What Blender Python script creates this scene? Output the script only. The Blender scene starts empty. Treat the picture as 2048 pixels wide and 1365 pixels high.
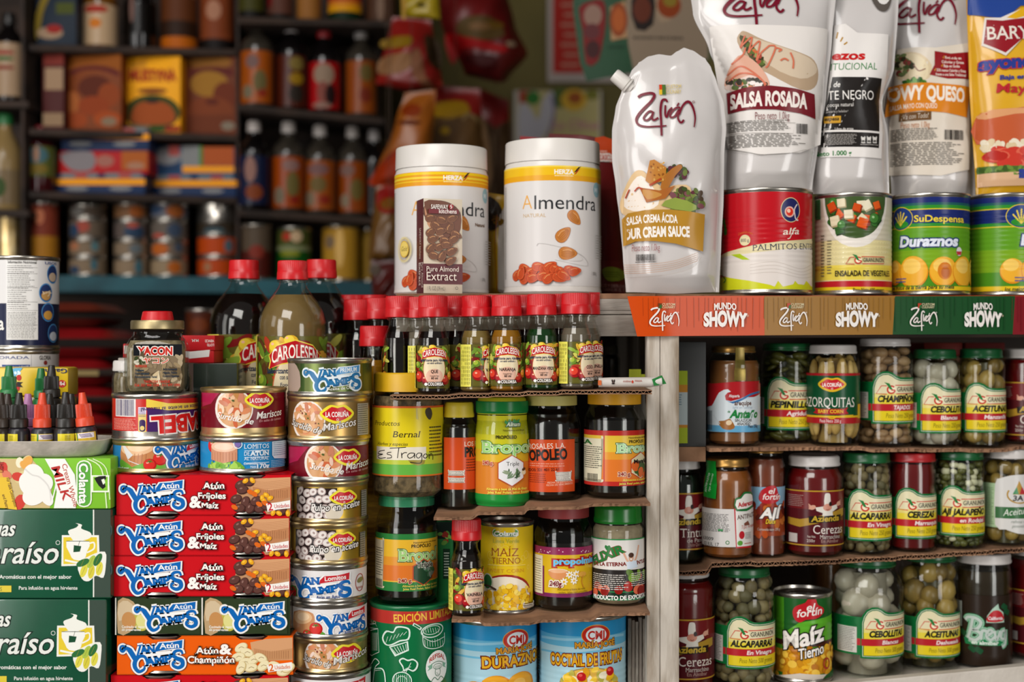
import bpy, bmesh, math, random
from mathutils import Vector, Matrix
from mathutils.geometry import tessellate_polygon

# - camera, world, daylight, exposure
SC = bpy.context.scene
COL = SC.collection
F = 50.0 / 36.0 * 2048.0          # focal length in pixels of the 2048x1365 frame
PX, PY, EYE = 1024.0, 682.5, 1.30
cam_data = bpy.data.cameras.new('camera')
cam_data.lens = 50.0
cam_data.sensor_width = 36.0
cam_data.clip_start = 0.05
cam_data.dof.use_dof = True
cam_data.dof.focus_distance = 1.41
cam_data.dof.aperture_fstop = 3.2
cam = bpy.data.objects.new('camera', cam_data)
cam.location = (0, 0, EYE)
cam.rotation_euler = (math.radians(90), 0, 0)
COL.objects.link(cam)
SC.camera = cam
SC.view_settings.view_transform = 'Standard'
SC.view_settings.look = 'None'
SC.view_settings.gamma = 1.0
SC.view_settings.use_curve_mapping = False
SC.view_settings.exposure = 0.55
SC.cycles.use_denoising = True
SC.cycles.max_bounces = 8
SC.cycles.transparent_max_bounces = 24

world = bpy.data.worlds.new('world')
SC.world = world
world.use_nodes = True
world.node_tree.nodes['Background'].inputs[0].default_value = (1.0, 0.96, 0.92, 1)
world.node_tree.nodes['Background'].inputs[1].default_value = 0.12

def area(name, loc, target, w, h, power, col):
 d = bpy.data.lights.new(name, 'AREA')
 d.shape = 'RECTANGLE'
 d.size, d.size_y, d.energy, d.color = w, h, power, col
 o = bpy.data.objects.new(name, d)
 o.location = loc
 o.rotation_euler = (Vector(target) - Vector(loc)).to_track_quat('-Z', 'Y').to_euler()
 COL.objects.link(o)
 return o

# daylight of the market hall: roof lights above the aisle, the entrance and a window on the left
area('roof_light', (-0.7, -0.35, 2.75), (0.0, 1.5, 1.05), 1.3, 0.9, 22, (1.0, 0.97, 0.94))
area('entrance_daylight', (-1.75, -0.75, 1.5), (0.1, 1.5, 1.2), 0.8, 1.9, 24, (1.0, 0.97, 0.945))
area('window_daylight', (-2.1, 0.45, 1.6), (0.0, 1.5, 1.25), 0.5, 1.4, 4, (1.0, 0.98, 0.95))
area('street_daylight', (1.65, -0.75, 1.25), (0.25, 1.5, 1.15), 0.7, 1.5, 15, (1.0, 0.975, 0.95))

# - materials
MATS = {}

def lin(c):
 return c / 12.92 if c <= 0.04045 else ((c + 0.055) / 1.055) ** 2.4

def rgb(h):
 h = h.lstrip('#')
 return tuple(lin(int(h[i:i + 2], 16) / 255) for i in (0, 2, 4)) + (1,)

def nodes_of(m):
 nt = m.node_tree
 return nt, nt.nodes, nt.links, nt.nodes['Principled BSDF']

def ink(h, rough=0.25, metal=0.0):
 """printed colour: 'rrggbb', a leading 'm' makes it metallic foil, a leading 'd' dull paper"""
 key = (h, rough, metal)
 if key in MATS:
  return MATS[key]
 c = h
 if c[0] == 'm' and len(c) == 7:
  c, metal, rough = c[1:], 0.85, 0.34
 elif c[0] == 'q' and len(c) == 7:
  c, rough = c[1:], 0.75
 m = bpy.data.materials.new('print_' + h)
 m.use_nodes = True
 nt, N, L, b = nodes_of(m)
 b.inputs['Base Color'].default_value = rgb(c)
 b.inputs['Roughness'].default_value = rough
 b.inputs['Metallic'].default_value = metal
 b.inputs['Specular IOR Level'].default_value = 0.2
 MATS[key] = m
 return m

def plain(name, h, rough=0.4, metal=0.0, bump=0.0, scale=200.0, h2=None, nscale=40.0, spec=0.5, stretch=(1, 1, 1), ramp=(0.4, 0.62), coat=0.0):
 """surface material with optional noise mottling (h2) and noise bump"""
 if name in MATS:
  return MATS[name]
 m = bpy.data.materials.new(name)
 m.use_nodes = True
 nt, N, L, b = nodes_of(m)
 b.inputs['Base Color'].default_value = rgb(h)
 b.inputs['Roughness'].default_value = rough
 b.inputs['Metallic'].default_value = metal
 b.inputs['Specular IOR Level'].default_value = spec
 b.inputs['Coat Weight'].default_value = coat
 tc = N.new('ShaderNodeTexCoord')
 mp = N.new('ShaderNodeMapping')
 mp.inputs['Scale'].default_value = stretch
 L.new(tc.outputs['Object'], mp.inputs['Vector'])
 if h2:
  n = N.new('ShaderNodeTexNoise')
  n.inputs['Scale'].default_value = nscale
  n.inputs['Detail'].default_value = 6
  L.new(mp.outputs[0], n.inputs['Vector'])
  r = N.new('ShaderNodeValToRGB')
  r.color_ramp.elements[0].position, r.color_ramp.elements[1].position = ramp
  r.color_ramp.elements[0].color, r.color_ramp.elements[1].color = rgb(h), rgb(h2)
  L.new(n.outputs['Fac'], r.inputs['Fac'])
  L.new(r.outputs['Color'], b.inputs['Base Color'])
 if bump:
  n2 = N.new('ShaderNodeTexNoise')
  n2.inputs['Scale'].default_value = scale
  L.new(mp.outputs[0], n2.inputs['Vector'])
  bp = N.new('ShaderNodeBump')
  bp.inputs['Strength'].default_value = bump
  bp.inputs['Distance'].default_value = 0.002
  L.new(n2.outputs['Fac'], bp.inputs['Height'])
  L.new(bp.outputs[0], b.inputs['Normal'])
 MATS[name] = m
 return m

def glass(name='jar_glass', tint='f2f6f2', ior=1.5, rough=0.02):
 """thin wall glass: clear with Fresnel reflection"""
 if name in MATS:
  return MATS[name]
 m = bpy.data.materials.new(name)
 m.use_nodes = True
 nt = m.node_tree
 N, L = nt.nodes, nt.links
 N.remove(N['Principled BSDF'])
 t = N.new('ShaderNodeBsdfTransparent')
 t.inputs[0].default_value = rgb(tint)
 g = N.new('ShaderNodeBsdfGlossy')
 g.inputs['Roughness'].default_value = rough
 f = N.new('ShaderNodeFresnel')
 geo = N.new('ShaderNodeNewGeometry')
 bf = N.new('ShaderNodeMath')
 bf.operation = 'MULTIPLY_ADD'          # the same wall reflects alike from inside and outside
 bf.inputs[1].default_value = 1 / ior - ior
 bf.inputs[2].default_value = ior
 L.new(geo.outputs['Backfacing'], bf.inputs[0])
 L.new(bf.outputs[0], f.inputs['IOR'])
 mx = N.new('ShaderNodeMixShader')
 L.new(f.outputs[0], mx.inputs[0])
 L.new(t.outputs[0], mx.inputs[1])
 L.new(g.outputs[0], mx.inputs[2])
 L.new(mx.outputs[0], N['Material Output'].inputs[0])
 MATS[name] = m
 return m

STEEL = plain('tin_steel', 'c9c4bb', 0.27, 0.95, h2='a59f95', nscale=30)
GOLDTIN = plain('gold_tin', 'dcc594', 0.32, 0.95, h2='c0a26a', nscale=40)
CARD = plain('cardboard', '9a7355', 0.9, h2='7d5a41', nscale=25, bump=0.4, scale=120)
REDCAP = plain('red_plastic', 'cf1d22', 0.33, h2='bf161d', nscale=60)
WHITEP = plain('white_plastic', 'd9d4ce', 0.3, h2='d8d3cb', nscale=20)

# - objects

def mk(name, bm, mats, parent=None, smooth=None, label=None):
 me = bpy.data.meshes.new(name)
 if smooth is not None:
  bmesh.ops.recalc_face_normals(bm, faces=bm.faces)
 bm.to_mesh(me)
 bm.free()
 for m in (mats if isinstance(mats, (list, tuple)) else [mats]):
  me.materials.append(m)
 if smooth is not None:
  me.polygons.foreach_set('use_smooth', [True] * len(me.polygons))
  me.set_sharp_from_angle(angle=math.radians(smooth))
 o = bpy.data.objects.new(name, me)
 COL.objects.link(o)
 if parent:
  o.parent = parent
 if label:
  o['label'] = label
 return o

def tag(o, label, cat, group=None, kind=None):
 if label:
  o['label'] = label
 if cat:
  o['category'] = cat
 if group:
  o['group'] = group
 if kind:
  o['kind'] = kind
 return o

def thing(name, label, cat, loc, rot=(0, 0, 0), group=None):
 o = bpy.data.objects.new(name, None)
 o.empty_display_size = 0.02
 COL.objects.link(o)
 o.location = loc
 o.rotation_euler = rot
 return tag(o, label, cat, group)

def at(px, py, Y):
 return Vector(((px - PX) * Y / F, Y, EYE - (py - PY) * Y / F))

def zat(py, Y):
 return EYE - (py - PY) * Y / F

def mat_of(o):
 return Matrix.LocRotScale(o.location, o.rotation_euler, None)

def lathe_bm(prof, seg=48, bm=None, rib=None, mi=0):
 """prof: [(r,z)] bottom to top; rib=(z0,z1,depth,count) presses ribs into a cap"""
 bm = bm or bmesh.new()
 if rib:
  seg = rib[3] * 2
 rings = []
 for r, z in prof:
  if r < 1e-6:
   rings.append([bm.verts.new((0, 0, z))])
   continue
  ring = []
  for i in range(seg):
   a = 2 * math.pi * i / seg
   rr = r
   if rib and rib[0] <= z <= rib[1] and i % 2:
    rr = r - rib[2]
   ring.append(bm.verts.new((rr * math.sin(a), -rr * math.cos(a), z)))
  rings.append(ring)
 for a, b in zip(rings, rings[1:]):
  n = max(len(a), len(b))
  if n == 1:
   continue
  for i in range(n):
   j = (i + 1) % n
   if len(a) == 1:
    f = (a[0], b[j], b[i])
   elif len(b) == 1:
    f = (a[i], a[j], b[0])
   else:
    f = (a[i], a[j], b[j], b[i])
   bm.faces.new(f).material_index = mi
 return bm

def lathe(name, prof, mat, parent=None, seg=48, rib=None, angle=35, label=None):
 return mk(name, lathe_bm(prof, seg, None, rib), mat, parent, angle, label)

def box_bm(x0, x1, y0, y1, z0, z1, bm=None, bev=0.0, mi=0):
 b = bmesh.new()
 bmesh.ops.create_cube(b, size=1)
 for v in b.verts:
  v.co = Vector((x0 + (v.co.x + .5) * (x1 - x0), y0 + (v.co.y + .5) * (y1 - y0), z0 + (v.co.z + .5) * (z1 - z0)))
 if bev:
  bmesh.ops.bevel(b, geom=b.edges[:], offset=bev, segments=2, affect='EDGES', profile=0.6)
 for f in b.faces:
  f.material_index = mi
 if bm is None:
  return b
 me = bpy.data.meshes.new('tmp')
 b.to_mesh(me)
 b.free()
 n = len(bm.faces)
 bm.from_mesh(me)
 bm.faces.ensure_lookup_table()
 for f in bm.faces[n:]:
  f.material_index = mi
 bpy.data.meshes.remove(me)
 return bm

def tube_bm(pts, r, bm=None, seg=10):
 bm = bm or bmesh.new()
 pts = [Vector(p) for p in pts]
 rings = []
 for i, p in enumerate(pts):
  d = (pts[min(i + 1, len(pts) - 1)] - pts[max(i - 1, 0)]).normalized()
  u = d.orthogonal().normalized()
  w = d.cross(u)
  rr = r[i] if isinstance(r, (list, tuple)) else r
  rings.append([bm.verts.new(p + rr * (math.cos(2 * math.pi * k / seg) * u + math.sin(2 * math.pi * k / seg) * w)) for k in range(seg)])
 for a, b in zip(rings, rings[1:]):
  # keep the twist small
  off = min(range(seg), key=lambda q: (b[q].co - a[0].co).length)
  for k in range(seg):
   bm.faces.new((a[k], a[(k + 1) % seg], b[(k + 1 + off) % seg], b[(k + off) % seg]))
 bm.faces.new(rings[0])
 bm.faces.new(rings[-1])
 return bm

def blob_bm(bm, c, s, rot=None, sub=2, mi=0):
 n = len(bm.faces)
 m = Matrix.Translation(c) @ (rot.to_matrix().to_4x4() if rot else Matrix.Identity(4)) @ Matrix.Diagonal((s[0], s[1], s[2], 1))
 bmesh.ops.create_icosphere(bm, subdivisions=sub, radius=1, matrix=m)
 bm.faces.ensure_lookup_table()
 for f in bm.faces[n:]:
  f.material_index = mi

# - printable surfaces (label space <-> object space)
class Rot:
 """surface of revolution about the local z axis; u = angle * R0, v = local z"""

 def __init__(s, M, R, off=0.0, vstep=None):
  s.M, s.off, s.vstep = M, off, vstep
  s.prof = R if isinstance(R, (list, tuple)) else None
  s.R0 = max(p[0] for p in R) if s.prof else R
  s.ustep = s.R0 * math.pi / 30
  s.umax = s.R0 * math.pi

 def rad(s, z):
  if not s.prof:
   return s.R0
  p = s.prof
  if z <= p[0][1]:
   return p[0][0]
  for (r0, z0), (r1, z1) in zip(p, p[1:]):
   if z <= z1:
    return r0 + (r1 - r0) * (z - z0) / max(1e-9, z1 - z0)
  return p[-1][0]

 def hit(s, o, d):
  R = s.R0
  z = None
  for k in range(5 if s.prof else 1):
   if z is not None:
    R = s.rad(z)
   a = d.x * d.x + d.y * d.y
   b = o.x * d.x + o.y * d.y
   c = o.x * o.x + o.y * o.y - R * R
   D = b * b - a * c
   ex = 0.0
   if D < 0:
    t = -b / a
    ex = math.hypot(o.x + t * d.x, o.y + t * d.y) - R
   else:
    t = (-b - math.sqrt(D)) / a
   p = o + d * t
   z = p.z
  th = math.atan2(p.x, -p.y)
  dead = math.atan2(o.x, -o.y)
  s.k = t
  return th * s.R0 + (ex * 1.5 if th > dead else -ex * 1.5), z

 def pt(s, u, v, off):
  # facetted like the grid the print is cut on, so that stacked layers stay parallel
  if s.vstep:
   j = math.floor(v / s.vstep)
   f = v / s.vstep - j
   r = s.rad(j * s.vstep) * (1 - f) + s.rad((j + 1) * s.vstep) * f
  else:
   r = s.rad(v)
  r += s.off + off
  i = math.floor(u / s.ustep)
  f = u / s.ustep - i
  a, b = i * s.ustep / s.R0, (i + 1) * s.ustep / s.R0
  return Vector((r * (math.sin(a) * (1 - f) + math.sin(b) * f), -r * (math.cos(a) * (1 - f) + math.cos(b) * f), v))

 def nrm(s, u, v):
  r0, r1 = s.rad(v - .0004), s.rad(v + .0004)
  a = u / s.R0
  return Vector((math.sin(a), -math.cos(a), -(r1 - r0) / .0008)).normalized()

class Flat:
 """plane patch with origin o and in-plane unit axes ux, uy"""
 ustep = vstep = None
 umax = None

 def __init__(s, M, o, ux=(1, 0, 0), uy=(0, 0, 1), off=0.0002):
  s.M, s.o, s.ux, s.uy, s.off = M, Vector(o), Vector(ux).normalized(), Vector(uy).normalized(), off
  s.n = s.ux.cross(s.uy)

 def hit(s, o, d):
  t = (s.o - o).dot(s.n) / d.dot(s.n)
  p = o + d * t - s.o
  s.k = t
  return p.dot(s.ux), p.dot(s.uy)

 def pt(s, u, v, off):
  return s.o + s.ux * u + s.uy * v + s.n * (s.off + off)

class Puff:
 """front of a pouch: y = -T(x,z) in local space"""
 umax = None

 def __init__(s, M, T, step, off=0.0004):
  s.M, s.T, s.ustep, s.vstep, s.off = M, T, step, step, off

 def hit(s, o, d):
  y = 0.0
  for k in range(4):
   t = (y - o.y) / d.y
   p = o + d * t
   y = -s.T(p.x, p.z)
  s.k = t
  return p.x, p.z

 def pt(s, u, v, off):
  return Vector((u, -s.T(u, v) - s.off - off, v))

# - lettering
GLY = {}

def text_mesh(body, off):
 key = (body, round(off, 4))
 if key not in GLY:
  cu = bpy.data.curves.new('lettering', 'FONT')
  cu.body = body
  cu.offset = off
  cu.resolution_u = 3
  ob = bpy.data.objects.new('lettering', cu)
  me = bpy.data.meshes.new_from_object(ob)
  V = [(v.co.x, v.co.y) for v in me.vertices]
  T = [tuple(p.vertices) for p in me.polygons]
  bpy.data.objects.remove(ob)
  bpy.data.curves.remove(cu)
  bpy.data.meshes.remove(me)
  GLY[key] = (V, T)
 return GLY[key]

def slabs(V, T, s, th, bold):
 """slab serifs: small bars added where a stem meets the base line, cap or x height"""
 edges = {}
 for t in T:
  for a, b in zip(t, t[1:] + t[:1]):
   k = (min(a, b), max(a, b))
   edges[k] = edges.get(k, 0) + 1
 out = []
 for (a, b), n in edges.items():
  if n != 1:
   continue
  (xa, ya), (xb, yb) = V[a], V[b]
  if abs(ya - yb) > 0.004 or not 0.03 < abs(xa - xb) < 0.2 + 2 * bold:
   continue
  for lvl in (-bold, 0.682 + bold, 0.515 + bold, 0.449 + bold, 0.70 + bold):
   if abs(ya - lvl) < 0.02:
    x0, x1 = min(xa, xb) - s, max(xa, xb) + s
    out.append((x0, x1, ya, ya + th if lvl < 0.1 else ya - th))
    break
 return out

# - printed art
class Art:
 def __init__(s, surf):
  s.S, s.bm, s.mats, s.idx = surf, bmesh.new(), [], {}
  s.lay = s.bm.faces.layers.int.new('lay')
  s.n = 0
  s.inv = surf.M.inverted()
  s.cam = s.inv @ Vector((0, 0, EYE))
  s.anchor = None
  s.rnd = random.Random(7)
  s.name = 'label'

 # -- coordinates are photo pixels; flat(x,y) switches to pixels unrolled about an anchor
 def uv(s, x, y):
  if s.anchor:
   xa, ya, ua, va, k, ca, sa = s.anchor
   dx, dy = x - xa, y - ya
   return ua + (dx * ca + dy * sa) * k, va - (dy * ca - dx * sa) * k
  w = Vector(((x - PX) / F, 1.0, -(y - PY) / F))
  d = s.inv.to_3x3() @ w
  return s.S.hit(s.cam, d)

 def flat(s, x, y, ang=0.0):
  s.anchor = None
  u, v = s.uv(x, y)
  s.anchor = (x, y, u, v, s.S.k / F, math.cos(math.radians(ang)), math.sin(math.radians(ang)))
  return s

 def free(s):
  s.anchor = None
  return s

 def scale(s):
  if s.anchor:
   return s.anchor[4]
  return s.S.k / F

 def mi(s, h):
  if h not in s.idx:
   s.idx[h] = len(s.mats)
   s.mats.append(ink(h) if isinstance(h, str) else h)
  return s.idx[h]

 def tris(s, V, T, col):
  mi = s.mi(col)
  vs = []
  for u, v in V:
   vs.append(s.bm.verts.new((u, v, 0)))
  for t in T:
   try:
    f = s.bm.faces.new([vs[i] for i in t])
   except ValueError:
    continue
   f.material_index = mi
   f[s.lay] = s.n
  s.n += 1

 def polyuv(s, P, col):
  T = tessellate_polygon([[Vector((u, v, 0)) for u, v in P]])
  s.tris(P, [tuple(t) for t in T], col)

 def poly(s, pts, col, smooth=0):
  if smooth:
   pts = spline(pts, smooth, True)
  s.polyuv([s.uv(x, y) for x, y in pts], col)

 def band(s, y0, y1, col, x=None):
  """all round stripe between two pixel heights measured at column x"""
  cx = x if x is not None else s.cx
  va, vb = s.uv(cx, y0)[1], s.uv(cx, y1)[1]
  m = s.S.umax * 0.9999
  s.polyuv([(-m, vb), (m, vb), (m, va), (-m, va)], col)

 def rect(s, x0, y0, x1, y1, col, rad=0.0):
  xm, ym = (x0 + x1) / 2, (y0 + y1) / 2
  if s.anchor:
   if rad:
    p = []
    for cx, cy, a0 in ((x1 - rad, y0 + rad, -90), (x1 - rad, y1 - rad, 0), (x0 + rad, y1 - rad, 90), (x0 + rad, y0 + rad, 180)):
     p += [(cx + rad * math.cos(math.radians(a0 + q)), cy + rad * math.sin(math.radians(a0 + q))) for q in (0, 30, 60, 90)]
    s.poly(p, col)
   else:
    s.poly([(x0, y0), (x1, y0), (x1, y1), (x0, y1)], col)
   return
  va, vb = s.uv(xm, y0)[1], s.uv(xm, y1)[1]
  ua, ub = s.uv(x0, ym)[0], s.uv(x1, ym)[0]
  if rad:
   r = rad * s.scale()
   p = []
   for cx, cy, a0 in ((ub - r, va - r, 90), (ua + r, va - r, 180), (ua + r, vb + r, 270), (ub - r, vb + r, 0)):
    q0 = {90: (90, 60, 30, 0), 180: (180, 150, 120, 90), 270: (270, 240, 210, 180), 0: (360, 330, 300, 270)}[a0]
    p += [(cx + r * math.cos(math.radians(q)), cy + r * math.sin(math.radians(q))) for q in q0]
   s.polyuv(p, col)
  else:
   s.polyuv([(ua, vb), (ub, vb), (ub, va), (ua, va)], col)

 def ell(s, cx, cy, rx, ry, col, ang=0.0, n=28, arc=None):
  u, v = s.uv(cx, cy)
  k = s.scale()
  ca, sa = math.cos(math.radians(ang)), math.sin(math.radians(ang))
  a0, a1 = arc or (0, 360)
  P = []
  for i in range(n + (1 if arc else 0)):
   t = math.radians(a0 + (a1 - a0) * i / n)
   x, y = rx * math.cos(t) * k, ry * math.sin(t) * k
   P.append((u + x * ca - y * sa, v + x * sa + y * ca))
  s.polyuv(P, col)

 def ring(s, cx, cy, rx, ry, w, col, a0=0, a1=360, n=36):
  u, v = s.uv(cx, cy)
  k = s.scale()
  V, T = [], []
  for i in range(n + 1):
   t = math.radians(a0 + (a1 - a0) * i / n)
   for q in (-w / 2, w / 2):
    V.append((u + (rx + q) * math.cos(t) * k, v + (ry + q) * math.sin(t) * k))
  for i in range(n):
   T.append((2 * i, 2 * i + 1, 2 * i + 3, 2 * i + 2))
  s.tris(V, T, col)

 def stroke(s, pts, w, col, smooth=6, closed=False):
  """line through pixel points; w = width in pixels, or (start, middle, end)"""
  if smooth:
   pts = spline(pts, smooth, closed)
  P = [s.uv(x, y) for x, y in pts]
  k = s.scale()
  n = len(P)
  V, T = [], []
  for i, (u, v) in enumerate(P):
   a = P[(i - 1) % n] if closed else P[max(i - 1, 0)]
   b = P[(i + 1) % n] if closed else P[min(i + 1, n - 1)]
   dx, dy = b[0] - a[0], b[1] - a[1]
   m = math.hypot(dx, dy) or 1
   if isinstance(w, tuple):
    t = i / (n - 1)
    ww = w[0] + (w[1] - w[0]) * t * 2 if t < .5 else w[1] + (w[2] - w[1]) * (t * 2 - 1)
   else:
    ww = w
   ww *= k / 2
   V += [(u - dy / m * ww, v + dx / m * ww), (u + dy / m * ww, v - dx / m * ww)]
  for i in range(n if closed else n - 1):
   j = (i + 1) % n
   T.append((2 * i, 2 * i + 1, 2 * j + 1, 2 * j))
  s.tris(V, T, col)

 def text(s, body, x0, yb, x1, h, col, bold=0.0, it=0.0, halo=None, serif=0, bend=0.0, ang=0.0, w=None, fan=0.0):
  """base line at pixel yb, cap height h px, spans x0..x1 (or w unrolled px); bend lifts the middle, ang turns it"""
  V0, _ = text_mesh(body, 0.0)
  if not V0:
   return
  xa, xb = min(p[0] for p in V0), max(p[0] for p in V0)
  ua, va = s.uv(x0, yb)
  k = s.scale()
  if w is None:
   ub = s.uv(x1, yb)[0]
   W = ub - ua
  else:
   W = w * k
  sx, sy = W / max(1e-6, xb - xa), h * k / 0.69
  ca, sa = math.cos(math.radians(ang)), math.sin(math.radians(ang))

  def put(off, color):
   V, T = text_mesh(body, off)
   V, T = list(V), list(T)
   if serif:
    for (p0, p1, q0, q1) in slabs(*text_mesh(body, off), 0.055 * serif, 0.055 + off * 1.2, off):
     i = len(V)
     V += [(p0, q0), (p1, q0), (p1, q1), (p0, q1)]
     T.append((i, i + 1, i + 2, i + 3))
   Q = []
   for x, y in V:
    t = ((x - xa) / (xb - xa)) * 2 - 1
    hh = y * sy * (1 - fan * (t * t))
    X = (x - xa) * sx + it * hh
    Y = hh + bend * h * k * (1 - t * t)
    Q.append((ua + X * ca - Y * sa, va + X * sa + Y * ca))
   s.tris(Q, T, color)

  if halo:
   for hc, hw in (halo if isinstance(halo, list) else [halo]):
    put(bold + hw / h * 0.69, hc)
  put(bold, col)

 def fine(s, x0, y0, x1, y1, col, rows, thick=0.5, seed=1, ragged=0.15):
  """rows of small print shown as broken lines"""
  R = random.Random(seed)
  st = (y1 - y0) / rows
  u0, v0 = s.uv(x0, y0)
  u1 = s.uv(x1, y0)[0]
  v1 = s.uv(x0, y1)[1]
  V, T = [], []
  for i in range(rows):
   va = v0 + (v1 - v0) * (i + 0.25) / rows
   vb = v0 + (v1 - v0) * (i + 0.25 + thick) / rows
   x, end = 0.0, 1.0 - R.random() * ragged
   while x < end:
    L = min(0.03 + R.random() * 0.09, end - x)
    q = len(V)
    ua, ub = u0 + (u1 - u0) * x, u0 + (u1 - u0) * (x + L)
    V += [(ua, vb), (ub, vb), (ub, va), (ua, va)]
    T.append((q, q + 1, q + 2, q + 3))
    x += L + 0.018
  s.tris(V, T, col)

 def bars(s, x0, y0, x1, y1, col='1a1a1a', seed=3, bg='e8e6e2', vert=True, pad=2):
  if bg:
   s.rect(x0 - pad, y0 - pad, x1 + pad, y1 + pad + 1, bg)
  R = random.Random(seed)
  u0, v0 = s.uv(x0, y0)
  u1, _ = s.uv(x1, y0)
  v1 = s.uv(x0, y1)[1]
  V, T = [], []
  x = 0.0
  while x < 0.97:
   wd = R.choice((0.015, 0.02, 0.03, 0.045))
   q = len(V)
   if vert:
    ua, ub = u0 + (u1 - u0) * x, u0 + (u1 - u0) * min(1, x + wd)
    V += [(ua, v1), (ub, v1), (ub, v0), (ua, v0)]
   else:
    va, vb = v0 + (v1 - v0) * x, v0 + (v1 - v0) * min(1, x + wd)
    V += [(u0, vb), (u1, vb), (u1, va), (u0, va)]
   T.append((q, q + 1, q + 2, q + 3))
   x += wd + R.choice((0.015, 0.02, 0.03))
  s.tris(V, T, col)

 def blobs(s, x0, y0, x1, y1, n, rx, ry, cols, seed=5, oval=True, ang=90, inside=None):
  """scatter of ovals (beans, corn, leaves ...) drawn in a printed picture"""
  R = random.Random(seed)
  for i in range(n):
   for _ in range(30):
    x, y = R.uniform(x0, x1), R.uniform(y0, y1)
    if inside:
     if inside(x, y):
      break
    elif not oval or ((2 * x - x0 - x1) / (x1 - x0)) ** 2 + ((2 * y - y0 - y1) / (y1 - y0)) ** 2 < 1:
     break
   q = R.uniform(.75, 1.2)
   s.ell(x, y, rx * q, ry * q, R.choice(cols), R.uniform(-ang, ang), 12)

 def done(s, parent, name=None, eps=0.000016):
  bm, S = s.bm, s.S
  if hasattr(S, 'vlim'):
   for v0, sg in ((S.vlim[0], -1), (S.vlim[1], 1)):
    bmesh.ops.bisect_plane(bm, geom=bm.verts[:] + bm.edges[:] + bm.faces[:], plane_co=(0, v0, 0), plane_no=(0, sg, 0), clear_outer=True, dist=1e-8)
  for step, ax in ((S.ustep, 0), (S.vstep, 1)):
   if not step or not bm.verts:
    continue
   lo, hi = min(v.co[ax] for v in bm.verts), max(v.co[ax] for v in bm.verts)
   for i in range(math.ceil(lo / step + 1e-4), math.floor(hi / step - 1e-4) + 1):
    co, no = [0, 0, 0], [0, 0, 0]
    co[ax], no[ax] = i * step, 1
    g = [f for f in bm.faces if min(v.co[ax] for v in f.verts) < i * step < max(v.co[ax] for v in f.verts)]
    if g:
     ge = list({e for f in g for e in f.edges})
     gv = list({v for f in g for v in f.verts})
     bmesh.ops.bisect_plane(bm, geom=g + ge + gv, plane_co=co, plane_no=no, dist=1e-8)
  lay = s.lay
  e = 1e-5
  nor = []
  layer_of = {}
  for f in bm.faces:
   for v in f.verts:
    layer_of[v] = f[lay]
  for v in bm.verts:
   u, w = v.co.x, v.co.y
   off = layer_of.get(v, 0) * eps
   p = S.pt(u, w, off)
   n = S.nrm(u, w) if hasattr(S, 'nrm') else (S.pt(u + e, w, off) - p).cross(S.pt(u, w + e, off) - p)
   nor.append(n.normalized() if n.length > 0 else Vector((0, -1, 0)))
   v.co = p
  bm.normal_update()
  bm.verts.index_update()
  for f in bm.faces:
   if f.normal.dot(nor[f.verts[0].index]) < 0:
    f.normal_flip()
  me = bpy.data.meshes.new(name or s.name)
  bm.to_mesh(me)
  bm.free()
  for m in s.mats:
   me.materials.append(m)
  me.polygons.foreach_set('use_smooth', [True] * len(me.polygons))
  me.normals_split_custom_set_from_vertices(nor)
  if isinstance(S, (Flat, Puff)):
   # ink on a box, a film or a sheet belongs to that part's own mesh
   base = parent if parent.type == 'MESH' else next((c for c in parent.children if c.name.split('.')[0] in ('carton', 'film', 'sleeve', 'paper', 'cloth')), None)
   if base:
    return merge(base, me)
  o = bpy.data.objects.new(name or s.name, me)
  COL.objects.link(o)
  o.parent = parent
  return o

def merge(o, me2):
 me1 = o.data
 V, P, N, mi, sm, mats = [], [], [], [], [], []
 for me in (me1, me2):
  nv, nm = len(V), len(mats)
  V += [tuple(v.co) for v in me.vertices]
  P += [tuple(nv + i for i in p.vertices) for p in me.polygons]
  N += [tuple(c.vector) for c in me.corner_normals]
  mi += [nm + p.material_index for p in me.polygons]
  sm += [p.use_smooth for p in me.polygons]
  mats += list(me.materials)
 me = bpy.data.meshes.new(me1.name)
 me.from_pydata(V, [], P)
 for m in mats:
  me.materials.append(m)
 me.polygons.foreach_set('material_index', mi)
 me.polygons.foreach_set('use_smooth', [True] * len(P))
 me.normals_split_custom_set(N)
 o.data = me
 bpy.data.meshes.remove(me2)
 bpy.data.meshes.remove(me1)
 return o

def spline(pts, n, closed=False):
 out = []
 m = len(pts)
 for i in range(m if closed else m - 1):
  g = lambda q: pts[q % m] if closed else pts[min(max(q, 0), m - 1)]
  p0, p1, p2, p3 = g(i - 1), g(i), g(i + 1), g(i + 2)
  for j in range(n):
   t = j / n
   out.append(tuple(0.5 * (2 * p1[k] + (p2[k] - p0[k]) * t + (2 * p0[k] - 5 * p1[k] + 4 * p2[k] - p3[k]) * t * t +
         (3 * p1[k] - p0[k] - 3 * p2[k] + p3[k]) * t ** 3) for k in (0, 1)))
 if not closed:
  out.append(tuple(pts[-1]))
 return out

# - builders: cans, jars, bottles, boxes, pouches
STANDS = []      # (x, y, r, z) of things standing on the flexed cardboard sheets

def art(surf, cx=0):
 a = Art(surf)
 a.cx = cx
 return a

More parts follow.
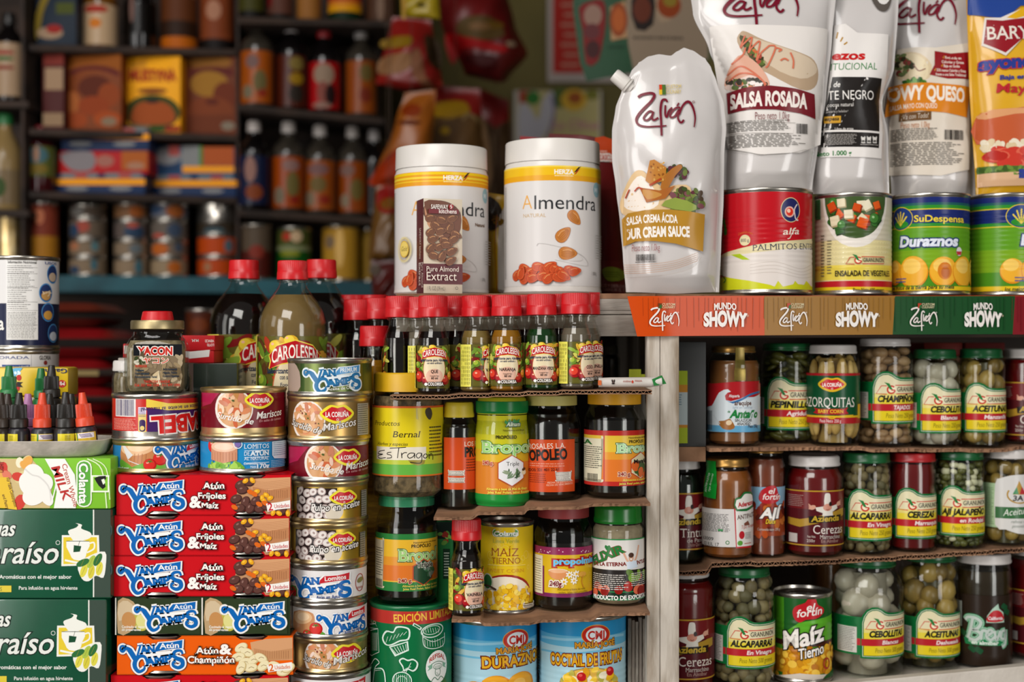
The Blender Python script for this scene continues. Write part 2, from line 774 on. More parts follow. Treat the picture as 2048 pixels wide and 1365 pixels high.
def can(name, label, cx, w, yt, yb, Yc, tin=STEEL, group=None, cat='can', z0=None, yaw=0.0, beads=None, sub='can_body', tilt=0.0, tall=None):
 r = (w / 2) * Yc / F
 zb = z0 if z0 is not None else zat(yb, Yc - r)
 zt = zat(yt, Yc + r if yt > PY else Yc - r)
 h = tall or zt - zb
 root = thing(name, label, cat, ((cx - PX) * Yc / F, Yc, zb), (0, math.radians(tilt), yaw), group)
 rb = r - 0.0011
 mid = []
 if beads:
  a, b, per, amp = beads
  z = h * a
  k = 0
  while z < h * b:
   mid.append((rb - (amp if k % 4 in (1, 2) else amp * .15 if k % 4 == 3 else 0.0), z))
   z += per / 4
   k += 1
 body = [(rb, 0.0046)] + mid + [(rb, h - 0.0046)]
 prof = [(0, .0015), (r - .004, .0015), (r - .0028, 0), (r - .0005, 0), (r, .0009), (r, .0024), (r - .0005, .0034)] + body + \
  [(r - .0005, h - .0034), (r, h - .0024), (r, h - .0009), (r - .0006, h), (r - .0022, h), (r - .0028, h - .0032)]
 lathe(sub, prof, tin, root, 64)
 lathe('lid', [(r - .0029, h - .0032), (r - .0055, h - .0036), (r * .82, h - .0026), (r * .78, h - .0034), (r * .5, h - .0034), (r * .47, h - .0028), (r * .44, h - .0034), (0, h - .0034)], tin, root, 48)
 S = Rot(mat_of(root), body if mid else rb, 0.0001, (beads[2] / 4 if mid else None))
 S.vlim = (.0047, h - .0047)
 A = art(S, cx)
 A.h, A.r, A.root, A.top = h, r, root, zb + h
 STANDS.append((root.location.x, Yc, r, zb))
 return A

def rev(name, label, cat, cx, yb, Yc, rbase, group=None, tilt=0.0, z0=None, yaw=0.0):
 """root of a turned thing; returns root and a converter from pixel profile [(half width, y)] to metres"""
 rb = rbase * Yc / F
 zb = z0 if z0 is not None else zat(yb, Yc - rb)
 root = thing(name, label, cat, ((cx - PX) * Yc / F, Yc, zb), (0, math.radians(tilt), yaw), group)

 def pr(L):
  out = []
  for i, (hw, y) in enumerate(L):
   r = hw * Yc / F
   q = r if hw > rbase * .4 or len(L) < 2 else L[i - 1 if i else 1][0] * Yc / F     # flat ends
   out.append((r, max(0.0, zat(y, Yc - min(q, rb)) - zat(yb, Yc - rb))))
  return out
 STANDS.append((root.location.x, Yc, rb, zb))
 return root, pr

def smooth_prof(L, n=5):
 return spline(L, n)

def jar(name, label, cx, w, yb, Yc, yt, yl, wl, ys, lid, fill=None, cat='jar', group=None, lidrib=None, yfill=None, tilt=0.0, z0=None,
  foot=0.9, shell='jar_glass', tint='eef2ec', pieces=None, liquid=None, lidname='lid', lip=True, waist=0.0):
 """glass jar: shell, lid, contents; all sizes in photo pixels"""
 hw, hl = w / 2, wl / 2
 root, pr = rev(name, label, cat, cx, yb, Yc, hw, group, tilt, z0)
 hn = hl - 2.5
 H = yb - ys
 side = [(hw, yb - H * .13), (hw - waist, yb - H * .5), (hw, ys)] if waist else [(hw, yb - hw * .2), (hw, ys)]
 curve = smooth_prof([(hw, ys), (hw * .97 + hn * .03, ys - (ys - yl) * .3), ((hw + hn) / 2, ys - (ys - yl) * .62), (hn, yl + (ys - yl) * .12)], 4)
 outer = [(0, yb - 2), (hw * foot - 8, yb - 2), (hw * foot - 3, yb), (hw * foot, yb - 1), (hw * .985, yb - hw * .09)] + side + curve + [(hn, yl - 2), (hn, yt + 5)]
 lathe('glass_jar', pr(outer), glass(shell, tint), root, 56)
 yf = yfill if yfill is not None else yl + 3
 if fill is not None:
  g = 3.4
  inner = [(0, yb - 6), (hw * foot - g - 3, yb - 6), (hw - g, yb - hw * .22)] + [(a - g, b) for a, b in side[1:]] + [(a - g, b) for a, b in curve]
  inner = [p for p in inner if p[1] >= yf]
  last = inner[-1]
  inner += [(last[0], yf), (0, yf)]
  lathe('contents', pr(inner), fill, root, 40)
 if pieces:
  nm, mats, n, rx, rz, seed = pieces
  R = random.Random(seed)
  bm = bmesh.new()
  k = Yc / F
  g = 3.0
  z0_, z1_ = yb - 4 - rz, yf + rz
  rows = max(1, int((z0_ - z1_) / (rz * 1.55)) + 1)
  for i in range(rows):
   y = z0_ + (z1_ - z0_) * i / max(1, rows - 1)
   lim = hw - g
   if y < ys:
    lim = hn + (hw - hn) * max(0, (y - yl) / max(1, ys - yl)) ** .6 - g
   if y > yb - hw * .22:
    lim -= 3.5
   rr = max(2.0, lim - rx * .93)
   m = max(4, int(2 * math.pi * rr / (rx * 1.72)))
   for j in range(m):
    a = 2 * math.pi * (j + .5 * (i % 2) + R.uniform(-.3, .3)) / m
    q = R.uniform(.85, 1.18)
    P = pr([(rr, y + R.uniform(-.35, .35) * rz)])[0]
    e = Matrix.Rotation(R.uniform(-.5, .5) * min(1, (rx / rz) ** 3), 3, 'Y').to_euler()
    blob_bm(bm, Vector((P[0] * math.sin(a), -P[0] * math.cos(a), max(P[1], rz * k * 1.36 + .0015))), (rx * q * R.uniform(.82, 1.12) * k, rx * .95 * k, rz * q * R.uniform(.82, 1.15) * k), e, 2, R.randrange(len(mats)))
  mk(nm, bm, mats, root, 60)
  P = pr([(hw * .55, yb - 8), (hw * .55, yf + 6)])
  lathe('brine', [(0, P[0][1]), P[0], P[1], (0, P[1][1])], liquid or mats[0], root, 24)
 lz = pr([(hl, yl), (hl, yt)])
 R_, z0l, z1l = lz[0][0], lz[0][1], lz[1][1]
 hh = z1l - z0l
 if lidrib:
  lp = [(R_ * .96, z0l), (R_, z0l + hh * .03), (R_, z0l + hh * .1), (R_, z0l + hh * .84), (R_ * .985, z0l + hh * .93), (R_ * .94, z1l), (0, z1l)]
  lathe(lidname, lp, lid, root, rib=(z0l + hh * .09, z0l + hh * .85, R_ * .018, lidrib))
 else:
  lp = [(R_ * .93, z0l), (R_ * .985, z0l), (R_, z0l + hh * .08), (R_, z0l + hh * .2), (R_ * .975, z0l + hh * .3), (R_ * .975, z0l + hh * .72), (R_ * .95, z0l + hh * .9), (R_ * .88, z1l), (R_ * .8, z1l - hh * .06), (0, z1l - hh * .06)]
  lathe(lidname, lp, lid, root, 56)
 lab = pr([(hw, yb - hw * .2), (hw, ys)])
 if waist:
  lab = pr([(hw, yb - H * .13), (hw - waist, yb - H * .5), (hw, ys)])
  S = Rot(mat_of(root), lab, 0.00025, 0.004)
 else:
  S = Rot(mat_of(root), lab[0][0], 0.00025)
 A = art(S, cx)
 A.root, A.pr, A.lidR = root, pr, R_
 return A

def whole(A, L, off=0.0004, vstep=0.004):
 """printable sleeve that follows a pixel profile of the turned thing"""
 P = A.pr(L)
 B = art(Rot(mat_of(A.root), P, off, vstep), A.cx)
 B.root = A.root
 return B

def carton(name, label, x0, x1, y0, y1, Y, depth, m, cat='box', group=None, z0=None, z1=None, bev=0.0012, yaw=0.0, partname=None, tilt=0.0):
 xa, xb = (x0 - PX) * Y / F, (x1 - PX) * Y / F
 za, zb = z0 if z0 is not None else zat(y1, Y), z1 if z1 is not None else zat(y0, Y)
 root = thing(name, label, cat, ((xa + xb) / 2, Y, za), (0, math.radians(tilt), yaw), group)
 w, h = xb - xa, zb - za
 mk(partname or 'carton', box_bm(-w / 2, w / 2, 0, depth, 0, h, bev=bev), m, root, 30)
 M = mat_of(root)
 A = art(Flat(M, (0, 0, 0)), (x0 + x1) / 2)
 A.root, A.w, A.h, A.d, A.top = root, w, h, depth, za + h
 A.left = lambda: art(Flat(M, (-w / 2, depth, 0), (0, -1, 0)))
 A.right = lambda: art(Flat(M, (w / 2, 0, 0), (0, 1, 0)))
 A.topf = lambda: art(Flat(M, (0, 0, h), (1, 0, 0), (0, 1, 0)))
 A.px = (x0, y0, x1, y1)
 return A

def interp(L, t):
 if t <= L[0][0]:
  return L[0][1]
 for (a, p), (b, q) in zip(L, L[1:]):
  if t <= b:
   u = (t - a) / max(1e-9, b - a)
   u = u * u * (3 - 2 * u) * .5 + u * .5
   return p + (q - p) * u
 return L[-1][1]

def pouch(name, label, Yc, L, R, top, bot, thick, film, cat='pouch', group=None, seed=1, wr=0.0016, nx=44, ny=60, full=.62, seal=.05, lean=0.0, z0=None, toppow=1.0):
 """pillow pouch: L,R = edge x (px) along t 0..1, top,bot = y (px) along s 0..1"""
 cx = (interp(L, .5) + interp(R, .5)) / 2
 yb = max(p[1] for p in bot)
 zb = z0 if z0 is not None else zat(yb, Yc)
 k = Yc / F
 root = thing(name, label, cat, ((cx - PX) * k, Yc, zb), (lean, 0, 0), group)
 rn = random.Random(seed)
 W = [(rn.uniform(2, 9), rn.uniform(2, 9), rn.uniform(0, 6.3), rn.uniform(-1, 1)) for _ in range(9)]

 def T(s, t):
  a = abs(2 * s - 1)
  e = max(0.0, 1 - (a / (1 - seal)) ** 2.4) if a < 1 - seal else 0.0
  b = max(0.0, min(1.0, (t - seal * .6) / full))
  g = math.sin(b * math.pi / 2) ** toppow
  q = max(0.0, min(1.0, (1 - t) / .07))
  g *= .55 + .45 * q
  w = sum(c * math.sin(p * s * 2 + q_ * t * 2.4 + r) for p, q_, r, c in W) / 4
  return .0006 + thick * (e ** .62) * g + wr * w * min(1, e * 2.2 + .25) * min(1, .3 + t * 3) + .0001

 def st(x, y):
  s = .5
  for _ in range(4):
   a, b = interp(top, s), interp(bot, s)
   t = min(1, max(0, (y - a) / (b - a)))
   l, r = interp(L, t), interp(R, t)
   s = min(1, max(0, (x - l) / (r - l)))
  return s, t

 bm = bmesh.new()
 fr, bk = [], []
 for j in range(ny + 1):
  t = j / ny
  rowf, rowb = [], []
  for i in range(nx + 1):
   s = i / nx
   x = interp(L, t) + (interp(R, t) - interp(L, t)) * s
   y = interp(top, s) + (interp(bot, s) - interp(top, s)) * t
   X, Z = (x - cx) * k, (yb - y) * k
   th = max(.0005, T(s, t))
   rowf.append(bm.verts.new((X, -th, Z)))
   rowb.append(bm.verts.new((X, max(.0005, T(s, t) * .8), Z)))
  fr.append(rowf)
  bk.append(rowb)
 for j in range(ny):
  for i in range(nx):
   bm.faces.new((fr[j + 1][i], fr[j + 1][i + 1], fr[j][i + 1], fr[j][i]))
   bm.faces.new((bk[j][i], bk[j][i + 1], bk[j + 1][i + 1], bk[j + 1][i]))
 for j in range(ny):
  bm.faces.new((fr[j][0], bk[j][0], bk[j + 1][0], fr[j + 1][0]))
  bm.faces.new((fr[j + 1][nx], bk[j + 1][nx], bk[j][nx], fr[j][nx]))
 for i in range(nx):
  bm.faces.new((fr[0][i], fr[0][i + 1], bk[0][i + 1], bk[0][i]))
  bm.faces.new((fr[ny][i], bk[ny][i], bk[ny][i + 1], fr[ny][i + 1]))
 o = mk('film', bm, film, root, 50)
 # the exact mesh surface, so that print sits right on the film
 F_ = [[tuple(v) for v in row] for row in []]

 def TT(x, z):
  s, t = st(x / k + cx, yb - z / k)
  # bilinear in the mesh grid
  i, j = min(nx - 1, int(s * nx)), min(ny - 1, int(t * ny))
  a, b = s * nx - i, t * ny - j
  f = lambda ii, jj: max(.0005, T(ii / nx, jj / ny))
  return (f(i, j) * (1 - a) + f(i + 1, j) * a) * (1 - b) + (f(i, j + 1) * (1 - a) + f(i + 1, j + 1) * a) * b
 A = art(Puff(mat_of(root), TT, 0.003, .0017), cx)
 A.root, A.k = root, k
 A.edge = lambda y: (interp(L, st(cx, y)[1]), interp(R, st(cx, y)[1]))
 return A

def sheet(name, label, Yf, depth, pts, th=0.0035, m=CARD, flutes=True, seed=1, rough=0.0004, yaw=0.0):
 """corrugated cardboard sheet lying along x; pts [(x, ztop)] in metres, Yf may be (left, right)"""
 ya, yb = Yf if isinstance(Yf, tuple) else (Yf, Yf)
 R = random.Random(seed)
 x0, x1 = pts[0][0], pts[-1][0]
 n = max(40, int((x1 - x0) / .0025))
 bm = bmesh.new()

 def strip(dz0, dz1, dy):
  rows = []
  for i in range(n + 1):
   x = x0 + (x1 - x0) * i / n
   z = interp(pts, x)
   y = ya + (yb - ya) * (x - x0) / (x1 - x0) + dy + R.uniform(-rough, rough) * 2
   ye = y + depth
   rows.append([bm.verts.new(p) for p in ((x, y, z + dz0), (x, y, z + dz1), (x, ye, z + dz1), (x, ye, z + dz0))])
  for a, b in zip(rows, rows[1:]):
   for q in range(4):
    bm.faces.new((a[q], b[q], b[(q + 1) % 4], a[(q + 1) % 4]))
  bm.faces.new(rows[0])
  bm.faces.new(rows[-1][::-1])
 lt = th * .22
 strip(-lt, -.0001, 0)
 if flutes:
  strip(-th, -th + lt, 0.0004)
  per = 0.0062
  m_ = int((x1 - x0) / per * 8)
  prev = None
  for i in range(m_ + 1):
   x = x0 + (x1 - x0) * i / m_
   c = -th / 2 + (th / 2 - lt * .9) * math.sin(2 * math.pi * (x - x0) / per)
   z = interp(pts, x)
   y = ya + (yb - ya) * (x - x0) / (x1 - x0) + .0006
   q = [bm.verts.new(p) for p in ((x, y, z + c - .0003), (x, y, z + c + .0003), (x, y + .03, z + c + .0003), (x, y + .03, z + c - .0003))]
   if prev:
    for e in range(4):
     bm.faces.new((prev[e], q[e], q[(e + 1) % 4], prev[(e + 1) % 4]))
   prev = q
 else:
  strip(-th, -lt, 0.0003)
 o = mk(name, bm, m, None, 30)
 return tag(o, label, 'cardboard')

def flats(stands, xa, xb, pad=0.0):
 """z profile that carries each standing thing on its own level patch"""
 L = sorted(stands)
 pts = []
 for x, y, r, z in L:
  rr = r * .8
  pts += [(x - rr, z), (x + rr, z)]
 pts = [p for p in pts if p[0] > xa] if pts[1][0] > xa else pts
 out = []
 for p in pts:
  if out and p[0] <= out[-1][0] + .001:
   m = (p[0] + out[-1][0]) / 2
   if m - .0006 > (out[-2][0] if len(out) > 1 else -9):
    out[-1] = (m - .0006, out[-1][1])
   p = (max(m + .0006, out[-1][0] + .0006), p[1])
  out.append(p)
 if xa < out[0][0]:
  out.insert(0, (xa, out[0][1]))
 if xb > out[-1][0]:
  out.append((xb, out[-1][1]))
 return out

# - recurring marks printed on the packages
def script_logo(A, x, y, w, h, col, ang=0, wt=1.0):
 """flowing brush signature (Zafran)"""
 A.flat(x, y, ang)
 q = lambda L: [(x + (a - 285) / 450 * w, y + (b - 735) / 335 * h) for a, b in L]
 t = w / 450 * 21 * wt
 A.stroke(q([(300, 768), (330, 748), (395, 736), (424, 752), (400, 800), (340, 862), (300, 910), (286, 950), (305, 985), (360, 1000), (440, 998), (515, 992)]), (t, t * 1.1, t * .5), col)
 A.stroke(q([(412, 888), (385, 880), (350, 915), (342, 940), (368, 950), (400, 920), (416, 885), (404, 930), (420, 950), (452, 930)]), t * .75, col)
 A.stroke(q([(524, 806), (508, 785), (482, 798), (470, 870), (474, 960), (477, 1070)]), (t * .7, t * .9, t * .8), col)
 A.stroke(q([(508, 830), (505, 900), (517, 925), (532, 880), (560, 848)]), t * .7, col)
 A.stroke(q([(622, 850), (588, 852), (548, 895), (548, 925), (578, 918), (612, 866), (602, 930), (625, 968), (648, 945)]), t * .75, col)
 A.stroke(q([(596, 838), (612, 812)]), t * .6, col, 0)
 A.stroke(q([(612, 905), (640, 835), (682, 800), (716, 838), (736, 920), (728, 1000)]), (t * .6, t, t * .4), col)
 A.ring(x + w * .98, y + h * .2, w * .018, w * .018, w * .008, col, n=12)
 A.free()

def tuna_logo(A, x, y, w, h, word, bcol='0d62ae', ang=0, blue='0d62ae', white='f0eeea', dark='3a5478', wt='f0eeea', banner=True, ac=None):
 """blue slab lettering VAN CAMP'S with curled V, tall C and S and a banner"""
 A.flat(ac or x, y, ang)
 q = lambda L: [(x + (a - 925) / 525 * w, y + (b - 935) / 260 * h) for a, b in L]
 k = w / 525

 def strokes(grow, col):
  A.stroke(q([(972, 1004), (958, 986), (938, 994), (936, 1018), (954, 1030), (978, 1006), (1002, 1012), (1020, 1034)]), ((13 * k + grow), (19 * k + grow), (36 * k + grow)), col)
  A.stroke(q([(1006, 1016), (1056, 1094)]), 40 * k + grow, col, 0)
  A.stroke(q([(1060, 1098), (1074, 1045), (1092, 985)]), 16 * k + grow, col, 2)
  A.stroke(q([(1070, 985), (1112, 978)]), 9 * k + grow, col, 0)
  A.stroke(q([(1148, 1118), (1128, 1072), (1085, 1068), (1052, 1105), (1050, 1150), (1080, 1185), (1118, 1170), (1128, 1148)]), ((18 * k + grow), (36 * k + grow), (16 * k + grow)), col)
  A.stroke(q([(1425, 1050), (1412, 1024), (1372, 1026), (1352, 1055), (1378, 1082), (1418, 1098), (1424, 1135), (1390, 1155), (1352, 1138), (1352, 1112), (1372, 1108)]), ((16 * k + grow), (36 * k + grow), (15 * k + grow)), col)

 def words(col, b, halo=0):
  A.text('AN', *q([(1098, 1046)])[0], 0, 60 * k * h / w * 525 / 260, col, b, serif=1.2 if not halo else 0, w=106 * k, ang=4)
  A.text("AMP'", *q([(1138, 1140)])[0], 0, 62 * k * h / w * 525 / 260, col, b, serif=1.2 if not halo else 0, w=216 * k, ang=7.5)
 if banner:
  B = q([(1206, 1034), (1212, 1000), (1242, 962), (1330, 958), (1424, 940), (1420, 1004), (1330, 1010), (1252, 1022)])
 # dark drop line, white backing, then colour
 for g, c in ((30 * k, dark), (25 * k, white)):
  strokes(g, c)
  words(c, .04 + g / (66 * k) * .26, 1)
  if banner:
   A.poly(grow_poly(B, g * .38), c)
 A.poly(q([(1090, 1060), (1195, 1035), (1330, 1022), (1360, 1090), (1150, 1130)]), white)
 strokes(0, blue)
 words(blue, .062)
 if banner:
  A.poly(B, bcol)
  A.text(word, *q([(1246, 1008)])[0], 0, 40 * k * h / w * 525 / 260, wt, .02, w=150 * k, ang=3.5)
 A.free()

def grow_poly(P, g):
 cx, cy = sum(p[0] for p in P) / len(P), sum(p[1] for p in P) / len(P)
 out = []
 for x, y in P:
  m = math.hypot(x - cx, y - cy) or 1
  out.append((x + (x - cx) / m * g * 1.3, y + (y - cy) / m * g * 1.3))
 return out

def lips_logo(A, cx, cy, w, h, ang=0, yel='e9d936'):
 A.flat(cx, cy, ang)
 x0, y0 = cx - w / 2, cy - h / 2
 o = [(0, .47), (.12, .22), (.3, .03), (.5, .08), (.7, .03), (.88, .22), (1, .47), (.88, .74), (.66, .93), (.5, .98), (.34, .93), (.12, .74)]
 A.poly([(x0 + a * w, y0 + b * h) for a, b in o], yel, 3)
 i = [(.07, .47), (.2, .3), (.34, .13), (.5, .2), (.66, .13), (.8, .3), (.93, .47), (.8, .66), (.64, .8), (.5, .84), (.36, .8), (.2, .66)]
 A.poly([(x0 + a * w, y0 + b * h) for a, b in i], 'c4222a', 2)
 A.text('LA CORUÑA', x0 + w * .17, cy + h * .13, 0, h * .24, 'f3efe8', .03, w=w * .66)
 A.ring(cx, cy + h * .27, h * .05, h * .05, h * .02, 'f3efe8', n=12)
 A.free()

def apple_logo(A, x, y, w, h, ang=0, word=True):
 """red G ring with a green leaf in a slanted red frame, black lettering GRANUNION"""
 A.flat(x, y, ang)
 t = h * .075
 R = h * .33
 cx, cy = x + w * .285, y + h * .52
 A.stroke([(x + w * .2, y + h * .2), (x + w * .1, y + h * .2), (x, y + h * .86), (x + w * .2, y + h * .9)], t, 'c6392c', 0)
 A.stroke([(x + w * .36, y + h * .16), (x + w, y + h * .16), (x + w * .97, y + h * .84), (x + w * .38, y + h * .86)], t, 'c6392c', 0)
 A.ell(cx, cy, R * 1.12, R * 1.12, 'f0e6c4')
 A.ring(cx, cy, R * .92, R * .92, h * .13, 'c6392c', 40, 350)
 A.stroke([(cx, cy + h * .03), (cx + R * .95, cy + h * .03)], h * .1, 'c6392c', 0)
 A.poly([(x + w * .15, y - h * .1), (x + w * .25, y), (x + w * .31, y + h * .5), (x + w * .26, y + h * .5), (x + w * .2, y + h * .1)], '2a7a3c')
 if word:
  A.text('GRANUNIÓN', x + w * .4, y + h * .67, 0, h * .38, '2b2a26', .012, w=w * .57)
 A.free()

def badge(A, cx, cy, w, h, ang=0, cut=None):
 """arched red plaque CAROLESEN"""
 A.flat(cx, cy, ang)
 x0 = cx - w / 2
 a = lambda g: [(x0 - g, cy + h * .5 + g * .4), (x0 + w * .04 - g, cy + h * .2), (x0 - g * .6, cy), (x0 + w * .16, cy - h * .3 - g), (x0 + w * .5, cy - h * .5 - g), (x0 + w * .84, cy - h * .3 - g), (x0 + w + g * .6, cy), (x0 + w * .96 + g, cy + h * .2), (x0 + w + g, cy + h * .5 + g * .4), (x0 + w * .74, cy + h * .32 + g), (x0 + w * .5, cy + h * .25 + g), (x0 + w * .26, cy + h * .32 + g)]
 A.poly(a(w * .022), 'e8d34a')
 A.poly(a(0), 'c3202a')
 A.text('CAROLESEN', x0 + w * .07, cy + h * .3, 0, h * .46, 'f3ece2', .012, serif=.7, w=w * .86, bend=.42)
 A.free()

# = SETTING
WOODW = plain('whitewashed_wood', 'c6bdb0', 0.85, h2='85745f', nscale=16, bump=0.35, scale=90, stretch=(5, 5, .8), ramp=(.42, .74))
WOODH = plain('whitewashed_beam', 'aea69b', 0.85, h2='7d7165', nscale=14, bump=0.35, scale=90, stretch=(.8, 5, 5), ramp=(.45, .75))
DARKW = plain('dark_wood', '3a2a20', 0.8, h2='241a14', nscale=9, bump=.2, stretch=(1, 4, 4))
BROWNW = plain('brown_wood', '5b4433', 0.8, h2='3d2c20', nscale=9, bump=.2, stretch=(1, 4, 4))
TEAL = plain('teal_paint', '2f6570', 0.6, h2='234d57', nscale=12, bump=.15)
OLIVE = plain('olive_wall_paint', '5a5026', 0.9, h2='4c441f', nscale=3)
CONC = plain('concrete', '6e6a64', 0.9, h2='57534d', nscale=5)
ROOF = plain('dark_ceiling_boards', '4a4038', 0.9, h2='3a322b', nscale=5)

def structure(name, bm, m, sm=None):
 return tag(mk(name, bm, m, None, sm), None, None, None, 'structure')

structure('floor', box_bm(-3.2, 3.2, -3.5, 3.3, -.06, 0), CONC)
structure('ceiling', box_bm(-3.2, 3.2, 1.0, 3.3, 2.6, 2.66), ROOF)
structure('wall_back', box_bm(-3.2, 3.2, 3.16, 3.26, 0, 2.6), OLIVE)
structure('wall_left', box_bm(-2.3, -2.2, 1.9, 3.16, 0, 2.6), OLIVE)
structure('wall_right', box_bm(2.2, 2.3, 1.0, 3.16, 0, 2.6), OLIVE)

BOARD = 1.3434
DECK = 1.3490           # cardboard lying on the top board
LEFTZ = .940
o = mk('counter', box_bm(-1.25, -.152, 1.33, 1.80, LEFTZ - .03, LEFTZ, bev=.002), BROWNW, None, 30)
tag(o, 'brown wooden counter board under the stacked tuna packs', 'counter')
o = mk('counter_cupboard', box_bm(-1.25, -.152, 1.35, 1.79, 0, LEFTZ - .03), BROWNW)
tag(o, 'dark brown cupboard carrying the counter board', 'cupboard')
o = mk('riser_board', box_bm(-.75, -.378, 1.35, 1.62, LEFTZ, .968, bev=.002), BROWNW, None, 30)
tag(o, 'low brown wooden riser under the stacked green tea boxes', 'board')

# shelf unit in the middle: top board, front beam of two laths, post, bottom, back
unit = thing('shelf_unit', 'weathered whitewashed wooden shelf unit with white post and open compartments', 'shelf', (0, 1.60, 0))

def upart(name, bm, m, sm=30):
 ob = mk(name, bm, m, unit, sm)
 ob.matrix_parent_inverse = Matrix.Translation((0, -1.60, 0))
 return ob

def slant_bm(P0, P1, dep, z0a, z1a, z0b, z1b):
 """board along x whose front runs from P0=(x,y) to P1, with its own heights at either end"""
 bm = bmesh.new()
 v = []
 for (x, y), za, zb in ((P0, z0a, z1a), (P1, z0b, z1b)):
  v += [bm.verts.new(p) for p in ((x, y, za), (x, y, zb), (x, y + dep, zb), (x, y + dep, za))]
 for q in range(4):
  bm.faces.new((v[q], v[(q + 1) % 4], v[4 + (q + 1) % 4], v[4 + q]))
 bm.faces.new(v[3::-1])
 bm.faces.new(v[4:])
 bmesh.ops.bevel(bm, geom=bm.edges[:], offset=.0012, segments=1, affect='EDGES')
 return bm

def RY(px):
 return 1.445 + .095 * (px - 1340) / 708.0

def RX(px):
 return (px - PX) * RY(px) / F

upart('top_board', box_bm(-.119, .148, 1.462, 1.929, BOARD - .012, BOARD, bev=.001), WOODH)
upart('top_plank', slant_bm((.1485, 1.468), (.75, RY(2400) + .022), .36, BOARD - .012, BOARD, BOARD - .012, BOARD), WOODH)
upart('upper_lath', box_bm(-.119, .160, 1.462, 1.478, zat(629, 1.462), BOARD - .0122, bev=.001), WOODH)
upart('lower_lath', box_bm(-.119, .160, 1.4615, 1.478, zat(673, 1.462), zat(630.5, 1.462), bev=.001), WOODH)
x0, x1, x2 = at(1294, 0, 1.44).x, at(1320.5, 0, 1.44).x, at(1358.5, 0, 1.44).x
upart('post', box_bm(x0, x1 - .0004, 1.440, 1.462, .60, zat(668, 1.44), bev=.0012), WOODW)
upart('post_board', box_bm(x1, x2, 1.441, 1.470, .60, zat(668, 1.44), bev=.0012), WOODW)
upart('partition', box_bm(x0 + .006, x0 + .016, 1.472, 1.93, .60, BOARD - .0125), WOODW)
upart('front_board', slant_bm((x2 - .012, 1.4455), (.75, RY(2400)), .02, zat(676, RY(1358)), zat(592, RY(1358)) - .002, zat(676, RY(1358)) + .001, zat(592, RY(1358)) - .002), DARKW)
upart('back_board', box_bm(-.15, .75, 1.93, 1.95, .60, BOARD - .0125), DARKW)
upart('bottom_board', box_bm(-.148, x0, 1.40, 1.93, .862, .882, bev=.001), WOODW)
zl, zr = zat(1398, RY(1358)), zat(1331.5, RY(2048))
LIP = .0090
WPAINT = plain('white_paint', 'd8d0c4', .7, h2='b9afa2', nscale=10, bump=.2)
zq = zr + (zr - zl) * .1 / (RX(2048) - x2)
upart('bottom_ledge', slant_bm((x2, RY(1358) + .0115), (RX(2048) + .1, RY(2048) + .0355), .36, zl - .04, zl - LIP, zq - .04, zq - LIP), WPAINT)
upart('ledge_lip', slant_bm((x2, RY(1358) - .004), (RX(2048) + .1, RY(2048) + .02), .015, zl - .04, zl, zq - .04, zq), WPAINT)
upart('side_board', box_bm(-.150, -.1485, 1.61, 1.93, .60, BOARD - .0125), DARKW)
sheet('deck_cardboard', 'thin brown cardboard sheet lying on the top board under the almond jars', 1.4635, .42, [(-.119, DECK), (.1475, DECK)], .0054, flutes=False, rough=.0001)
sheet('deck_cardboard', 'thin brown cardboard sheet under the large cans on the right', (1.470, RY(2400) + .024), .33, [(.149, DECK), (.75, DECK)], .0054, flutes=False, rough=.0001)

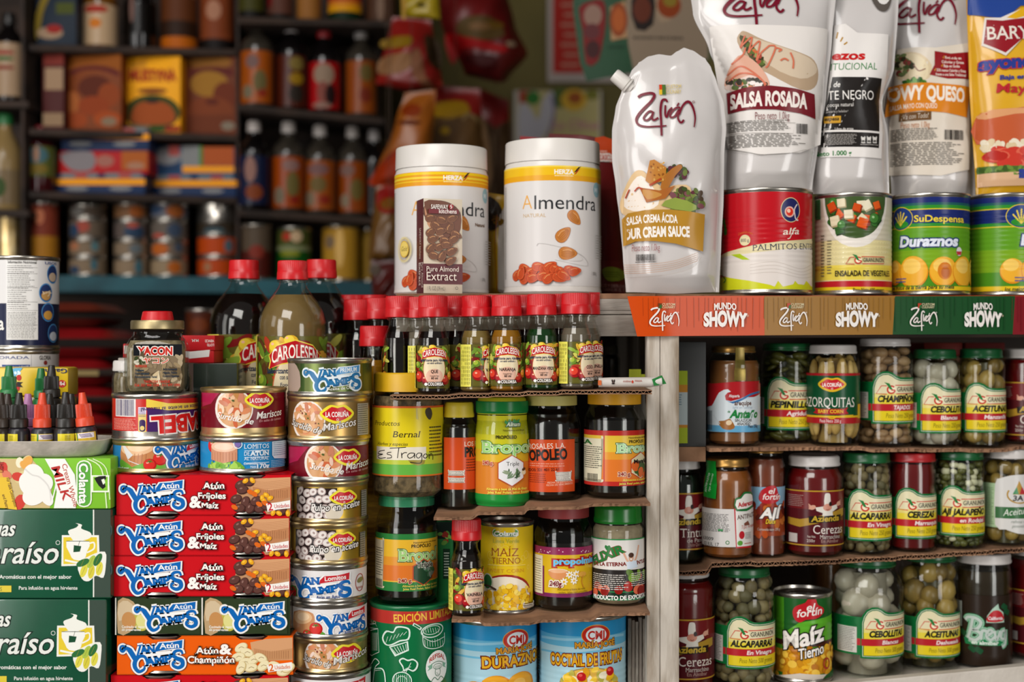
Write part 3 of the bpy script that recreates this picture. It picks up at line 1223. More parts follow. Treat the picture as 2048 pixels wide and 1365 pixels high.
# = LEFT: tea boxes, cream carton, tray of droppers
GREEN = plain('tea_green', '0f5338', .25, h2='0d4a32', nscale=15, coat=.5, bump=.25, scale=14)
for i, (ya, yb, dx, lab) in enumerate(((1019, 1196, 0, 'upper dark green herbal tea box with steaming cup emblem, under the cream carton'), (1200, 1376, -9.5, 'lower dark green herbal tea box with steaming cup emblem, under the other tea box'))):
 z1 = None if i else 1.1390
 A = carton('tea_box', lab, -150 + dx, 222 + dx, ya, yb, 1.36, .20, GREEN, group='herbal tea boxes', z0=(zat(1198, 1.36) if not i else .968), z1=(1.1390 if not i else zat(1198, 1.36) - .0005), bev=.002)
 y = ya - 1019
 q = lambda x: x + dx
 A.rect(q(188), ya + 1, q(221), yb - 1, '3b4a40')
 A.rect(q(186), ya + 1, q(188.5), yb - 1, 'e4e4da')
 A.text('Aguas', q(-52), y + 1072, q(27), 30, 'dfe2da', .02, it=.25, halo=('16241c', 2))
 A.text('Paraíso', q(-52), y + 1127, q(113), 44, 'dfe2da', .012, it=.25, halo=('16241c', 2))
 A.ring(q(116), y + 1086, 4, 4, 1, 'dfe2da')
 A.text('Aromáticas con el mejor sabor', q(-1), y + 1158, q(143), 7.5, 'dfe2da', .02)
 A.text('Para infusión en agua hirviente', q(38), y + 1180, q(155), 7, 'dfe2da', .015)
 A.rect(q(-30), y + 1172, q(23), y + 1185, 'd8c23c')
 A.text('SOBRES', q(-26), y + 1183, q(4), 8, '2c5a2a')
 # emblem: framed cup, steam, leaves
 A.rect(q(122), y + 1070, q(200), y + 1133, 'e9e9df', 6) if A.anchor else A.poly([(q(124), y + 1071), (q(198), y + 1071), (q(200), y + 1131), (q(123), y + 1133)], 'e9e9df')
 A.poly([(q(127), y + 1075), (q(194), y + 1075), (q(195), y + 1127), (q(127), y + 1129)], 'e0c533')
 A.poly([(q(150), y + 1083), (q(140), y + 1072), (q(137), y + 1062), (q(152), y + 1056), (q(157), y + 1050), (q(151), y + 1047), (q(164), y + 1050), (q(163), y + 1058), (q(180), y + 1065), (q(183), y + 1074), (q(172), y + 1080)], 'e9e9df', 3)
 A.poly([(q(133), y + 1083), (q(179), y + 1083), (q(174), y + 1104), (q(168), y + 1120), (q(148), y + 1120), (q(140), y + 1108)], 'ecece4', 2)
 A.stroke([(q(133), y + 1083), (q(179), y + 1083)], 1.2, '3f4a3a', 0)
 A.stroke([(q(178), y + 1088), (q(188), y + 1086), (q(188), y + 1098), (q(174), y + 1106)], 3, 'ecece4')
 A.stroke([(q(130), y + 1121), (q(158), y + 1126), (q(180), y + 1122)], 4, 'ecece4')
 A.poly([(q(148), y + 1091), (q(163), y + 1093), (q(160), y + 1104), (q(147), y + 1105)], '17492f')
 A.stroke([(q(157), y + 1092), (q(160), y + 1082)], .8, '3f4a3a', 0)
 A.poly([(q(156), y + 1130), (q(180), y + 1112), (q(210), y + 1104), (q(212), y + 1130), (q(207), y + 1156), (q(192), y + 1152), (q(178), y + 1163), (q(164), y + 1158)], 'e9e9df', 3)
 for cx, cy, a, c in ((168, 1142, 70, 'd8cf4a'), (183, 1144, 80, 'd2c640'), (199, 1138, 78, 'd8cf4a'), (183, 1124, 62, 'a9bf4a'), (196, 1120, 60, '2f6b38'), (166, 1126, 25, '2f6b38')):
  A.ell(q(cx), y + cy, 14, 6.5, c, a)
  A.stroke([(q(cx) - 4, y + cy + 8), (q(cx) + 3, y + cy - 8)], .7, '8d8a35', 0)
 A.done(A.root, 'print')

A = carton('cream_carton', 'green and white cream carton lying on its side on the tea boxes', -60, 221.5, 917, 1018, 1.36, .095, ink('7fbf35', .3), z0=1.1395, bev=.0012, partname='carton')
A.poly([(-60, 918), (63, 918), (105, 965), (100, 1017), (-60, 1017)], 'c9b27c')
A.blobs(-50, 922, 60, 1010, 26, 14, 10, ['c93a2c', 'e0a34c', 'd6c58c', 'b7b34a', 'd8745a', 'efe3c4'], 4, False)
for cx, cy, rx, ry in ((68, 950, 20, 22), (85, 968, 22, 20), (70, 990, 26, 20), (92, 992, 12, 22), (60, 970, 20, 26)):
 A.ell(cx, cy, rx, ry, 'ece9e2', 30)
A.stroke([(50, 938), (64, 950), (80, 955), (98, 975), (103, 1005)], 3, 'd5d2cc')
A.poly([(90, 918), (130, 918), (150, 950), (154, 985), (152, 1017), (108, 1017), (114, 985), (108, 950)], 'eeece6', 0)
A.stroke([(95, 922), (112, 958), (108, 990), (100, 1012)], 2.5, 'eeece6')
A.text('Cream Whole', 124, 930, 0, 10, 'b5462c', .01, w=88, ang=-74)
A.text('MILK', 103, 936, 0, 17, 'b5302a', .02, w=70, ang=-70, it=.15)
A.flat(168, 968)
A.rect(153, 921, 184, 1015, 'e9efdc', 14)
A.rect(155.5, 923.5, 181.5, 1012.5, '5aa63a', 12)
A.text('Colanta', 159, 928, 0, 17, 'f2f2ea', .03, w=80, ang=-90, halo=('3f8a30', 1))
A.free()
A.stroke([(175, 918), (204, 940), (214, 1017)], 2.5, 'd9ecb8', 5)
A.stroke([(186, 918), (213, 938), (220, 1000)], 2, 'd9ecb8', 5)
A.rect(184, 951, 219, 985, 'e9efdc')
A.rect(187, 954, 216, 982, '7fbf35')
A.poly([(189, 957), (198, 953), (212, 952), (213, 958), (209, 962), (212, 974), (206, 979), (198, 972), (194, 966)], '1d1d1b')
A.poly([(203, 960), (209, 958), (211, 966), (207, 970)], 'e9efdc')
A.poly([(-10, 955), (18, 955), (35, 1020), (-10, 1015)], 'e0b92f')
A.text('For Table Consumption', 13, 957, 0, 6, '5c3a1a', .02, w=60, ang=-74)
A.text('and Pastry', 5, 990, 0, 6, '5c3a1a', .02, w=30, ang=-74)
A.text('LIGHT', 7, 945, 0, 8, '8a2a22', .02, w=22, ang=90)
A.done(A.root, 'print')
CREAMTOP = A.top
o = mk('support_carton', box_bm(-.72, -.385, 1.462, 1.64, 1.1395, 1.1925, bev=.001), CARD, None, 30)
tag(o, 'plain cardboard carton behind the cream carton, under the milk cans', 'carton')

# foam tray
bm = bmesh.new()
rings = []
TX, TY, TW, TD = -.507, 1.402, .112, .050
for (g, z) in ((0.62, .0005), (.80, .0005), (.86, .003), (.97, .0135), (1.0, .0160), (.985, .0166), (.955, .0150), (.84, .0035), (.78, .0028), (0.0, .0028)):
 ring = []
 for i in range(64):
  a = 2 * math.pi * i / 64
  c, s_ = math.cos(a), math.sin(a)
  e = lambda v: math.copysign(abs(v) ** .5, v)
  gx = 1 - (1 - g) * .38
  ring.append(bm.verts.new((TX + TW * (gx if g else 0) * e(c), TY + TD * g * e(s_), CREAMTOP + z)))
 rings.append(ring)
for a, b in zip(rings, rings[1:]):
 for i in range(64):
  bm.faces.new((a[i], a[(i + 1) % 64], b[(i + 1) % 64], b[i]))
bm.faces.new(rings[0])
bmesh.ops.remove_doubles(bm, verts=bm.verts, dist=1e-6)
o = mk('foam_tray', bm, plain('grey_foam', 'cfc5b8', .8, h2='b5ada0', nscale=60, bump=.2), None, 50)
tag(o, 'pale grey foam tray holding the small dropper bottles, on the cream carton', 'tray')
TRAYZ = CREAMTOP + .0031

def dropper(name, lab, cx, ytop, Yc, col, body, tilt=0.0, z0=None, label=None, w=42):
 hw = w / 2
 yb = ytop + 105
 zb = z0 if z0 is not None else TRAYZ
 # base height follows the tip height seen in the photograph
 root, pr = rev(name, lab, 'bottle', cx, yb, Yc, hw, 'dropper bottles', tilt, zb)
 STANDS.pop()
 H = zat(ytop, Yc) - zb
 k = H / 105.0
 R_ = lambda L: [(a * Yc / F, (105 - b) * k) for a, b in L]
 bm_ = plain('dropper_' + body, body, .3, h2=body, nscale=20)
 lathe('bottle_body', R_([(0, 105), (hw - 2, 105), (hw, 103), (hw, 68), (hw - 2, 63), (hw - 7, 60), (hw - 8, 57), (0, 57)]), bm_, root, 40)
 cm = plain('cap_' + col, col, .38, h2=col, nscale=20)
 cap = lathe('cap', R_([(hw - 4, 60.5), (hw - 3, 60), (hw - 3, 46.5), (hw - 3.6, 45.5), (hw - 5.4, 44), (hw - 5.6, 22), (hw - 6.4, 20.5), (9.2, 20), (6.2, 1), (5.4, 0), (0, 0)]), cm, root, rib=(R_([(0, 44.5)])[0][1], R_([(0, 21)])[0][1], .0006, 44))
 if label:
  A = art(Rot(mat_of(root), hw * Yc / F, .0002), cx)
  A.root = root
  A.zk = k
  z = lambda b: (105 - b) * k
  m = A.S.R0
  U = lambda d: d * math.pi / 180 * m
  uvp = lambda a0, a1, b0, b1, c: A.polyuv([(U(a0), z(b1)), (U(a1), z(b1)), (U(a1), z(b0)), (U(a0), z(b0))], c)
  off, kind = label
  if kind == 'bar':
   uvp(off - 62, off + 30, 71, 103, 'e6d43a')
   V, T = [], []
   for i in range(14):
    a0 = z(74 + i * 1.9)
    q = len(V)
    V += [(U(off - 24), a0 - .0004), (U(off + 4), a0 - .0004), (U(off + 4), a0), (U(off - 24), a0)]
    T.append((q, q + 1, q + 2, q + 3))
   A.tris(V, T, '2a2618')
  else:
   uvp(off - 95, off + 95, 71, 103, 'd9b53a')
   uvp(off - 95, off - 78, 71, 103, 'e0682a')
   uvp(off - 78, off - 22, 71, 103, 'e6d43a')
   uvp(off - 22, off - 14, 71, 103, '3f8a4a')
   uvp(off - 12, off + 80, 72, 81, 'e9e4ea')
   for i in range(3):
    uvp(off - 4 + i * 6, off + 60 + i * 4, 73.5 + i * 2.3, 74.8 + i * 2.3, '5a3a6a')
   P = [(U(off + 10) + .0036 * math.cos(t * .3), z(93) + .0036 * math.sin(t * .3)) for t in range(21)]
   A.polyuv(P, 'ecdfe0' if kind == 'b' else 'd98ab5')
   uvp(off + 30, off + 70, 88, 94, 'e8ddc0')
   uvp(off - 70, off - 30, 74, 74.8, '6a5a20')
   for i in range(10):
    uvp(off - 70, off - 36, 76 + i * 2.4, 76.8 + i * 2.4, '8a7a20')
  A.done(root)
 return root

BLK, ORG, GRN = '26231f', 'd8492a', '2f7a43'
SO = plain('soft_dark', '26231f', .3)
dropper('dropper_bottle', 'dark brown capped dropper bottle cut by the left edge, front row of the foam tray', 1, 786, 1.385, '3a2f27', '2a221d', label=(10, 'bar'))
dropper('dropper_bottle', 'black capped dropper bottle with yellow barcode label, front row of the foam tray', 38, 786, 1.385, BLK, '232025', label=(-18, 'bar'))
dropper('dropper_bottle', 'upright orange capped dropper bottle with orange and yellow label, front row of the tray', 84.5, 786, 1.385, ORG, '2a2930', label=(12, 'b'))
dropper('dropper_bottle', 'black capped dropper bottle with pink and yellow label between the two orange caps', 131, 784.5, 1.385, BLK, '2a2825', label=(38, 'bar'), w=44)
dropper('dropper_bottle', 'tilted orange capped dropper bottle at the right end of the tray', 176, 785, 1.385, ORG, '2a2930', tilt=-6, label=(-20, 'b'), z0=TRAYZ + .002)
dropper('dropper_bottle', 'dark brown capped dropper bottle in the back row behind the black cap', 15, 788, 1.422, '3a2f27', '2a221d')
dropper('dropper_bottle', 'pink capped dropper bottle in the back row of the tray', 56, 788, 1.422, 'b57aa8', 'b57aa8')
dropper('dropper_bottle', 'black capped dropper bottle in the back row, left behind the middle black cap', 99, 788, 1.422, BLK, '232025')
dropper('dropper_bottle', 'black capped dropper bottle in the back row beside the right orange cap', 142, 788, 1.422, BLK, '232025')
# yellow stock packets and the taller back bottles
YEL = plain('yellow_film', 'e2c01f', .3, h2='d8b51a', nscale=20)
A = carton('stock_cube_pack', 'yellow printed packet standing behind the dropper bottles, upper of two', -40, 137, 735, 794, 1.475, .036, YEL, cat='packet', z0=zat(793, 1.475), bev=.004)
A.poly([(14, 742), (45, 736), (28, 756), (16, 762)], '6ab4d8', 2)
A.blobs(20, 740, 40, 756, 8, 2.5, 3, ['dbeef8'], 3)
A.ell(38, 756, 5, 6, 'c22a24')
A.ell(36, 774, 4, 9, 'c22a24')
A.poly([(34, 764), (46, 765), (41, 769), (46, 775), (34, 774)], '201c1a')
A.text('Gallina', 134, 738, 0, 9, '25305a', .02, w=52, ang=180)
A.ell(124, 768, 8, 7.5, 'c22a24')
A.text('Mi', 129, 764, 0, 7, 'f0e6d8', .03, w=9, ang=180)
A.done(A.root, 'print')
A = carton('stock_cube_pack', 'yellow printed packet lying under the other, mostly hidden behind droppers', -40, 134, 794, 858, 1.475, .036, YEL, cat='packet', z0=1.1925, z1=zat(793, 1.475) - .0004, bev=.004)
A.poly([(58, 800), (76, 790), (76, 806), (60, 812)], 'e6dfd6')
A.done(A.root, 'print')
for cx, yt, c, b, lab in ((18, 732, GRN, GRN, 'tall standing green dropper bottle in the back, left'), (82, 737, GRN, GRN, 'green dropper bottle half hidden behind the tall black cap'), (103, 731, BLK, BLK, 'black dropper bottle standing highest among the droppers')):
 Yc = 1.444 if cx != 82 else 1.458
 dropper('dropper_bottle', lab, cx, yt, Yc - (.004 if cx != 82 else 0), c, b, z0=TRAYZ + .028, w=40 if cx != 82 else 34)
o = mk('dropper_riser', box_bm(-.58, -.44, 1.4265 + .006, 1.470, TRAYZ + .0135, TRAYZ + .0275, bev=.001), plain('box_board', '3a332d', .8), None, 30)
tag(o, 'small dark box under the three tallest dropper bottles', 'box')

# milk cans
A = can('milk_can', 'large white and navy tin with nutrition table, on top of the other milk can', 46, 142, 511, 698, 1.56, z0=zat(700, 1.52), cat='can')
A.band(516, 694, 'dcdad8')
A.band(607, 694, '1c2240')
A.rect(13, 519, 76, 680, 'e3e1dd')
for y0_, y1_ in ((520, 521), (535, 535.6), (547, 547.6), (575, 575.6), (604, 604.6), (621, 621.6), (650, 650.6)):
 A.rect(14, y0_, 75, y1_, '55534f')
A.text('Información Nutricional', 16, 527, 73, 5.2, '4a4844', .03)
A.fine(15, 530, 70, 620, '6a6864', 22, .3, 4, .5)
A.fine(15, 624, 73, 678, '6a6864', 17, .35, 8, .1)
A.text('USOS', 90, 529, 112, 5, '4a5a8a', .03)
for cy, cx_, c in ((549, 105, 'c9b39a'), (586, 92, 'c99a5a'), (625, 96, 'd8a24a'), (667, 106, 'cfd8e4')):
 A.ell(cx_, cy, 16, 19, '4a8ac2')
 A.ell(cx_, cy, 14, 16.5, '273a6a')
 A.ell(cx_, cy + 6, 11, 9, c)
A.blobs(84, 580, 100, 594, 8, 4, 1.5, ['e8d0a8'], 3)
A.text('Gloria', -30, 660, 8, 26, 'e9e7e2', .02)
A.done(A.root)
zt = zat(700, 1.52)
A = can('milk_can', 'white evaporated milk tin under the large navy tin', 45, 143, 702, 880, 1.56, z0=1.1925, tall=zt - .0003 - 1.1925)
A.band(707, 880, 'dddbd9')
A.text('LECHE EVAPORADA', -52, 718, 58, 5.5, '55608a', .02)
A.rect(4, 730, 60, 739, '31508f', 0)
A.text('mejor el CAFÉ', 18, 737.5, 57, 5, 'dcdad8', .02)
A.rect(62, 709, 63, 740, '9a98a0')
A.text('GLORIA', 79, 720, 101, 8, '3a3230', .03)
A.ell(91, 726, 4.5, 4.5, '8f2f2a')
A.fine(72, 733, 104, 736, '8a84a0', 1, .5)
A.done(A.root)

# = twin packs of tuna
def notched(x0, x1, z0, z1, notches, dep):
 """outline of a panel whose lower and upper edges are cut out at the notches"""
 P = [(x0, z0)]
 for a, b in notches:
  P += [(a, z0), (a + dep * 1.6, z0 + dep), (b - dep * 1.6, z0 + dep), (b, z0)]
 P += [(x1, z0), (x1, z1)]
 for a, b in notches[::-1]:
  P += [(b, z1), (b - dep * 1.6, z1 - dep), (a + dep * 1.6, z1 - dep), (a, z1)]
 P += [(x0, z1)]
 return P

def panel_bm(bm, P, f, t):
 """extrude outline P (2d) through f(a,b,depth)"""
 T = tessellate_polygon([[Vector((a, b, 0)) for a, b in P]])
 va = [bm.verts.new(f(a, b, 0)) for a, b in P]
 vb = [bm.verts.new(f(a, b, t)) for a, b in P]
 for q in T:
  bm.faces.new([va[i] for i in q])
  bm.faces.new([vb[i] for i in reversed(q)])
 n = len(P)
 for i in range(n):
  bm.faces.new((va[i], va[(i + 1) % n], vb[(i + 1) % n], vb[i]))

def tuna_pack(lab, x0, x1, y0, y1, z0, z1, kind, Y=1.37):
 col = {'bean': 'c60d18', 'green': '27331c', 'mush': 'e65c08'}[kind]
 W = (x1 - x0) * Y / F
 X = ((x0 + x1) / 2 - PX) * Y / F
 h = z1 - z0
 root = thing('tuna_pack', lab, 'tuna pack', (X, Y, z0), (0, 0, 0), 'twin tuna packs')
 r = W / 4 - .0006
 for sx in (-1, 1):
  bm = lathe_bm([(0, .0012), (r - .003, .0012), (r - .002, .0002), (r, .001), (r, .0024), (r - .001, .004), (r - .001, h - .0045), (r, h - .0028), (r, h - .0014), (r - .002, h - .0006), (r - .003, h - .003), (0, h - .003)], 48)
  bmesh.ops.translate(bm, verts=bm.verts, vec=(sx * W / 4, r + .0012, 0))
  mk('can', bm, STEEL, root, 35)
 n = [(-W / 2 + W * .17, -W / 2 + W * .37), (-W / 2 + W * .67, -W / 2 + W * .86)]
 bm = bmesh.new()
 panel_bm(bm, notched(-W / 2, W / 2, .0005, h - .0005, n, h * .09), lambda a, b, t: (a, t, b), .0007)
 D = 2 * r + .0024
 panel_bm(bm, notched(-W / 2, W / 2, .0, D, n, .012), lambda a, b, t: (a, b, h - .0007 + t), .0006)
 panel_bm(bm, notched(-W / 2, W / 2, .0, D, n, .012), lambda a, b, t: (a, b, .0001 + t), .0006)
 panel_bm(bm, [(-W / 2, 0), (W / 2, 0), (W / 2, h), (-W / 2, h)], lambda a, b, t: (a, D + t, b), .0007)
 mk('sleeve', bm, ink(col, .27), root, 20)
 A = art(Flat(mat_of(root), (0, 0, 0)), (x0 + x1) / 2)
 u = (x1 - x0) / 354.0
 q = lambda dx: x0 + dx * u
 v = (y1 - y0) / 80.0
 p = lambda dy: y0 + dy * v
 if kind == 'bean':
  A.flat(q(265), p(40))
  A.poly([(q(248), p(26)), (q(262), p(10)), (q(290), p(7)), (q(353), p(6)), (q(353), p(78)), (q(305), p(78)), (q(300), p(70)), (q(246), p(70)), (q(240), p(50))], 'b98a64')
  A.poly([(q(272), p(9)), (q(300), p(7)), (q(352.5), p(5)), (q(352.5), p(44)), (q(300), p(50)), (q(276), p(44))], 'd09a6e')
  A.poly([(q(276), p(24)), (q(310), p(31)), (q(352.5), p(24)), (q(352.5), p(44)), (q(320), p(56)), (q(290), p(50)), (q(276), p(42))], 'b97f55')
  for i in range(5):
   A.stroke([(q(276), p(12 + i * 3)), (q(305), p(15 + i * 3)), (q(351), p(9 + i * 3.4))], .8, 'b9835a')
  for i in range(16):
   A.stroke([(q(280 + i * 4.4), p(29 + (i % 3))), (q(280 + i * 4.4), p(46))], .6, 'a8724b', 0)
  for cx, cy, a in ((252, 20, 30), (268, 14, -20), (256, 30, 10), (243, 48, 20), (262, 54, 70), (272, 66, 60), (250, 66, 0), (292, 66, 30), (305, 62, 0), (283, 52, 40), (334, 72, 10)):
   A.ell(q(cx), p(cy), 12, 9, '3f231f', a)
   A.ell(q(cx) - 1, p(cy) - 1, 10.5, 7.5, '5d3a33', a)
   A.ell(q(cx) - 3, p(cy) - 3, 3, 1.6, '8d6a60', a)
  for cx, cy in ((262, 12), (276, 11), (285, 33), (296, 46), (304, 40), (312, 46), (300, 52), (318, 75), (330, 76), (348, 76)):
   A.ell(q(cx), p(cy), 6.5, 4.5, 'e2a01e', cx * 7)
   A.ell(q(cx) - 1, p(cy) - 1, 3, 2, 'f0c040', cx * 7)
  for cx, cy in ((280, 38), (272, 34), (290, 58), (302, 56), (240, 64)):
   A.ell(q(cx), p(cy), 7, 4.5, 'd9661c', -30)
  A.poly([(q(304), p(57)), (q(330), p(54)), (q(353), p(50)), (q(353), p(66)), (q(330), p(68)), (q(307), p(73))], 'efebe4')
  A.text('2', q(309), p(71), 0, 15, 'c3202a', .02, serif=.8, w=9, ang=8)
  A.text('Unidades', q(321), p(66), 0, 7.5, 'c3202a', .01, serif=.6, w=30, ang=5)
  A.free()
  tuna_logo(A, q(8), p(9), 134 * u, 67 * v, 'Atún')
  for t, ax, yb, wd, hh in (('Atún', 177, 28, 42, 14), ('Fríjoles', 167, 47, 55, 12), ('Maíz', 174, 66, 33, 12)):
   A.text(t, q(ax), p(yb), q(ax + wd), hh, 'f4efe8', .028, halo=('6a1418', 1.6), serif=.5)
  A.text('&', q(150), p(64), q(171), 22, 'f4efe8', .04, halo=('6a1418', 1.6))
 elif kind == 'green':
  for s_ in (0, 177):
   g = lambda a: q(a + s_)
   A.flat(g(90), p(40))
   A.rect(g(5), p(3), g(172), p(77), '2d3a22')
   A.poly([(g(6), p(8)), (g(28), p(4)), (g(44), p(20)), (g(46), p(50)), (g(30), p(74)), (g(6), p(76))], 'b79a72', 2)
   A.poly([(g(8), p(14)), (g(26), p(8)), (g(40), p(24)), (g(36), p(40)), (g(8), p(50))], 'cdb795', 2)
   A.ell(g(52), p(52), 15, 19, 'b9b046', 20)
   A.ell(g(54), p(52), 11, 15, 'd9d388', 20)
   A.ell(g(28), p(50), 14, 18, 'c08a52', 10)
   A.text('Cocinado al vapor', g(14), p(65), 0, 5, 'e9e5da', .02, w=46)
   A.text('sin preservantes', g(14), p(71), 0, 5, 'e9e5da', .02, w=38)
   A.free()
   tuna_logo(A, g(38), p(8), 132 * u, 64 * v, 'Atún', wt='dfe6ea', dark='e8e4da')
  A.rect(q(175.5), p(1), q(178.5), p(79), 'd9d4c8')
  A.rect(q(1), p(1), q(3.5), p(79), 'd9d4c8')
 else:
  A.flat(q(265), p(40))
  A.poly([(q(268), p(14)), (q(300), p(7)), (q(353), p(4)), (q(353), p(50)), (q(300), p(52)), (q(272), p(40))], 'd09a6e')
  A.poly([(q(275), p(26)), (q(310), p(33)), (q(353), p(26)), (q(353), p(48)), (q(300), p(52)), (q(278), p(44))], 'bf8a5e')
  for i in range(15):
   A.stroke([(q(280 + i * 4.6), p(31)), (q(280 + i * 4.6), p(47))], .6, 'a8724b', 0)
  for cx, cy, a in ((250, 25, 30), (262, 35, -20), (245, 44, 10), (258, 55, 20), (275, 50, 40), (290, 46, -30), (270, 66, 10), (295, 62, 40), (318, 62, -20), (335, 74, 10), (250, 66, 60), (345, 66, 30)):
   A.ell(q(cx), p(cy), 14, 9, 'cbb57e', a)
   A.ell(q(cx) - 1, p(cy) - 1, 12.5, 7.5, 'e9dcb2', a)
   A.stroke([(q(cx - 5), p(cy + 1)), (q(cx), p(cy - 2)), (q(cx + 6), p(cy))], 1, '8d7448')
  A.poly([(q(302), p(60)), (q(330), p(57)), (q(352), p(54)), (q(352), p(70)), (q(330), p(71)), (q(305), p(75))], 'efebe4')
  A.text('2', q(307), p(73), 0, 14, 'd9641c', .02, serif=.8, w=9, ang=6)
  A.text('Unidades', q(318), p(69), 0, 7.5, 'd9641c', .01, serif=.6, w=31, ang=4)
  A.free()
  tuna_logo(A, q(5), p(7), 134 * u, 69 * v, 'Atún')
  A.text('Atún', q(160), p(37), q(204), 14, 'f4efe8', .025, halo=('7a3410', 1.6), serif=.5)
  A.text('&', q(208), p(37), q(229), 19, 'f4efe8', .04, halo=('7a3410', 1.6))
  A.text('Champiñón', q(143), p(56), q(236), 14, 'f4efe8', .025, halo=('7a3410', 1.6), serif=.5)
 A.done(root, 'print')
 return root

zs = [.9402, zat(1351, 1.37), zat(1272, 1.37), zat(1194, 1.37), zat(1112.5, 1.37), zat(1031.5, 1.37), zat(949.5, 1.37)]
PK = [('red tuna and beans twin pack at the bottom of its stack, cut by the frame', 222, 577, 1351, 1430, 'bean'),
  ('orange tuna and mushroom twin pack in the stack', 234, 586, 1272, 1350, 'mush'),
  ('dark green tuna twin pack above the orange one', 230, 580, 1195, 1271, 'green'),
  ('red tuna and beans twin pack lying right on the dark green one', 228, 580, 1113, 1193, 'bean'),
  ('red tuna and beans twin pack between two other red packs', 229, 579, 1032, 1112, 'bean'),
  ('red tuna and beans twin pack topmost in the stack, carrying the loose cans', 233, 582, 950, 1031, 'bean')]
for i, (lab, a, b, c, d, k) in enumerate(PK):
 tuna_pack(lab, a, b, c, d, zs[i] + .0002, zs[i + 1], k)
PTOP = zs[6] + .0001

# = loose fish cans
def seafood(A, cx, cy, r, seed=1, squash=1.0):
 """printed bowl of shellfish"""
 A.flat(cx, cy)
 A.ell(cx, cy, r, r * squash, 'e6ddd4')
 A.ell(cx + r * .04, cy, r * .9, r * .9 * squash, 'cf9a68')
 A.blobs(cx - r * .8, cy - r * .8 * squash, cx + r * .8, cy + r * .8 * squash, 22, r * .26, r * .13, ['e0b58e', 'd88a5e', 'c9653f', 'e9cdb0', 'b98048', 'd9a070'], seed)
 A.blobs(cx - r * .7, cy - r * .85 * squash, cx + r * .7, cy + r * .1 * squash, 7, r * .24, r * .1, ['efd6c6', 'e6c2ae', 'c77f62'], seed + 3)
 A.blobs(cx - r * .7, cy - r * .7, cx + r * .7, cy + r * .7, 6, r * .05, r * .04, ['4a5a2a', '7a2a1c'], seed + 5)
 A.free()

def octopus(A, x0, y0, x1, y1, seed=2):
 A.flat((x0 + x1) / 2, (y0 + y1) / 2)
 A.rect(x0, y0, x1, y1, '2e211f')
 R = random.Random(seed)
 for i in range(5):
  for j in range(4):
   x = x0 + (i + .5 + .5 * (j % 2)) * (x1 - x0) / 5 + R.uniform(-3, 3)
   y = y0 + (j + .5) * (y1 - y0) / 4 + R.uniform(-3, 3)
   if x > x1 - 4:
    continue
   a = R.uniform(-40, 40)
   A.ell(x, y, R.uniform(8, 12), R.uniform(7, 9), 'b9a6a0', a, 14)
   A.ell(x, y, R.uniform(6, 9.5), R.uniform(5.5, 7.5), 'e3dbd4', a, 14)
   A.ell(x + 1, y, 3, 2.4, 'a08a84', a, 10)
 A.free()

def tomato(A, x, y, r):
 A.ell(x, y, r, r * .92, 'b3191c')
 A.ell(x - r * .1, y - r * .05, r * .85, r * .78, 'd4302a')
 A.ell(x - r * .35, y - r * .3, r * .22, r * .14, 'f0a090')
 for k in range(5):
  a = k * 1.256 + .3
  A.stroke([(x, y - r * .5), (x + r * .5 * math.cos(a), y - r * .5 + r * .3 * math.sin(a))], r * .12, '3f7a2a', 0)

def fish_slab(A, x, y, w, h):
 """printed cut block of tuna"""
 A.poly([(x, y + h * .25), (x + w * .5, y + h * .45), (x + w, y + h * .25), (x + w, y + h * .85), (x + w * .5, y + h), (x, y + h * .85)], 'c98d6c', 0)
 A.ell(x + w / 2, y + h * .25, w / 2, h * .24, 'e6bda0')
 A.ell(x + w / 2, y + h * .25, w * .36, h * .15, 'eed0b8')
 for i in range(9):
  A.stroke([(x + w * (i + .5) / 9, y + h * .5), (x + w * (i + .5) / 9, y + h * .92)], w * .02, 'b5785a', 0)

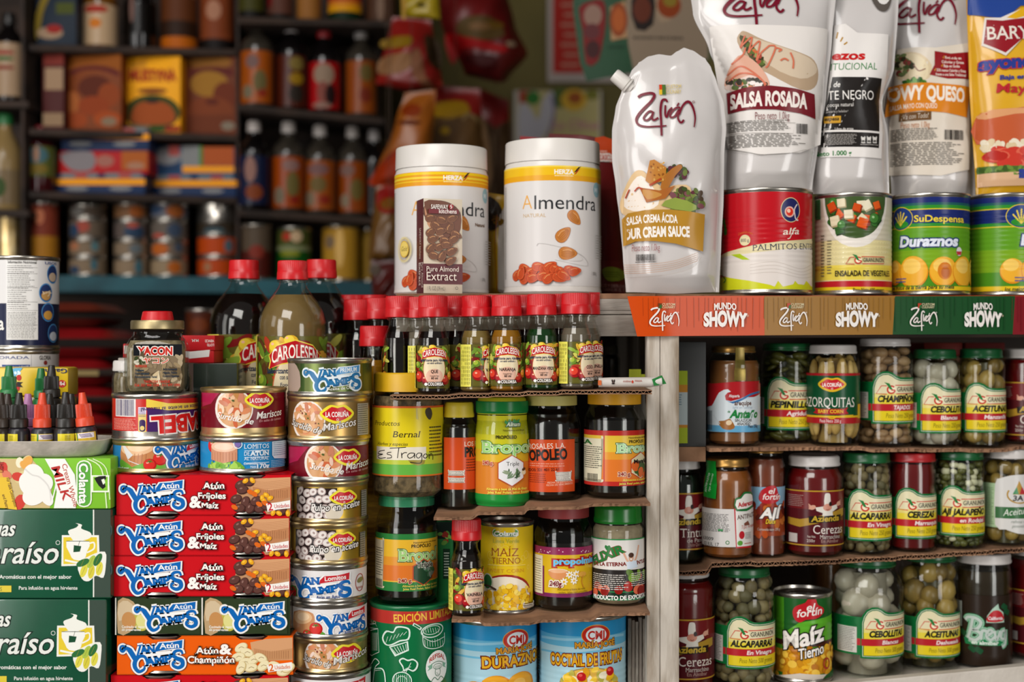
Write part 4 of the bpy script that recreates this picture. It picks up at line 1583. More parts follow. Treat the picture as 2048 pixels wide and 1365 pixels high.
def fish_can(lab, cx, w, yt, yb, Yc, kind, z0, tin=STEEL, ztop=None):
 A = can('fish_can', lab, cx, w, yt, yb, Yc, tin, 'loose fish cans', 'can', z0, tall=(ztop - z0) if ztop else None)
 h = yb - yt
 x0, x1 = cx - w / 2, cx + w / 2
 a, b = yt + 8, yb - 5          # printed zone
 A.band(a, b, {'wine': '6f0c1c', 'gold': 'mb8955a', 'octo': 'mb99a3c', 'white': 'e2dedc', 'blue': '2478b4', 'aqua': '2288c0', 'isabel': 'c22a22', 'prem': 'm5f6a3e'}[kind])
 if kind == 'wine':
  off = 0 if cx < 520 else 16
  A.poly([(x0 + 2, a), (x0 + 42, a), (x0 + 20, a + 28), (x0 + 3, a + 34)], 'a51c46')
  seafood(A, x0 + 64 + off * .4, (a + b) / 2, 40, 3)
  lips_logo(A, x0 + 118 + off * .2, a + 21, 63, 36)
  A.text('Surtido de', x0 + 32 + off * .8, b - 22, x0 + 104 + off * .4, 12, 'f1ebe4', .012, .25, serif=.5, ang=-11)
  A.text('Mariscos', x0 + 111 + off * .3, b - 18, x0 + 159, 14, 'f1ebe4', .012, .25, serif=.5, ang=6)
  A.text('En salsa de tomate', x0 + 116, b - 12, x0 + 158, 5, 'd49a9a', 0, .25, ang=4)
 elif kind == 'gold':
  sh = 0 if yt < 1000 else 22
  seafood(A, x0 + 38 + sh, (a + b) / 2, 40, 5)
  lips_logo(A, x0 + 100 + sh * .55, a + 24 - sh * .4, 71, 40)
  A.text('Surtido de', x0 + 10 + sh * .6, b - 28 + sh * .1, x0 + 68 + sh * .4, 13, 'e3ddd6', .012, .25, serif=.5, ang=-14, halo=('5a4a30', .8))
  A.text('Mariscos', x0 + 72 + sh * .5, b - 14, x0 + 136 + sh * .5, 15, 'e3ddd6', .012, .25, serif=.5, ang=9, halo=('5a4a30', .8))
  if not sh:
   A.rect(x0 + 139, a + 2, x0 + 160, b - 6, 'a8a08e')
   A.fine(x0 + 140, a + 4, x0 + 159, b - 8, '5a5448', 14, .4, 2)
 elif kind == 'octo':
  octopus(A, x0 + 1, a + 1, x0 + 94, b - 1, int(yt))
  A.ell(x0 + 88, b - 18, 18, 16, 'd8ccb8', 30)
  lips_logo(A, x0 + 107, a + 20, 60, 33)
  A.text('Pulpo en aceite', x0 + 42, b - 22, x0 + 136, 13, 'efe9e2', .015, .25, serif=.5, halo=('1d1714', 1.6), bend=-.25, ang=4)
  A.rect(x0 + 140, a + 4, x0 + 150, b - 8, '8d877a')
  A.fine(x0 + 140, a + 5, x0 + 149, b - 9, '4a463e', 12, .4, 3)
 elif kind == 'white':
  full = yt < 1180
  if full:
   A.poly([(x0 + 1, a + 24), (x0 + 14, a + 30), (x0 + 34, b), (x0 + 1, b)], '5a9a3a')
   A.flat(x0 + 8, a + 42)
   tomato(A, x0 + 8, a + 42, 12)
   A.free()
   tuna_logo(A, x0 - 20, a + 4, 149, 56, 'Lomitos', 'c32630', white='f0eeec', dark='c9c6c6', ac=cx)
   A.text('Atún en Agua', x0 + 54, b - 4, x0 + 101, 7, '2a4a8a', .012, serif=.5, ang=2)
   A.flat(x0 + 140, a + 22)
   A.ring(x0 + 140, a + 22, 13, 17, 1.6, 'a8483a')
   A.ell(x0 + 141, a + 17, 10, 5, '8a8450', 15)
   A.text('100% NATURAL', x0 + 130, a + 34, 0, 4, 'a8483a', .02, w=20)
   A.free()
   A.text('PESO NETO', x0 + 137, b - 5, 0, 6, '3a4a7a', .02, w=26)
  else:
   A.flat(x0 + 24, a + 26)
   A.poly([(x0 - 6, a + 8), (x0 + 40, a + 2), (x0 + 54, a + 14), (x0 + 48, a + 42), (x0 + 20, a + 56), (x0 - 6, a + 50)], 'c98d5e', 2)
   A.ell(x0 + 22, a + 16, 26, 13, 'e3b88a', 5)
   A.ell(x0 + 26, a + 14, 16, 8, 'efcfa8', 5)
   A.poly([(x0 + 30, b - 12), (x0 + 60, b - 20), (x0 + 78, b), (x0 + 20, b)], '5a9a3a', 2)
   tomato(A, x0 + 56, a + 36, 14)
   tomato(A, x0 + 36, a + 48, 10)
   A.free()
   tuna_logo(A, x0 + 52, a + 0, 121, 58, 'Lomitos', 'c32630', white='f0eeec', dark='c9c6c6')
   A.text('Atún en Agua', x0 + 108, b - 5, x0 + 141, 7, '2a4a8a', .012, serif=.5, ang=8)
   A.text('Cocinado al vapor', x0 + 1, b - 3, x0 + 26, 4, '6a6460', .02)
 elif kind == 'blue':
  A.flat(x0 + 50, (a + b) / 2)
  A.poly([(x0 + 8, a + 10), (x0 + 40, a - 2), (x0 + 76, a + 4), (x0 + 86, a + 26), (x0 + 70, a + 52), (x0 + 30, a + 58), (x0 + 6, a + 48)], 'c08050', 2)
  A.ell(x0 + 44, a + 16, 38, 16, 'e0b48a', 4)
  A.ell(x0 + 50, a + 14, 25, 10, 'edcba6', 4)
  for i in range(5):
   A.stroke([(x0 + 34 + i * 8, a + 28), (x0 + 32 + i * 8, a + 50)], 1.2, 'a86a42', 0)
  A.stroke([(x0 + 8, a + 2), (x0 + 18, a + 18), (x0 + 32, a + 36)], (3, 8, 16), 'd8d4d2')
  A.stroke([(x0 + 26, a + 42), (x0 + 70, a + 56)], 1.6, 'd8d4d2', 0)
  A.poly([(x0 + 60, b - 16), (x0 + 92, b - 20), (x0 + 112, b - 2), (x0 + 40, b - 1), (x0 + 30, b - 5)], '6aa83a', 2)
  A.poly([(x0 + 2, b - 16), (x0 + 10, b - 22), (x0 + 40, b - 4), (x0 + 10, b - 1)], '6aa83a', 2)
  tomato(A, x0 + 94, a + 38, 15)
  tomato(A, x0 + 73, a + 50, 13)
  A.free()
  tuna_logo(A, x0 + 82, a + 3, 126, 60, 'Lomitos', 'c32630')
  A.text('Atún en Aceite', x0 + 142, b - 6, 0, 7, 'e6ecf0', .012, serif=.5, w=50, ang=4)
  A.text('Cocinado al vapor', x0 + 5, b - 6, x0 + 32, 5, 'e6ecf0', .02)
 elif kind == 'aqua':
  A.flat(x0 + 50, (a + b) / 2)
  tomato(A, x0 + 22, a + 20, 16)
  tomato(A, x0 + 50, a + 14, 15)
  A.blobs(x0 + 8, b - 24, x0 + 86, b - 1, 46, 7, 4.5, ['8cc04a', 'a8d05a', 'c3dc78', '6fa83a'], 6)
  fish_slab(A, x0 + 18, a + 10, 57, 44)
  A.ring(x0 + 76, a + 16, 8, 8, 1.6, 'dce8ee')
  A.ell(x0 + 76, a + 16, 6, 6, '7a6aa8')
  A.free()
  for t, u0, u1, yy, hh, bo in (('LOMITOS', 88, 136, 25, 9, .0), ('DE', 88, 98, 39, 8, 0), ('ATÚN', 100, 135, 39, 9, .035), ('AL NATURAL', 88, 135, 48, 6.5, 0), ('170g', 113, 136, 64, 9, .03)):
   A.text(t, x0 + u0, a + yy, x0 + u1, hh, 'e3eef4', bo, serif=1 if t != '170g' else .8)
  A.text('Contenido', x0 + 87, a + 57, x0 + 112, 4.5, 'e3eef4', .01)
  A.text('Neto', x0 + 100, a + 63, x0 + 111, 4, 'e3eef4', .01)
  for yy in (12, 28.5, 42, 53):
   A.rect(x0 + 88, a + yy - .5, x0 + 136, a + yy + .5, 'e3eef4')
  A.poly([(x0 + 142, a + 8), (x0 + 170, a + 8), (x0 + 170, a + 44), (x0 + 146, a + 44), (x0 + 142, a + 38)], 'cfe0ea')
  A.fine(x0 + 144, a + 12, x0 + 168, a + 40, '4a7a9a', 7, .3, 2)
  A.fine(x0 + 140, a + 48, x0 + 168, a + 64, 'a8d0e6', 5, .3, 2)
 elif kind == 'isabel':
  # the tin stands upside down, its print is turned over
  A.bars(x0 + 8, a + 8, x0 + 44, a + 40, '4a4668', 5, 'dcd6d2')
  A.fine(x0 + 3, a + 45, x0 + 48, a + 68, 'e9b9a8', 9, .3, 3)
  A.rect(x0 + 51, a + 24, x0 + 67, a + 74, 'e0c878')
  A.rect(x0 + 51, a + 24, x0 + 67, a + 38, 'd9cfe0')
  A.fine(x0 + 52, a + 26, x0 + 66, a + 44, '55306a', 6, .4, 3)
  A.flat(x0 + 59, a + 60)
  A.rect(x0 + 53, a + 49, x0 + 65.5, a + 73, '3a2458', 5)
  A.ell(x0 + 59, a + 66, 4.6, 4.6, 'e0c878')
  A.free()
  A.rect(x0 + 69, a + 26, x0 + 172, b, '43245f')
  A.poly([(x0 + 67, a + 7), (x0 + 110, a + 16), (x0 + 171, a + 14), (x0 + 171, a + 26), (x0 + 110, a + 30), (x0 + 67, a + 24)], 'e6c84e')
  A.text('en lomitos en aceite al natural', x0 + 172, a + 15, 0, 7, '3a2458', .02, w=157, ang=182)
  A.text('ISABEL', x0 + 172, a + 32, 0, 31, 'd2201c', .045, w=136, ang=183, halo=[('e9e2dc', 2.6)])
 elif kind == 'prem':
  A.poly([(x0 + 1, a - 3), (x0 + 12, a - 2), (x0 + 24, a + 18), (x0 + 26, a + 48), (x0 + 14, b), (x0 + 1, b)], 'a89284', 2)
  A.rect(x0 + 26, a, x0 + 34, b, 'm40552c')
  A.rect(x0 + 118, a, x0 + 132, b, 'm4a5a2e')
  A.rect(x0 + 140, a, x0 + 150, b, 'm807838')
  tuna_logo(A, x0 + 28, a + 4, 127, 56, 'PREMIUM', ac=cx, bcol='4a8fc4', white='dfe6e8', dark='cdd6d4', blue='2a6f9f', wt='e6eef0')
  A.text('Aceite de Oliva', x0 + 80, b - 6, x0 + 134, 6, 'e0e0d2', .015, ang=4)
 A.done(A.root)
 return A

Z = PTOP + .0004
a1 = fish_can('blue fish can with tomato and fork picture, under the upside-down red tin', 312.5, 171, 872, 948, 1.4135, 'blue', Z, GOLDTIN)
a2 = fish_can('upside-down red and purple fish can under the brown powder jar', 311, 171, 783, 868, 1.4135, 'isabel', a1.top + .0002)
a3 = fish_can('bright blue fish can with pink tuna slab on lettuce, under the wine red one', 486.5, 172, 865, 952, 1.4135, 'aqua', Z)
a4 = fish_can('wine red seafood can standing on the bright blue can', 487.5, 171, 772, 862, 1.4135, 'wine', a3.top + .0002, GOLDTIN)
# the taller column of cans
ys = [1425, 1351, 1281, 1209, 1132, 1049, 965, 883, 794, 716]
col = [('pale metal can at the foot of the can column, cut by the frame', 660, 166, 'white'), ('gold seafood can near the foot of the can column', 660, 152, 'gold'),
  ('white tuna can with tomato picture, right above the low gold one', 658, 155, 'white'), ('white tuna can with small fish seal, under the octopus cans', 657, 156, 'white'),
  ('gold octopus can, lower of the two octopus cans', 657, 157, 'octo'), ('gold octopus can, upper of the two octopus cans', 659, 156, 'octo'),
  ('wine red seafood can in the tall can column', 657, 163, 'wine'), ('gold seafood can right under the topmost green tin', 658, 166, 'gold'),
  ('dark green metallic tuna can on top of the tall can column', 660, 170, 'prem')]
zc = LEFTZ + .0002
for i, (lab, cx, w, k) in enumerate(col):
 yb, yt = ys[i], ys[i + 1] + (1 if i < 8 else 0)
 zt = zat(ys[i + 1] - (0 if i < 8 else 0), 1.38 if i < 8 else 1.46)
 A = fish_can(lab, cx, w, yt + 2, yb - 1, 1.42, k, zc, GOLDTIN if k in ('gold', 'octo') else STEEL, ztop=zt)
 zc = A.top + .0002

# = behind the tuna stack
def jarglass_sq(name, lab, cx, Yc, prof, group=None):
 """square jar with rounded corners: prof [(half width, y, squareness)]"""
 yb = prof[0][1]
 zb = a2.top + .0003
 k = Yc / F
 root = thing(name, lab, 'jar', ((cx - PX) * k, Yc, zb), (0, 0, .10), group)
 return root, k, yb

root, k, yb = jarglass_sq('powder_jar', 'square glass jar of brown powder with YACON label and red cap, on the upside-down can', 315, 1.4135, [(58, 781, 1)])

def squircle(prof, k, yb, seg=64):
 bm = bmesh.new()
 rings = []
 for hw, y, sq in prof:
  ring = []
  for i in range(seg):
   a = 2 * math.pi * (i + .5) / seg
   c, s_ = math.cos(a), math.sin(a)
   n = 2 + 6 * sq
   rr = hw / ((abs(c) ** n + abs(s_) ** n) ** (1 / n)) if hw > 0 else 0
   ring.append(bm.verts.new((rr * c * k, rr * s_ * k, (yb - y) * k)))
  rings.append(ring)
 for a, b in zip(rings, rings[1:]):
  for i in range(seg):
   bm.faces.new((a[i], a[(i + 1) % seg], b[(i + 1) % seg], b[i]))
 bmesh.ops.remove_doubles(bm, verts=bm.verts, dist=1e-7)
 return bm

HERB = plain('brown_powder', '8d7c60', .95, h2='6d5d43', nscale=160, bump=.4, scale=300)
mk('glass_jar', squircle([(0, 779, .6), (44, 779, .6), (50, 781, .6), (56, 776, .7), (58, 765, .8), (59, 700, .8), (58, 686, .7), (52, 674, .3), (48, 668, .1), (49, 660, 0)], k, yb), glass(), root, 50)
mk('contents', squircle([(0, 776, .6), (50, 776, .6), (54, 764, .75), (55, 702, .75), (54, 690, .7), (50, 677, .3), (0, 676, .3)], k, yb), HERB, root, 40)
bm = lathe_bm([(51 * k, (yb - 655) * k), (52.5 * k, (yb - 654) * k), (52.5 * k, (yb - 640) * k), (51 * k, (yb - 637) * k), (0, (yb - 637) * k)], 48)
mk('metal_lid', bm, plain('dull_brass', 'b5a57c', .4, .8, h2='8d7d58', nscale=30), root, 40)
lathe('screw_cap', [(32 * k, (yb - 637) * k), (32 * k, (yb - 634) * k), (29 * k, (yb - 620) * k), (27 * k, (yb - 618.5) * k), (0, (yb - 618.5) * k)], REDCAP, root, rib=((yb - 635) * k, (yb - 621) * k, .0005, 40))
A = art(Flat(mat_of(root), (0, -59.4 * k, 0)), 315)
A.rect(267, 689, 364, 712, '16181c')
A.text('YACON', 277, 710, 344, 15, 'c22a20', .045, halo=('e9e2da', 1.8))
A.rect(268, 712, 362, 774, '7d6c54')
A.blobs(270, 714, 362, 774, 40, 10, 4, ['94805f', '6b5a40', '8a785c', 'a8977a', '5a4b36'], 3, False)
A.blobs(270, 714, 290, 728, 10, 4, 3, ['4a5a30', '3a4426', 'c9c4b0'], 3, False)
A.poly([(312, 745), (318, 742), (322, 770), (314, 772)], 'd8c8a8')
A.poly([(300, 760), (308, 748), (318, 744), (312, 766)], 'c9b48e', 2)
A.text('ヤコン', 287, 727, 337, 10, 'c8402c', .015, halo=('e6d9c8', 1))
A.text('PROPIEDADES', 271, 735, 294, 4.5, 'c8402c', .03)
for i, (t, u) in enumerate((('Diabetes', 288), ('Flora intestinal', 298), ('Funcionamiento Renal', 314))):
 A.text(t, 271, 743 + i * 6.6, u, 4.4, '2a3c4a', .03)
for i, (t, u) in enumerate((('Anti-bacterial', 354), ('Hígado, Riñón', 354), ('Control Digestivo', 358))):
 A.text(t, 326, 741 + i * 6.8, u, 4.6, '2a3440', .03)
A.text('TAKEYOSHI TANOUE', 288, 766, 340, 4.8, 'c03a2a', .03)
A.text('Cel. 321 408 1238 - 311 477 1392', 270, 773, 360, 4.8, 'c03a2a', .03)
A.done(root)

# crate behind that carries the big bottles
bz = zat(884, 1.47)
o = mk('bottle_crate', box_bm(-.372, -.1775, 1.463, 1.63, LEFTZ + .0004, bz, bev=.001), CARD, None, 30)
tag(o, 'cardboard crate behind the tuna packs, carrying the large flavouring bottles', 'crate')
A = jar('jar', 'white lidded plastic tub half hidden behind the brown powder jar', 256, 62, 884, 1.500, 724, 745, 60, 766, WHITEP, HERB, z0=bz + .0002)
A = jar('jar', 'plain glass jar of brown powder directly behind the square powder jar', 352, 60, 884, 1.500, 728, 742, 50, 764, WHITEP, HERB, z0=bz + .0002)
GB = plain('wrapped_green_box', '3a443c', .22, h2='2c352f', nscale=10, bump=.5, scale=25, coat=.5)
A = carton('wrapped_box', 'dark green box in clear crinkled wrap behind the wine red can', 386, 474, 727, 884, 1.466, .049, GB, z0=bz + .0002)
A.done(A.root)
GBT = A.top
RB = ink('b81a20', .45)
A = carton('red_carton', 'red carton with white label patch, lying under another red carton', 376, 428, 702, 723, 1.475, .05, RB, cat='carton', z0=GBT + .0002)
A.poly([(377, 704), (420, 700), (418, 714), (377, 718)], 'e2dcd8')
A.done(A.root)
A2 = carton('red_carton', 'red carton with upside-down white print on top of the other red carton', 362, 430, 671, 697, 1.475, .05, RB, cat='carton', z0=A.top + .0002)
A2.text('M.M.', 397, 679, 0, 5, 'e9d9d2', .02, w=14, ang=180)
A2.text('VENCE:', 428, 680, 0, 5, 'e9d9d2', .02, w=18, ang=180)
A2.text('LOTE:', 428, 688, 0, 5, 'e9d9d2', .02, w=14, ang=180)
A2.done(A2.root)
A = carton('red_carton', 'small red carton end peeping out left of the square powder jar', 246, 262, 688, 716, 1.530, .03, RB, cat='carton', z0=None)
A.rect(248, 692, 262, 708, 'd9cfca')
A.done(A.root)
o = mk('pale_carton', box_bm(at(236, 0, 1.53).x, at(300, 0, 1.53).x, 1.5301, 1.60, bz + .0004, A.root.location.z - .0002, bev=.001), plain('pale_board', 'b8b0a6', .7, h2='a49c92'), None, 30)
tag(o, 'pale carton under the small red carton end, behind the white tub', 'carton')

# = flavouring bottles
LIQ = {'dark': plain('dark_essence', '0c0706', .08, h2='140a08'), 'amber': plain('pale_amber_essence', '7d6740', .12, h2='6d5833', nscale=20), 'gold': plain('golden_essence', '9a6a12', .1, h2='8a5c0e'), 'clear': plain('clear_essence', '6f6658', .1, h2='5e564a', nscale=15), 'green': plain('green_essence', '0d3d14', .08, h2='0a3010'), 'straw': plain('straw_essence', '84703e', .1, h2='746032')}

def essence(lab, cx, yc, yb, Yc, liq, flavour='', big=False, turn=0.0, z0=None, ycap=None, panel=True, noart=False):
 """red capped flavouring bottle; turn = degrees the label front is rotated away"""
 if big:
  w = [(0, 360), (60, 360), (66, 357), (68.5, 348), (68.5, 138), (67.5, 124), (63, 106), (53, 86), (40, 69), (28, 52), (25, 38)]
  capw, h0, h1, lab0, lab1, fillm = 31, 38, 0, 152, 350, 66
  ref = 360
 else:
  w = [(0, 190), (28, 190), (33, 188), (35, 183), (34, 178), (32.5, 172), (32.5, 92), (31, 80), (26, 66), (22.5, 58), (21.5, 44)]
  capw, h0, h1, lab0, lab1, fillm = 30.5, 41, 0, 96, 178, 68
  ref = 190
 zb = z0
 root = thing('flavouring_bottle', lab, 'bottle', ((cx - PX) * Yc / F, Yc, zb), (0, 0, 0), 'red capped flavouring bottles')
 rb = w[3][0] * Yc / F
 STANDS.append((root.location.x, Yc, rb, zb))
 H = zat(yc, Yc - .01) - zb
 k = H / ref
 kr = Yc / F
 R_ = lambda L: [(a * kr, (ref - b) * k) for a, b in L]
 body = w[:4] + (w[4:6] if not big else []) + [w[-7] if big else w[6]] + smooth_prof(w[-6:], 4)
 bg_ = lathe('bottle_glass', R_(body), glass('bottle_glass', 'f4f4f0', 1.45), root, 48)
 inner = [(max(0, a - 2.6), b - (2.5 if i < 3 else 0)) for i, (a, b) in enumerate(body)]
 inner = [p for p in inner if p[1] >= fillm]
 inner.append((0, inner[-1][1]))
 lathe('liquid', R_(inner), LIQ[liq], root, 40)
 cz = R_([(0, h0), (0, 0)])
 a, b = cz[0][1], cz[1][1]
 c = capw * kr
 lathe('cap', [(c * .93, a), (c * .99, a), (c * 1.0, a + (b - a) * .05), (c * .985, a + (b - a) * .38), (c * .965, a + (b - a) * .42), (c * .96, a + (b - a) * .46), (c * .95, b - (b - a) * .10), (c * .925, b - (b - a) * .02), (c * .88, b), (0, b)], REDCAP, root, rib=(a + (b - a) * .44, b - (b - a) * .1, .0005, 56))
 lathe('neck_ring', R_([(24 if not big else 28, h0 + 6), (25.5 if not big else 31, h0 + 4), (25.5 if not big else 31, h0 + 1.5), (22, h0 + 1)]), glass('bottle_glass'), bg_, 32)
 if noart:
  return root
 rl = (68.5 if big else 32.6)
 A = art(Rot(mat_of(root), rl * kr, .0004), cx)
 A.root = root
 # label space: degrees and bottle pixels
 T0 = math.radians(turn)
 m = A.S.R0
 va, vb = (ref - lab0) * k, (ref - lab1) * k
 hh = va - vb
 U = lambda d: (T0 + math.radians(d)) * m
 V = lambda f: va - hh * f
 box = lambda d0, d1, f0, f1, c_: A.polyuv([(U(d0), V(f1)), (U(d1), V(f1)), (U(d1), V(f0)), (U(d0), V(f0))], c_)
 # anchor for flat drawing in units of bottle pixels about label centre
 A.anchor = (0.0, 0.0, U(0), va, k, 1.0, 0.0)
 W = m / k                       # radius in pixels
 D = lambda d: math.radians(d) * W
 h = lab1 - lab0
 box(-125, 75, 0, 1, '5f5a22')
 R = random.Random(cx)
 for i in range(64):
  A.ell(D(R.uniform(-72, 70)), R.uniform(.05, .6) * h, W * .28, W * .11, R.choice(['6a8a2c', '8aa83a', '4a6a24', 'a83a24', 'd8a83a', '5a3a20', 'c8c45a', '7a1a1a']), R.uniform(-80, 80), 12)
 for d, f, rr, c1, c2 in ((-55, .72, .34, '9a1418', 'd8402c'), (-28, .8, .3, '6a0e16', 'a81a22'), (40, .8, .3, '8a1418', 'c23a2c'), (62, .7, .26, 'b86a1c', 'e0a83a'), (-30, .12, .24, 'c89a1c', 'e6c83a'), (-6, .06, .2, 'd8a82a', 'ecd04a'), (-60, .45, .2, '6a8a2c', 'a0b83a')):
  A.ell(D(d), f * h, W * rr, W * rr, c1)
  A.ell(D(d) - W * .06, f * h - W * .06, W * rr * .7, W * rr * .68, c2)
  A.ell(D(d) - W * .12, f * h - W * .12, W * rr * .2, W * rr * .16, 'f0b89a')
 if panel:
  box(-122, -78, 0, 1, 'e2da5a')
  q, P, TT = 0, [], []
  for i in range(9):
   d0 = -117 + i * 4.2
   for f in range(10):
    f0 = .05 + f * .092
    if R.random() < .85:
     n = len(P)
     P += [(U(d0), V(f0 + .08 * R.uniform(.6, 1))), (U(d0 + 1.6), V(f0 + .08)), (U(d0 + 1.6), V(f0)), (U(d0), V(f0))]
     TT.append((n, n + 1, n + 2, n + 3))
  A.tris(P, TT, '5a5620')
 # oval text field
 rx, ry = W * .62, h * .36
 A.ell(0, h * .55, rx * 1.05, ry * 1.04, 'c8683a')
 A.ell(0, h * .55, rx, ry, 'e3d3ae')
 A.ell(0, h * .72, rx * .78, ry * .5, 'dcae96')
 bw, bh = W * 1.5, h * .27
 x0 = -bw / 2
 cy = h * .18
 pl = lambda g: [(x0 - g, cy + bh * .55 + g * .4), (x0 + bw * .04 - g, cy + bh * .25), (x0 - g * .6, cy + bh * .05), (x0 + bw * .16, cy - bh * .3 - g), (x0 + bw * .5, cy - bh * .5 - g), (x0 + bw * .84, cy - bh * .3 - g), (x0 + bw + g * .6, cy + bh * .05), (x0 + bw * .96 + g, cy + bh * .25), (x0 + bw + g, cy + bh * .55 + g * .4), (x0 + bw * .74, cy + bh * .34 + g), (x0 + bw * .5, cy + bh * .26 + g), (x0 + bw * .26, cy + bh * .34 + g)]
 A.poly(pl(bw * .022), 'e8d34a')
 A.poly(pl(0), 'b5141f')
 A.text('CAROLESEN', x0 + bw * .06, cy + bh * .36, 0, bh * .5, 'f5efe4', .012, serif=.8, w=bw * .88, bend=.42)
 A.text('Saborizante para Alimentos', -W * .82, h * .37, 0, h * .058 if not big else h * .05, '26304a', .035, w=W * 1.64)
 A.text('con sabor artificial a', -W * .42, h * .43, 0, h * .045, '26304a', .025, w=W * .84)
 if big:
  A.text('Food flavouring', -W * .4, h * .5, 0, h * .035, '26304a', .02, w=W * .8)
 if flavour:
  fw = min(1.2, .13 * len(flavour))
  A.text(flavour, -W * fw / 2, h * .64, 0, h * .072, '2a1a18', .03, w=W * fw)
 A.text('Contenido Neto', -W * .25, h * .72, 0, h * .028, '2a1a18', .01, w=W * .5)
 A.text('60 ml' if not big else '500 ml', -W * .18, h * .785, 0, h * .055, '2a1a18', .03, w=W * .36)
 if not big:
  A.text('COLORISA', -W * .36, h * .93, 0, h * .07, 'f2ece2', .03, w=W * .86, serif=.8, halo=('2a1a18', 1.2))
  A.ell(-W * .48, h * .9, W * .09, W * .09, 'f2ece2')
 A.anchor = None
 A.done(root)
 return root

bzz = bz + .0002
essence('large dark flavouring bottle, leftmost of the three large red caps', 488, 520, 884, 1.556, 'dark', '', True, 46, bzz)
essence('large pale amber flavouring bottle in front of the two large dark ones', 585, 521, 884, 1.503, 'amber', '', True, 13, bzz)
essence('large dark flavouring bottle, right behind the amber one', 643, 519, 884, 1.576, 'dark', '', True, -8, bzz)

S1 = 1.405
SH1 = [(720, .0), (885, 791), (1310, 776)]

def shelf1(px):
 y = 790 - (px - 885) * 15 / 425
 return zat(y, 1.383)

front = [(866, 591, 'dark', 'PARCHE', 'small dark flavouring bottle nearest the yellow jar cap, front row', 8), (953, 591, 'straw', 'VAINILLA', 'small straw coloured flavouring bottle turned sideways, front row', 62),
   (1013, 590, 'gold', 'NARANJA', 'small golden NARANJA flavouring bottle in the front row', 4), (1083, 588, 'green', 'MANZANA VERDE', 'small green MANZANA VERDE flavouring bottle in the front row', 6), (1152, 586, 'clear', 'COCO', 'small clear flavouring bottle at the right end of the front row', 48)]
base = len(STANDS)
for i, (cx, yc, lq, fl, lab, tn) in enumerate(front):
 essence(lab, cx, yc, 0, S1 + (.010 if i == 1 else 0) - (.0 if i != 2 else .001), lq, fl.replace('PARCHE', 'QUE'), False, tn, shelf1(cx))
for cx, yc, lq, fl, lab, tn, Y in ((1170, 588, 'clear', 'VAINILLA', 'clear flavouring bottle hidden behind the rightmost front bottle', 40, 1.440), (800, 592, 'dark', '', 'small dark flavouring bottle in the back row with barcode showing', -118, 1.441),
         (838, 594, 'clear', '', 'small clear flavouring bottle in the back row with yellow panel showing', 88, 1.4415), (912, 592, 'dark', '', 'dark flavouring bottle in the back row behind the dark and straw ones', 60, 1.441),
         (984, 590, 'dark', '', 'dark flavouring bottle in the back row between straw and golden ones', 60, 1.4405), (1050, 590, 'dark', '', 'dark flavouring bottle in the back row between golden and green ones', 60, 1.4405), (1118, 588, 'dark', '', 'dark flavouring bottle in the back row beside the green one', 60, 1.4405)):
 essence(lab, cx, yc, 0, Y, lq, fl, False, tn, shelf1(cx))
sh1 = STANDS[base:]
sheet('cardboard_shelf', 'corrugated cardboard sheet under the small flavouring bottles', 1.383, .09, flats([(x, y, r, z) for x, y, r, z in sh1 if y < 1.42], at(780, 0, 1.383).x, .1362), .0042)
# two dark bottles and one oil bottle further left, standing on the can column's neighbour box
YW = plain('woven_yellow', 'b98a1e', .8, h2='8f6510', nscale=60, stretch=(1, 1, 6))
o = mk('yellow_carton', box_bm(-.1765, -.1225, 1.4895, 1.5265, LEFTZ - .045, zat(842, 1.49), bev=.001), YW, None, 30)
tag(o, 'tall yellow carton standing behind the can column and the tarragon jar', 'carton')
o = mk('yellow_carton', box_bm(-.1765, -.1225, 1.5275, 1.60, LEFTZ - .045, zat(792, 1.52), bev=.001), YW, None, 30)
tag(o, 'taller yellow carton hidden behind the first, carrying four dark bottles', 'carton')
o = mk('floor_crate', box_bm(-.1765, -.1225, 1.4895, 1.60, .882, LEFTZ - .0454, bev=.001), CARD)
tag(o, 'low cardboard crate under the two yellow cartons', 'crate')
zz = zat(792, 1.52) + .0002
for cx, yc, Y, lab in ((717, 599, 1.5455, 'dark red capped bottle left of the row, front one of the left pair of caps'), (757, 596, 1.5455, 'dark red capped bottle, front one of the pair right above the golden bottle'),
      (706, 590, 1.5815, 'dark red capped bottle, back left of the four caps beside the large bottles'), (748, 590, 1.5815, 'dark red capped bottle, back right of the four caps beside the large bottles')):
 essence(lab, cx, yc, 0, Y, 'dark', '', False, 120, zz, noart=True)
essence('small golden oil bottle with red cap standing lower, between green tin and yellow lid', 749, 652, 0, 1.508, 'gold', '', False, 150, zat(842, 1.49) + .0002, noart=True)

